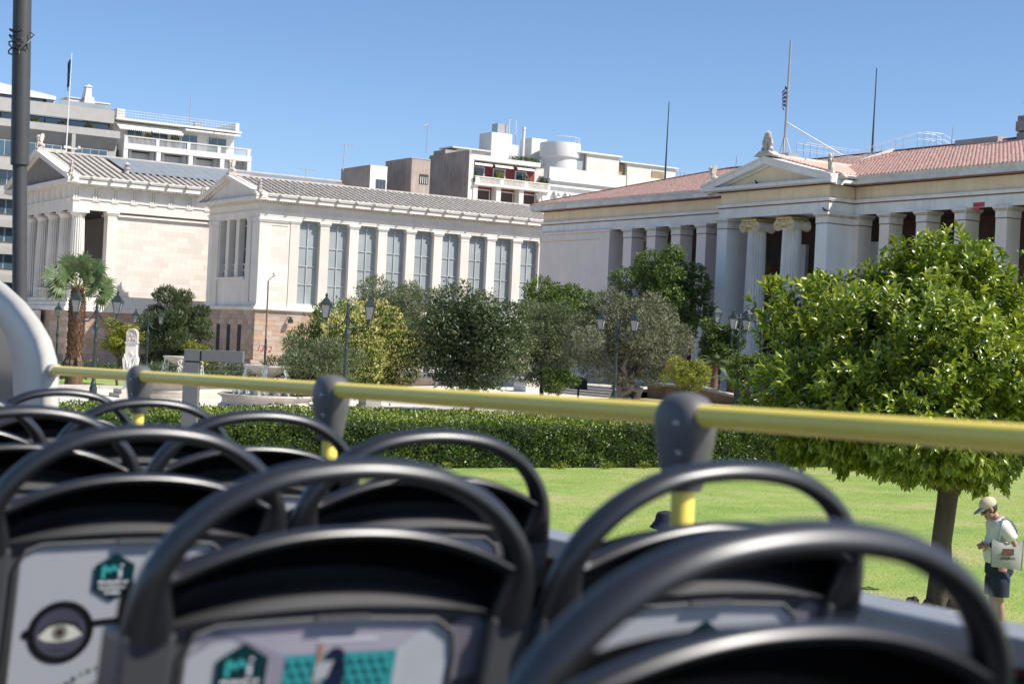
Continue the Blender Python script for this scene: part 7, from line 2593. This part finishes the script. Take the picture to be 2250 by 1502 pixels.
def poster(seat, kind):
    pm = POSTER
    top = [(-0.150, -0.72), (-0.150, -0.190), (-0.143, -0.174), (-0.125, -0.166), (0.0, -0.1625), (0.105, -0.169), (0.126, -0.182), (0.132, -0.205), (0.132, -0.72)]
    po = flat(seat, 'poster', pm, [top], 0.0009)
    WL[po.name] = Vector((0, 0, 0))
    # raised clear holder edge, tab on the right
    rimp = [lean(x, z, 0.001) for x, z in [(-0.153, -0.70), (-0.153, -0.19), (-0.145, -0.172), (-0.125, -0.163), (0.0, -0.160), (0.107, -0.166), (0.129, -0.180), (0.135, -0.205), (0.135, -0.70)]]
    MB().tube(rimp, 0.0022, 6).build('poster_frame', mat('holder_edge', (0.14, 0.135, 0.13), 0.35), seat, smooth=True, local=True)
    flat(seat, 'label_tab', mat('tab_plastic', (0.17, 0.155, 0.18), 0.5), [ring(0.148, -0.20, 0.030, 0.034, 18)], 0.0004)
    MB().box(-0.025, 0.03, 0.045, 0.05, ZA - 0.163, ZA - 0.157).build('embossed_mark', SEATG, seat, local=True)
    if kind == 'eye':
        logo(po, -0.024, -0.211, 0.032)
        eye = (-0.087, -0.287)
        for e_ in (eye, (0.033, -0.283)):
            flat(po, 'lens', mat('lens_grey', (0.085, 0.082, 0.115), 0.4, 0.2, 20), [ring(*e_, 0.037, 0.037)], 0.0014)
        flat(po, 'spectacles', INK, ring_band(*eye, 0.0345, 0.0445) + ring_band(0.033, -0.283, 0.0345, 0.0445) + [[(-0.050, -0.272), (-0.004, -0.268), (-0.004, -0.277), (-0.048, -0.281)], ring(-0.133, -0.288, 0.006, 0.007, 10)], 0.0018)
        lid = [(-0.117, -0.293), (-0.105, -0.280), (-0.088, -0.275), (-0.070, -0.279), (-0.057, -0.291), (-0.070, -0.298), (-0.09, -0.301), (-0.107, -0.299)]
        flat(po, 'eye_shade', mat('eye_shade_print', (0.03, 0.028, 0.04), 0.4), [[(-0.122, -0.299), (-0.110, -0.278), (-0.088, -0.270), (-0.066, -0.274), (-0.053, -0.291), (-0.07, -0.277), (-0.088, -0.2745), (-0.106, -0.280)], [(-0.11, -0.310), (-0.085, -0.314), (-0.066, -0.307), (-0.085, -0.312)]], 0.0017)
        flat(po, 'eye_white', mat('eye_white_print', (0.72, 0.70, 0.60), 0.4), [lid], 0.0019)
        flat(po, 'iris', mat('iris_print', (0.24, 0.26, 0.20), 0.4), [ring(-0.088, -0.287, 0.0105, 0.0115, 20)], 0.0021)
        flat(po, 'pupil', mat('pupil_print', (0.07, 0.03, 0.025), 0.4), [ring(-0.088, -0.287, 0.005, 0.0055, 14)], 0.0023)
        tx = 'explore illusions'
        for i, ch_ in enumerate(tx):
            if ch_ == ' ':
                continue
            an = rad(140 - i * 7.2)
            px_, pz_ = -0.010 + 0.085 * math.cos(an), -0.425 + 0.085 * math.sin(an)
            M_ = Matrix.Translation(Vector(lean(px_, pz_, 0.0045 - 0.002))) @ Matrix.Rotation(rad(90), 4, 'X') @ Matrix.Rotation(an - rad(90), 4, 'Z')
            text_mesh('lettering', ch_, 0.013, INK, po, M_, 0.0001, bold=0.0003)
        flat(po, 'printed_arc', mat('arc_print', (0.35, 0.36, 0.38), 0.4), ring_band(-0.010, -0.425, 0.066, 0.069), 0.0018)
    elif kind == 'room':
        c1, c2 = (-0.050, 0.070), (-0.197, -0.30)
        flat(po, 'printed_ceiling', mat('room_ceiling_print', (0.42, 0.39, 0.45), 0.4, 0.1, 8), [[(-0.125, -0.1665), (0.105, -0.170), (c1[1], c2[0]), (c1[0], c2[0])]], 0.0013)
        flat(po, 'printed_wall', mat('room_wall_print', (0.30, 0.28, 0.34), 0.4, 0.2, 8), [[(-0.149, -0.19), (-0.125, -0.1665), (c1[0], c2[0]), (c1[0], c2[1]), (-0.149, -0.40)]], 0.0013)
        flat(po, 'printed_wall', mat('room_right_print', (0.50, 0.52, 0.54), 0.4, 0.12, 8), [[(0.105, -0.170), (0.131, -0.2), (0.131, -0.40), (c1[1], c2[1]), (c1[1], c2[0])]], 0.00135)
        flat(po, 'printed_lamp', BLINDW, [[(-0.018, -0.181), (0.047, -0.182), (0.045, -0.186), (-0.018, -0.185)]], 0.0018)
        flat(po, 'printed_wall', mat('cube_light_print', (0.04, 0.30, 0.31), 0.4), [[(c1[0], c2[0]), (c1[1], c2[0]), (c1[1], c2[1]), (c1[0], c2[1])]], 0.0015)
        cubes, cubd = [], []
        for j in range(9):
            for i in range(11):
                x = c1[0] + 0.006 + i * 0.0112 + (0.0056 if j % 2 else 0)
                z = c2[0] - 0.006 - j * 0.0105
                if x + 0.005 > c1[1]:
                    continue
                cubd.append([(x - 0.005, z), (x, z - 0.003), (x, z - 0.009), (x - 0.005, z - 0.006)])
                cubes.append([(x - 0.005, z), (x, z + 0.003), (x + 0.005, z), (x, z - 0.003)])
        flat(po, 'cube_pattern', mat('cube_dark_print', (0.006, 0.06, 0.07), 0.4), cubd, 0.0018, kind='stuff')
        flat(po, 'cube_pattern', mat('cube_mid_print', (0.05, 0.42, 0.42), 0.4), cubes, 0.0018, kind='stuff')
        flat(po, 'printed_figure', mat('figure_dark_print', (0.012, 0.02, 0.05), 0.4), [ring(0.003, -0.203, 0.011, 0.012, 14), [(-0.006, -0.205), (0.016, -0.208), (0.014, -0.30), (-0.004, -0.30)]], 0.0021)
        flat(po, 'printed_figure', mat('figure_skin_print', (0.45, 0.24, 0.18), 0.4), [[(-0.017, -0.186), (-0.012, -0.186), (-0.009, -0.212), (-0.016, -0.212)], [(-0.016, -0.226), (-0.009, -0.226), (-0.011, -0.30), (-0.018, -0.30)]], 0.0023)
        flat(po, 'printed_figure', POSTER, [[(-0.017, -0.208), (0.002, -0.204), (-0.003, -0.222), (-0.018, -0.226)]], 0.0024)
        flat(po, 'printed_panel', POSTER, [[(-0.150, -0.195), (-0.125, -0.180), (-0.108, -0.178), (-0.066, -0.202), (-0.062, -0.30), (-0.150, -0.42)]], 0.0016)
        logo(po, -0.094, -0.214, 0.031)
    else:
        logo(po, 0.004, -0.213, 0.031)
    return po


proto = None
SEATS = [
    (0.668, 0.785, None, 'nearest black bus seat, its grab rail sweeping across the lower right corner'),
    (0.632, 1.40, 'room', 'black bus seat in the middle, its poster showing a room of turquoise cubes'),
    (1.068, 1.385, 'plain', 'black window seat right of the middle seat, plain poster with one hexagon logo'),
    (0.628, 2.09, 'eye', 'black bus seat at lower left with the poster of a spectacled eye'),
    (1.062, 2.09, None, 'black window seat against the lawn, in front of the hedge and second rail bracket'),
    (0.628, 2.80, None, 'black aisle seat at the left edge, behind the seat with the eye poster'),
    (1.055, 2.80, None, 'black window seat below the grey sign post, third from the front'),
    (0.628, 3.50, None, 'black aisle seat at the left edge, only its right shoulder in view'),
    (1.055, 3.52, None, 'black window seat under the leftmost yellow rail post'),
    (1.055, 4.32, None, 'black window seat furthest forward, against the pale front pillar'),
]


def copy_tree(o, parent=None):
    c = o.copy()
    COL.objects.link(c)
    c.parent = parent
    for ch in list(o.children):
        copy_tree(ch, c)
    return c


proto = make_seat()
roots = [proto] + [copy_tree(proto) for _ in SEATS[1:]]
for rt, (l_, s_, kd, lab) in zip(roots, SEATS):
    rt.location = bus_pt(l_, s_, -1.30)
    rt.rotation_euler = BROT
    tag(rt, lab, 'bus seat', 'seats on the open top deck')
    WL[rt.name] = Vector((0, 0, 0))
    poster(rt, kd or 'plain')


# ------------------------------------------------------------------ people
def skin_mesh(name, pts, edges, m, parent, root=0, sub=2):
    """one continuous surface grown over joints: pts = [(x, y, z, rx, ry)]"""
    me = bpy.data.meshes.new(name)
    me.from_pydata([p[:3] for p in pts], edges, [])
    o = bpy.data.objects.new(name, me)
    COL.objects.link(o)
    o.modifiers.new('Skin', 'SKIN')
    for i, p in enumerate(pts):
        d = me.skin_vertices[0].data[i]
        d.radius = (p[3], p[4] if len(p) > 4 else p[3])
        d.use_root = (i == root)
    sb = o.modifiers.new('Subd', 'SUBSURF')
    sb.levels = sb.render_levels = sub
    dg = bpy.context.evaluated_depsgraph_get()
    nm = bpy.data.meshes.new_from_object(o.evaluated_get(dg))
    bpy.data.objects.remove(o)
    nm.materials.clear()
    nm.polygons.foreach_set('use_smooth', [True] * len(nm.polygons))
    return link(name, nm, m, parent)


def chain(P, E, pts, start=None):
    pv = start
    for p in pts:
        P.append(p)
        if pv is not None:
            E.append((pv, len(P) - 1))
        pv = len(P) - 1
    return pv


def hand(q, wrist, d, palm_n, curl=0.5, s=1.0):
    """palm with four unequal bent fingers and a thumb leaving its side"""
    w, d, pn = Vector(wrist), Vector(d).normalized(), Vector(palm_n).normalized()
    sd = d.cross(pn).normalized()
    q.ell(w + d * 0.045 * s, (0.001, 0.001, 0.001), 4, 3)
    q.tube([w, w + d * 0.03 * s, w + d * 0.085 * s], [0.024 * s, 0.036 * s, 0.034 * s], 10, flat=0.55)
    for k, L in enumerate((0.068, 0.078, 0.072, 0.056)):
        b = w + d * 0.082 * s + sd * (0.027 - k * 0.018) * s
        p1 = b + (d * math.cos(curl * 0.6) + pn * math.sin(curl * 0.6)) * L * 0.45 * s
        p2 = p1 + (d * math.cos(curl * 1.6) + pn * math.sin(curl * 1.6)) * L * 0.32 * s
        p3 = p2 + (d * math.cos(curl * 2.3) + pn * math.sin(curl * 2.3)) * L * 0.25 * s
        q.tube([b - d * 0.012 * s, p1, p2, p3], [0.0092 * s, 0.0088 * s, 0.008 * s, 0.006 * s], 7)
    b = w + d * 0.025 * s + sd * 0.030 * s
    p1 = b + (d * 0.6 + sd * 0.7 + pn * 0.2).normalized() * 0.035 * s
    p2 = p1 + (d * 0.9 + sd * 0.2 + pn * 0.5).normalized() * 0.03 * s
    q.tube([b, p1, p2], [0.012 * s, 0.0105 * s, 0.008 * s], 7)


def body(o, skin, arms, head_c, neck, lean_=0.0, fem=False):
    """body mesh in local space, facing +Y; arms = [(shoulder, elbow, wrist), ...]"""
    P, E = [], []
    pel = chain(P, E, [(0, 0.0, 0.93, 0.145, 0.105)])
    ch = chain(P, E, [(0, lean_ * 0.3, 1.10, 0.13, 0.10), (0, lean_ * 0.7, 1.28, 0.145, 0.105), (0, lean_, 1.42, 0.10, 0.075)], pel)
    nk = chain(P, E, [neck + (0.052, 0.055), tuple(Vector(neck).lerp(Vector(head_c), 0.5)) + (0.05, 0.055)], ch)
    for sh, el, wr in arms:
        chain(P, E, [tuple(sh) + (0.055, 0.055), tuple(Vector(sh).lerp(Vector(el), 0.5)) + (0.047, 0.047), tuple(el) + (0.038, 0.038), tuple(Vector(el).lerp(Vector(wr), 0.4)) + (0.038, 0.036), tuple(wr) + (0.024, 0.026)], ch)
    for sx in (-1, 1):
        chain(P, E, [(sx * 0.09, 0.0, 0.85, 0.085, 0.09), (sx * 0.10, 0.02, 0.50, 0.056, 0.06), (sx * 0.10, -0.01, 0.32, 0.052, 0.058), (sx * 0.10, -0.01, 0.09, 0.034, 0.038), (sx * 0.105, 0.06, 0.035, 0.038, 0.03), (sx * 0.11, 0.15, 0.03, 0.036, 0.02)], pel)
    return skin_mesh('body', P, E, skin, o)


def head(o, c, pitch, skin, s=1.0):
    """head with jaw, nose, mouth, ears and eyes, pitched forward"""
    M_ = Matrix.Translation(c) @ Matrix.Rotation(pitch, 4, 'X')
    q = MB()
    q.ell((0, -0.01, 0.03), (0.075 * s, 0.095 * s, 0.095 * s), 18, 14)
    q.ell((0, 0.025, -0.045), (0.060 * s, 0.062 * s, 0.075 * s), 16, 12)
    q.ell((0, 0.068, -0.095), (0.027 * s, 0.022 * s, 0.022 * s), 10, 8)
    q.ell((0, 0.097, -0.012), (0.013 * s, 0.024 * s, 0.030 * s), 10, 8)
    q.ell((0, 0.108, -0.026), (0.017 * s, 0.016 * s, 0.012 * s), 10, 8)
    for sx in (-1, 1):
        q.ell((sx * 0.076 * s, -0.005, -0.005), (0.012, 0.022, 0.034), 10, 8)
        q.ell((sx * 0.04, 0.062, -0.03), (0.027, 0.022, 0.027), 10, 8)
    q.tube([(-0.04, 0.082, 0.030), (0, 0.092, 0.032), (0.04, 0.082, 0.030)], 0.011, 7)
    q.xf(M_)
    h = q.build('head', skin, o, smooth=True, local=True)
    q = MB().ell((0, 0.083, -0.063), (0.024, 0.010, 0.006), 10, 6).ell((0, 0.081, -0.071), (0.020, 0.011, 0.007), 10, 6)
    q.xf(M_)
    q.build('mouth', mat('lips', (0.30, 0.12, 0.10), 0.5), h, smooth=True, local=True)
    q = MB()
    for sx in (-1, 1):
        q.ell((sx * 0.031, 0.078, 0.008), (0.012, 0.009, 0.007), 10, 7)
    q.xf(M_)
    q.build('eyes', mat('eye_dark', (0.03, 0.02, 0.02), 0.2), h, smooth=True, local=True)
    return h, M_


# the man under the orange tree
MP = Vector((15.85, 13.41, 0.0))
MR = rad(62)
man = thing('person', 'man in white polo shirt, dark shorts and sun cap, head bowed, under the orange tree', 'person', MP, MR)
WL[man.name] = Vector((0, 0, 0))
hc = (0.0, 0.16, 1.585)
armL = ((-0.20, 0.03, 1.40), (-0.27, -0.10, 1.17), (-0.11, 0.19, 1.15))
armR = ((0.20, 0.03, 1.40), (0.25, -0.04, 1.15), (0.04, 0.21, 1.14))
body(man, SKIN, [armL, armR], hc, (0, 0.07, 1.49), 0.03)
hd_, HM = head(man, hc, rad(-28), SKIN)
q = MB()
hand(q, armL[2], (0.45, 0.75, -0.2), (0.6, -0.4, -0.3), 0.75)
hand(q, armR[2], (-0.55, 0.6, -0.1), (-0.5, -0.5, -0.3), 0.75)
q.build('hand', SKIN, man, smooth=True, local=True)
POLO = mat('white_polo', (0.72, 0.68, 0.58), 0.85, 0.06, 9, 0.3, 25)
NAVY = mat('navy_shorts', (0.012, 0.020, 0.035), 0.85, 0.2, 9, 0.3, 25)
P, E = [], []
a = chain(P, E, [(0, 0.01, 0.90, 0.185, 0.155)])
b = chain(P, E, [(0, 0.035, 1.0, 0.19, 0.175), (0, 0.05, 1.15, 0.185, 0.175), (0, 0.035, 1.30, 0.175, 0.145), (0, 0.04, 1.41, 0.12, 0.10)], a)
chain(P, E, [(0, 0.07, 1.49, 0.068, 0.07)], b)
for sh, el, _ in (armL, armR):
    chain(P, E, [(sh[0] * 0.92, sh[1], sh[2] - 0.005, 0.088, 0.085), tuple(Vector(sh).lerp(Vector(el), 0.45)) + (0.092, 0.088), tuple(Vector(sh).lerp(Vector(el), 0.80)) + (0.088, 0.085)], b)
skin_mesh('polo_shirt', P, E, POLO, man)
q = MB()
for sx in (-1, 1):
    q.tube([(sx * 0.085, 0.0, 0.93 - 0.10), (sx * 0.092, 0.005, 0.93 - 0.20), (sx * 0.10, 0.012, (0.93 + 0.52) / 2 - 0.05), (sx * 0.105, 0.01, 0.52)], [0.085, 0.118, (0.118 + 0.11) / 2, 0.11], 18, flat=1.08)
q.tube([(0, -0.005, 0.93 - 0.19), (0, -0.005, 0.93 - 0.12), (0, 0.0, 0.93 - 0.04), (0, 0.0, 0.93 + 0.03)], [0.135, 0.178, 0.172, 0.160], 26, flat=0.86)
q.build('shorts', NAVY, man, smooth=55, local=True)
q = MB()
for sx in (-1, 1):
    q.ell((sx * 0.105, 0.055, 0.05), (0.05, 0.14, 0.05), 12, 8)
    q.box(sx * 0.105 - 0.05, sx * 0.105 + 0.05, -0.075, 0.185, 0.0, 0.03)
q.build('shoe', mat('grey_shoe', (0.20, 0.21, 0.24), 0.7), man, smooth=35, local=True)
q = MB()
q.ell((0, -0.012, 0.065), (0.088, 0.112, 0.088), 18, 10)
q.xf(HM)
cap = q.build('cap', mat('cream_cap', (0.60, 0.50, 0.33), 0.8), man, smooth=True, local=True)
q = MB()
st_ = len(q.v)
vs, fs = [], []
for i in range(9):
    an = rad(20 + i * 17.5)
    vs += [(0.080 * math.cos(an), 0.02 + 0.085 * math.sin(an), 0.055), (0.085 * math.cos(an), 0.03 + 0.175 * math.sin(an), 0.030), (0.08 * math.cos(an), 0.02 + 0.085 * math.sin(an), 0.048), (0.085 * math.cos(an), 0.03 + 0.175 * math.sin(an), 0.022)]
for i in range(8):
    a_ = i * 4
    fs += [(a_, a_ + 1, a_ + 5, a_ + 4), (a_ + 2, a_ + 6, a_ + 7, a_ + 3), (a_ + 1, a_ + 3, a_ + 7, a_ + 5)]
q.add(vs, fs)
q.xf(HM)
q.build('cap_peak', mat('peak_grey', (0.30, 0.31, 0.33), 0.7), cap, smooth=True, local=True)
q = MB().ell((0, -0.026, 0.004), (0.0795, 0.086, 0.078), 18, 12)
q.xf(HM)
q.build('hair', mat('dark_hair', (0.03, 0.025, 0.02), 0.7), man, smooth=True, local=True)
q = MB()
for sx in (-1, 1):
    q.ell((sx * 0.036, 0.092, 0.008), (0.031, 0.010, 0.022), 12, 8)
    q.tube([(sx * 0.066, 0.085, 0.014), (sx * 0.080, 0.02, 0.012), (sx * 0.080, -0.02, 0.005)], 0.005, 6)
q.box(-0.01, 0.01, 0.09, 0.098, 0.008, 0.016)
q.xf(HM)
q.build('sunglasses', mat('dark_lens', (0.01, 0.008, 0.008), 0.15), man, smooth=True, local=True)
wv, ev = Vector(armL[2]), Vector(armL[1])
dv_ = (wv - ev).normalized()
q = MB().tube([wv - dv_ * 0.045, wv - dv_ * 0.02], 0.030, 14)
q.build('watch_strap', INK, man, smooth=35, local=True)
q = MB().ell(wv - dv_ * 0.032 + Vector((-0.028, -0.012, 0.004)), (0.012, 0.020, 0.020), 14, 8)
q.build('watch', mat('watch_face', (0.75, 0.75, 0.73), 0.3), man, smooth=True, local=True)
bag = thing('tote_bag', 'grey canvas tote bag lettered UKRAINE, hanging from the man\'s shoulder', 'bag', MP, MR)
WL[bag.name] = Vector((0, 0, 0))
CANV = mat('grey_canvas', (0.40, 0.385, 0.36), 0.9, 0.06, 8, 0.3, 90)
DBL = mat('blue_edge', (0.10, 0.15, 0.18), 0.8)
q = MB()
vs = []
bx = -0.275
gridn = 8
for side in (0, 1):
    for j in range(gridn + 1):
        for i in range(gridn + 1):
            u, v = i / gridn, j / gridn
            y_ = 0.21 - 0.395 * u - 0.02 * (1 - v) * (0.5 - u)
            z_ = 0.905 + 0.34 * v - 0.035 * u * (1 - v) - 0.05 * math.sin(math.pi * u) * (v ** 3)
            bul = 0.035 * (math.sin(math.pi * u) * math.sin(math.pi * min(1, v * 1.05))) ** 0.6 if 0 < u < 1 and 0 < v < 1 else 0.004
            vs.append((bx + 0.02 * (1 - v) + (-bul if side == 0 else bul * 0.6), y_, z_))
nn_ = gridn + 1
fs = []
for side in (0, 1):
    o_ = side * nn_ * nn_
    for j in range(gridn):
        for i in range(gridn):
            a_ = o_ + j * nn_ + i
            fs.append((a_, a_ + 1, a_ + nn_ + 1, a_ + nn_))
for j in range(gridn):
    for (e0) in (0, gridn):
        a_ = j * nn_ + e0
        fs.append((a_, a_ + nn_, a_ + nn_ + nn_ * nn_, a_ + nn_ * nn_))
for i in range(gridn):
    fs.append((i, i + 1, i + 1 + nn_ * nn_, i + nn_ * nn_))
q.add(vs, fs)
q.build('pouch', CANV, bag, smooth=True, local=True)
q = MB()
q.tube([(bx + 0.018, 0.20, 0.905), (bx, 0.212, 1.235)], 0.006, 6).tube([(bx + 0.018, -0.185, 0.87), (bx, -0.186, 1.245)], 0.006, 6)
q.build('edge_piping', DBL, bag, local=True)
q = MB()
q.tube([(bx, 0.13, 1.225), (-0.265, 0.11, 1.30), (-0.225, 0.08, 1.41), (-0.17, 0.05, 1.485), (-0.16, 0.0, 1.49), (-0.20, -0.06, 1.46), (-0.27, -0.10, 1.36), (bx, -0.09, 1.225)], 0.014, 6, flat=0.35)
q.build('strap', DBL, bag, smooth=True, local=True)
Mb = Matrix.Translation((bx - 0.034, 0.015, 1.0)) @ Matrix.Rotation(rad(-90), 4, 'Z') @ Matrix.Rotation(rad(90), 4, 'X')
text_mesh('lettering', 'UKRAINE', 0.046, INK, bag, Mb, 0.001, bold=0.0006)
r = random.Random(2)
q = MB()
for j in range(5):
    for i in range(11):
        q.box(bx - 0.0385, bx - 0.0375, 0.015 - 0.07 + i * 0.0128, 0.015 - 0.07 + i * 0.0128 + r.uniform(0.006, 0.012), 1.06 + j * 0.014, 1.06 + j * 0.014 + r.uniform(0.006, 0.013))
q.build('woven_print', mat('rust_print', (0.22, 0.09, 0.05), 0.8), bag, local=True, kind='stuff')
B('print_ground', mat('dark_print', (0.05, 0.04, 0.05), 0.8), bag, (bx - 0.0372, bx - 0.0365, -0.058, 0.088, 1.055, 1.135), local=True)

# the woman in the bucket hat, beside the yellow post
WP = Vector((10.27, 13.02, 0.03))
wo = thing('person', 'person in dark bucket hat, glasses and black top, half hidden by the yellow post', 'person', WP, math.pi - YAW - rad(18))
WL[wo.name] = Vector((0, 0, 0))
hc = (0, 0.02, 1.50)
aL = ((-0.165, 0, 1.30), (-0.21, -0.03, 1.04), (-0.12, 0.14, 0.98))
aR = ((0.165, 0, 1.30), (0.21, -0.03, 1.04), (0.12, 0.14, 0.98))
P, E = [], []
body(wo, SKIN2, [aL, aR], hc, (0, 0.0, 1.385), 0.0, True)
hw, HW = head(wo, hc, rad(-5), SKIN2, 0.95)
q = MB()
hand(q, aL[2], (0.5, 0.7, 0.1), (0.3, -0.5, 0.3), 0.6, 0.9)
hand(q, aR[2], (-0.5, 0.7, 0.1), (-0.3, -0.5, 0.3), 0.6, 0.9)
q.build('hand', SKIN2, wo, smooth=True, local=True)
BLK = mat('black_top', (0.012, 0.013, 0.016), 0.85, 0.2, 9)
P, E = [], []
a = chain(P, E, [(0, 0, 0.86, 0.17, 0.13)])
b = chain(P, E, [(0, 0.01, 1.0, 0.15, 0.12), (0, 0.015, 1.18, 0.155, 0.13), (0, 0.0, 1.31, 0.12, 0.09), (0, 0.0, 1.37, 0.06, 0.06)], a)
for sh, el, _ in (aL, aR):
    chain(P, E, [tuple(sh) + (0.07, 0.07), tuple(Vector(sh).lerp(Vector(el), 0.6)) + (0.065, 0.065)], b)
skin_mesh('top', P, E, BLK, wo)
q = MB()
for sx in (-1, 1):
    q.tube([(sx * 0.085, 0.0, 0.92 - 0.10), (sx * 0.092, 0.005, 0.92 - 0.20), (sx * 0.10, 0.012, (0.92 + 0.08) / 2 - 0.05), (sx * 0.105, 0.01, 0.08)], [0.085, 0.105, (0.105 + 0.075) / 2, 0.075], 18, flat=1.08)
q.tube([(0, -0.005, 0.92 - 0.19), (0, -0.005, 0.92 - 0.12), (0, 0.0, 0.92 - 0.04), (0, 0.0, 0.92 + 0.03)], [0.135, 0.178, 0.172, 0.160], 26, flat=0.82)
q.build('trousers', mat('dark_trousers', (0.03, 0.03, 0.035), 0.85, 0.2, 9), wo, smooth=55, local=True)
q = MB()
for sx in (-1, 1):
    q.ell((sx * 0.105, 0.055, 0.045), (0.045, 0.13, 0.045), 12, 8)
q.build('shoe', mat('white_shoe', (0.6, 0.6, 0.6), 0.7), wo, smooth=True, local=True)
HATM = mat('navy_hat', (0.012, 0.014, 0.03), 0.9, 0.15, 12, 0.2, 60)
q = MB().lathe([(0.165, -0.005), (0.162, -0.012), (0.118, 0.052), (0.112, 0.062), (0.104, 0.11), (0.085, 0.142), (0.04, 0.155), (0.0, 0.157)], (0, -0.008, 0.018), 28)
q.xf(HW)
q.build('bucket_hat', HATM, wo, smooth=True, local=True)
q = MB()
for sx in (-1, 1):
    q.tube([(sx * 0.034 + 0.026 * math.cos(t * 0.5236), 0.098, 0.004 + 0.022 * math.sin(t * 0.5236)) for t in range(12)], 0.0025, 5, closed=True)
    q.tube([(sx * 0.06, 0.095, 0.008), (sx * 0.078, 0.0, 0.008)], 0.0025, 5)
q.tube([(-0.008, 0.1, 0.008), (0.008, 0.1, 0.008)], 0.0025, 5)
q.xf(HW)
q.build('glasses', STEEL, wo, smooth=True, local=True)
q = MB().ell((0, -0.022, -0.005), (0.079, 0.088, 0.085), 18, 12).ell((-0.06, 0.02, -0.03), (0.022, 0.045, 0.06), 10, 8).ell((0.06, 0.02, -0.03), (0.022, 0.045, 0.06), 10, 8)
q.xf(HW)
q.build('hair', mat('black_hair', (0.012, 0.01, 0.01), 0.6), wo, smooth=True, local=True)

# a far walker behind the trees
FP = Vector((47.25, 82.5, gz(47.25, 82.5)))
fa_ = thing('person', 'small far walker in pale shirt passing behind the dark tree', 'person', FP, rad(40))
WL[fa_.name] = Vector((0, 0, 0))
aL = ((-0.18, 0, 1.38), (-0.22, -0.08, 1.12), (-0.2, 0.04, 0.9))
aR = ((0.18, 0, 1.38), (0.22, 0.08, 1.12), (0.2, 0.2, 0.95))
body(fa_, SKIN, [aL, aR], (0, 0.03, 1.58), (0, 0.01, 1.48), 0.0)
head(fa_, (0, 0.03, 1.59), 0.0, SKIN)
q = MB()
hand(q, aL[2], (0, 0.2, -1), (0.8, 0.3, 0), 0.5)
hand(q, aR[2], (0, 0.4, -0.9), (-0.8, 0.3, 0), 0.5)
q.build('hand', SKIN, fa_, smooth=True, local=True)
P, E = [], []
a = chain(P, E, [(0, 0, 0.90, 0.17, 0.13)])
b = chain(P, E, [(0, 0.0, 1.1, 0.165, 0.13), (0, 0.0, 1.28, 0.165, 0.13), (0, 0.0, 1.40, 0.11, 0.09)], a)
for sh, el, _ in (aL, aR):
    chain(P, E, [tuple(sh) + (0.075, 0.075), tuple(Vector(sh).lerp(Vector(el), 0.7)) + (0.07, 0.07)], b)
skin_mesh('shirt', P, E, mat('pale_shirt', (0.62, 0.63, 0.66), 0.85), fa_)
q = MB()
for sx in (-1, 1):
    q.tube([(sx * 0.085, 0.0, 0.92 - 0.10), (sx * 0.092, 0.005, 0.92 - 0.20), (sx * 0.10, 0.012, (0.92 + 0.08) / 2 - 0.05), (sx * 0.105, 0.01, 0.08)], [0.085, 0.105, (0.105 + 0.075) / 2, 0.075], 18, flat=1.08)
q.tube([(0, -0.005, 0.92 - 0.19), (0, -0.005, 0.92 - 0.12), (0, 0.0, 0.92 - 0.04), (0, 0.0, 0.92 + 0.03)], [0.135, 0.178, 0.172, 0.160], 26, flat=0.82)
q.build('trousers', mat('grey_trousers', (0.14, 0.14, 0.16), 0.85), fa_, smooth=55, local=True)
# ambient clean-up: keep the print planes and seats sharp edged, nothing else to do
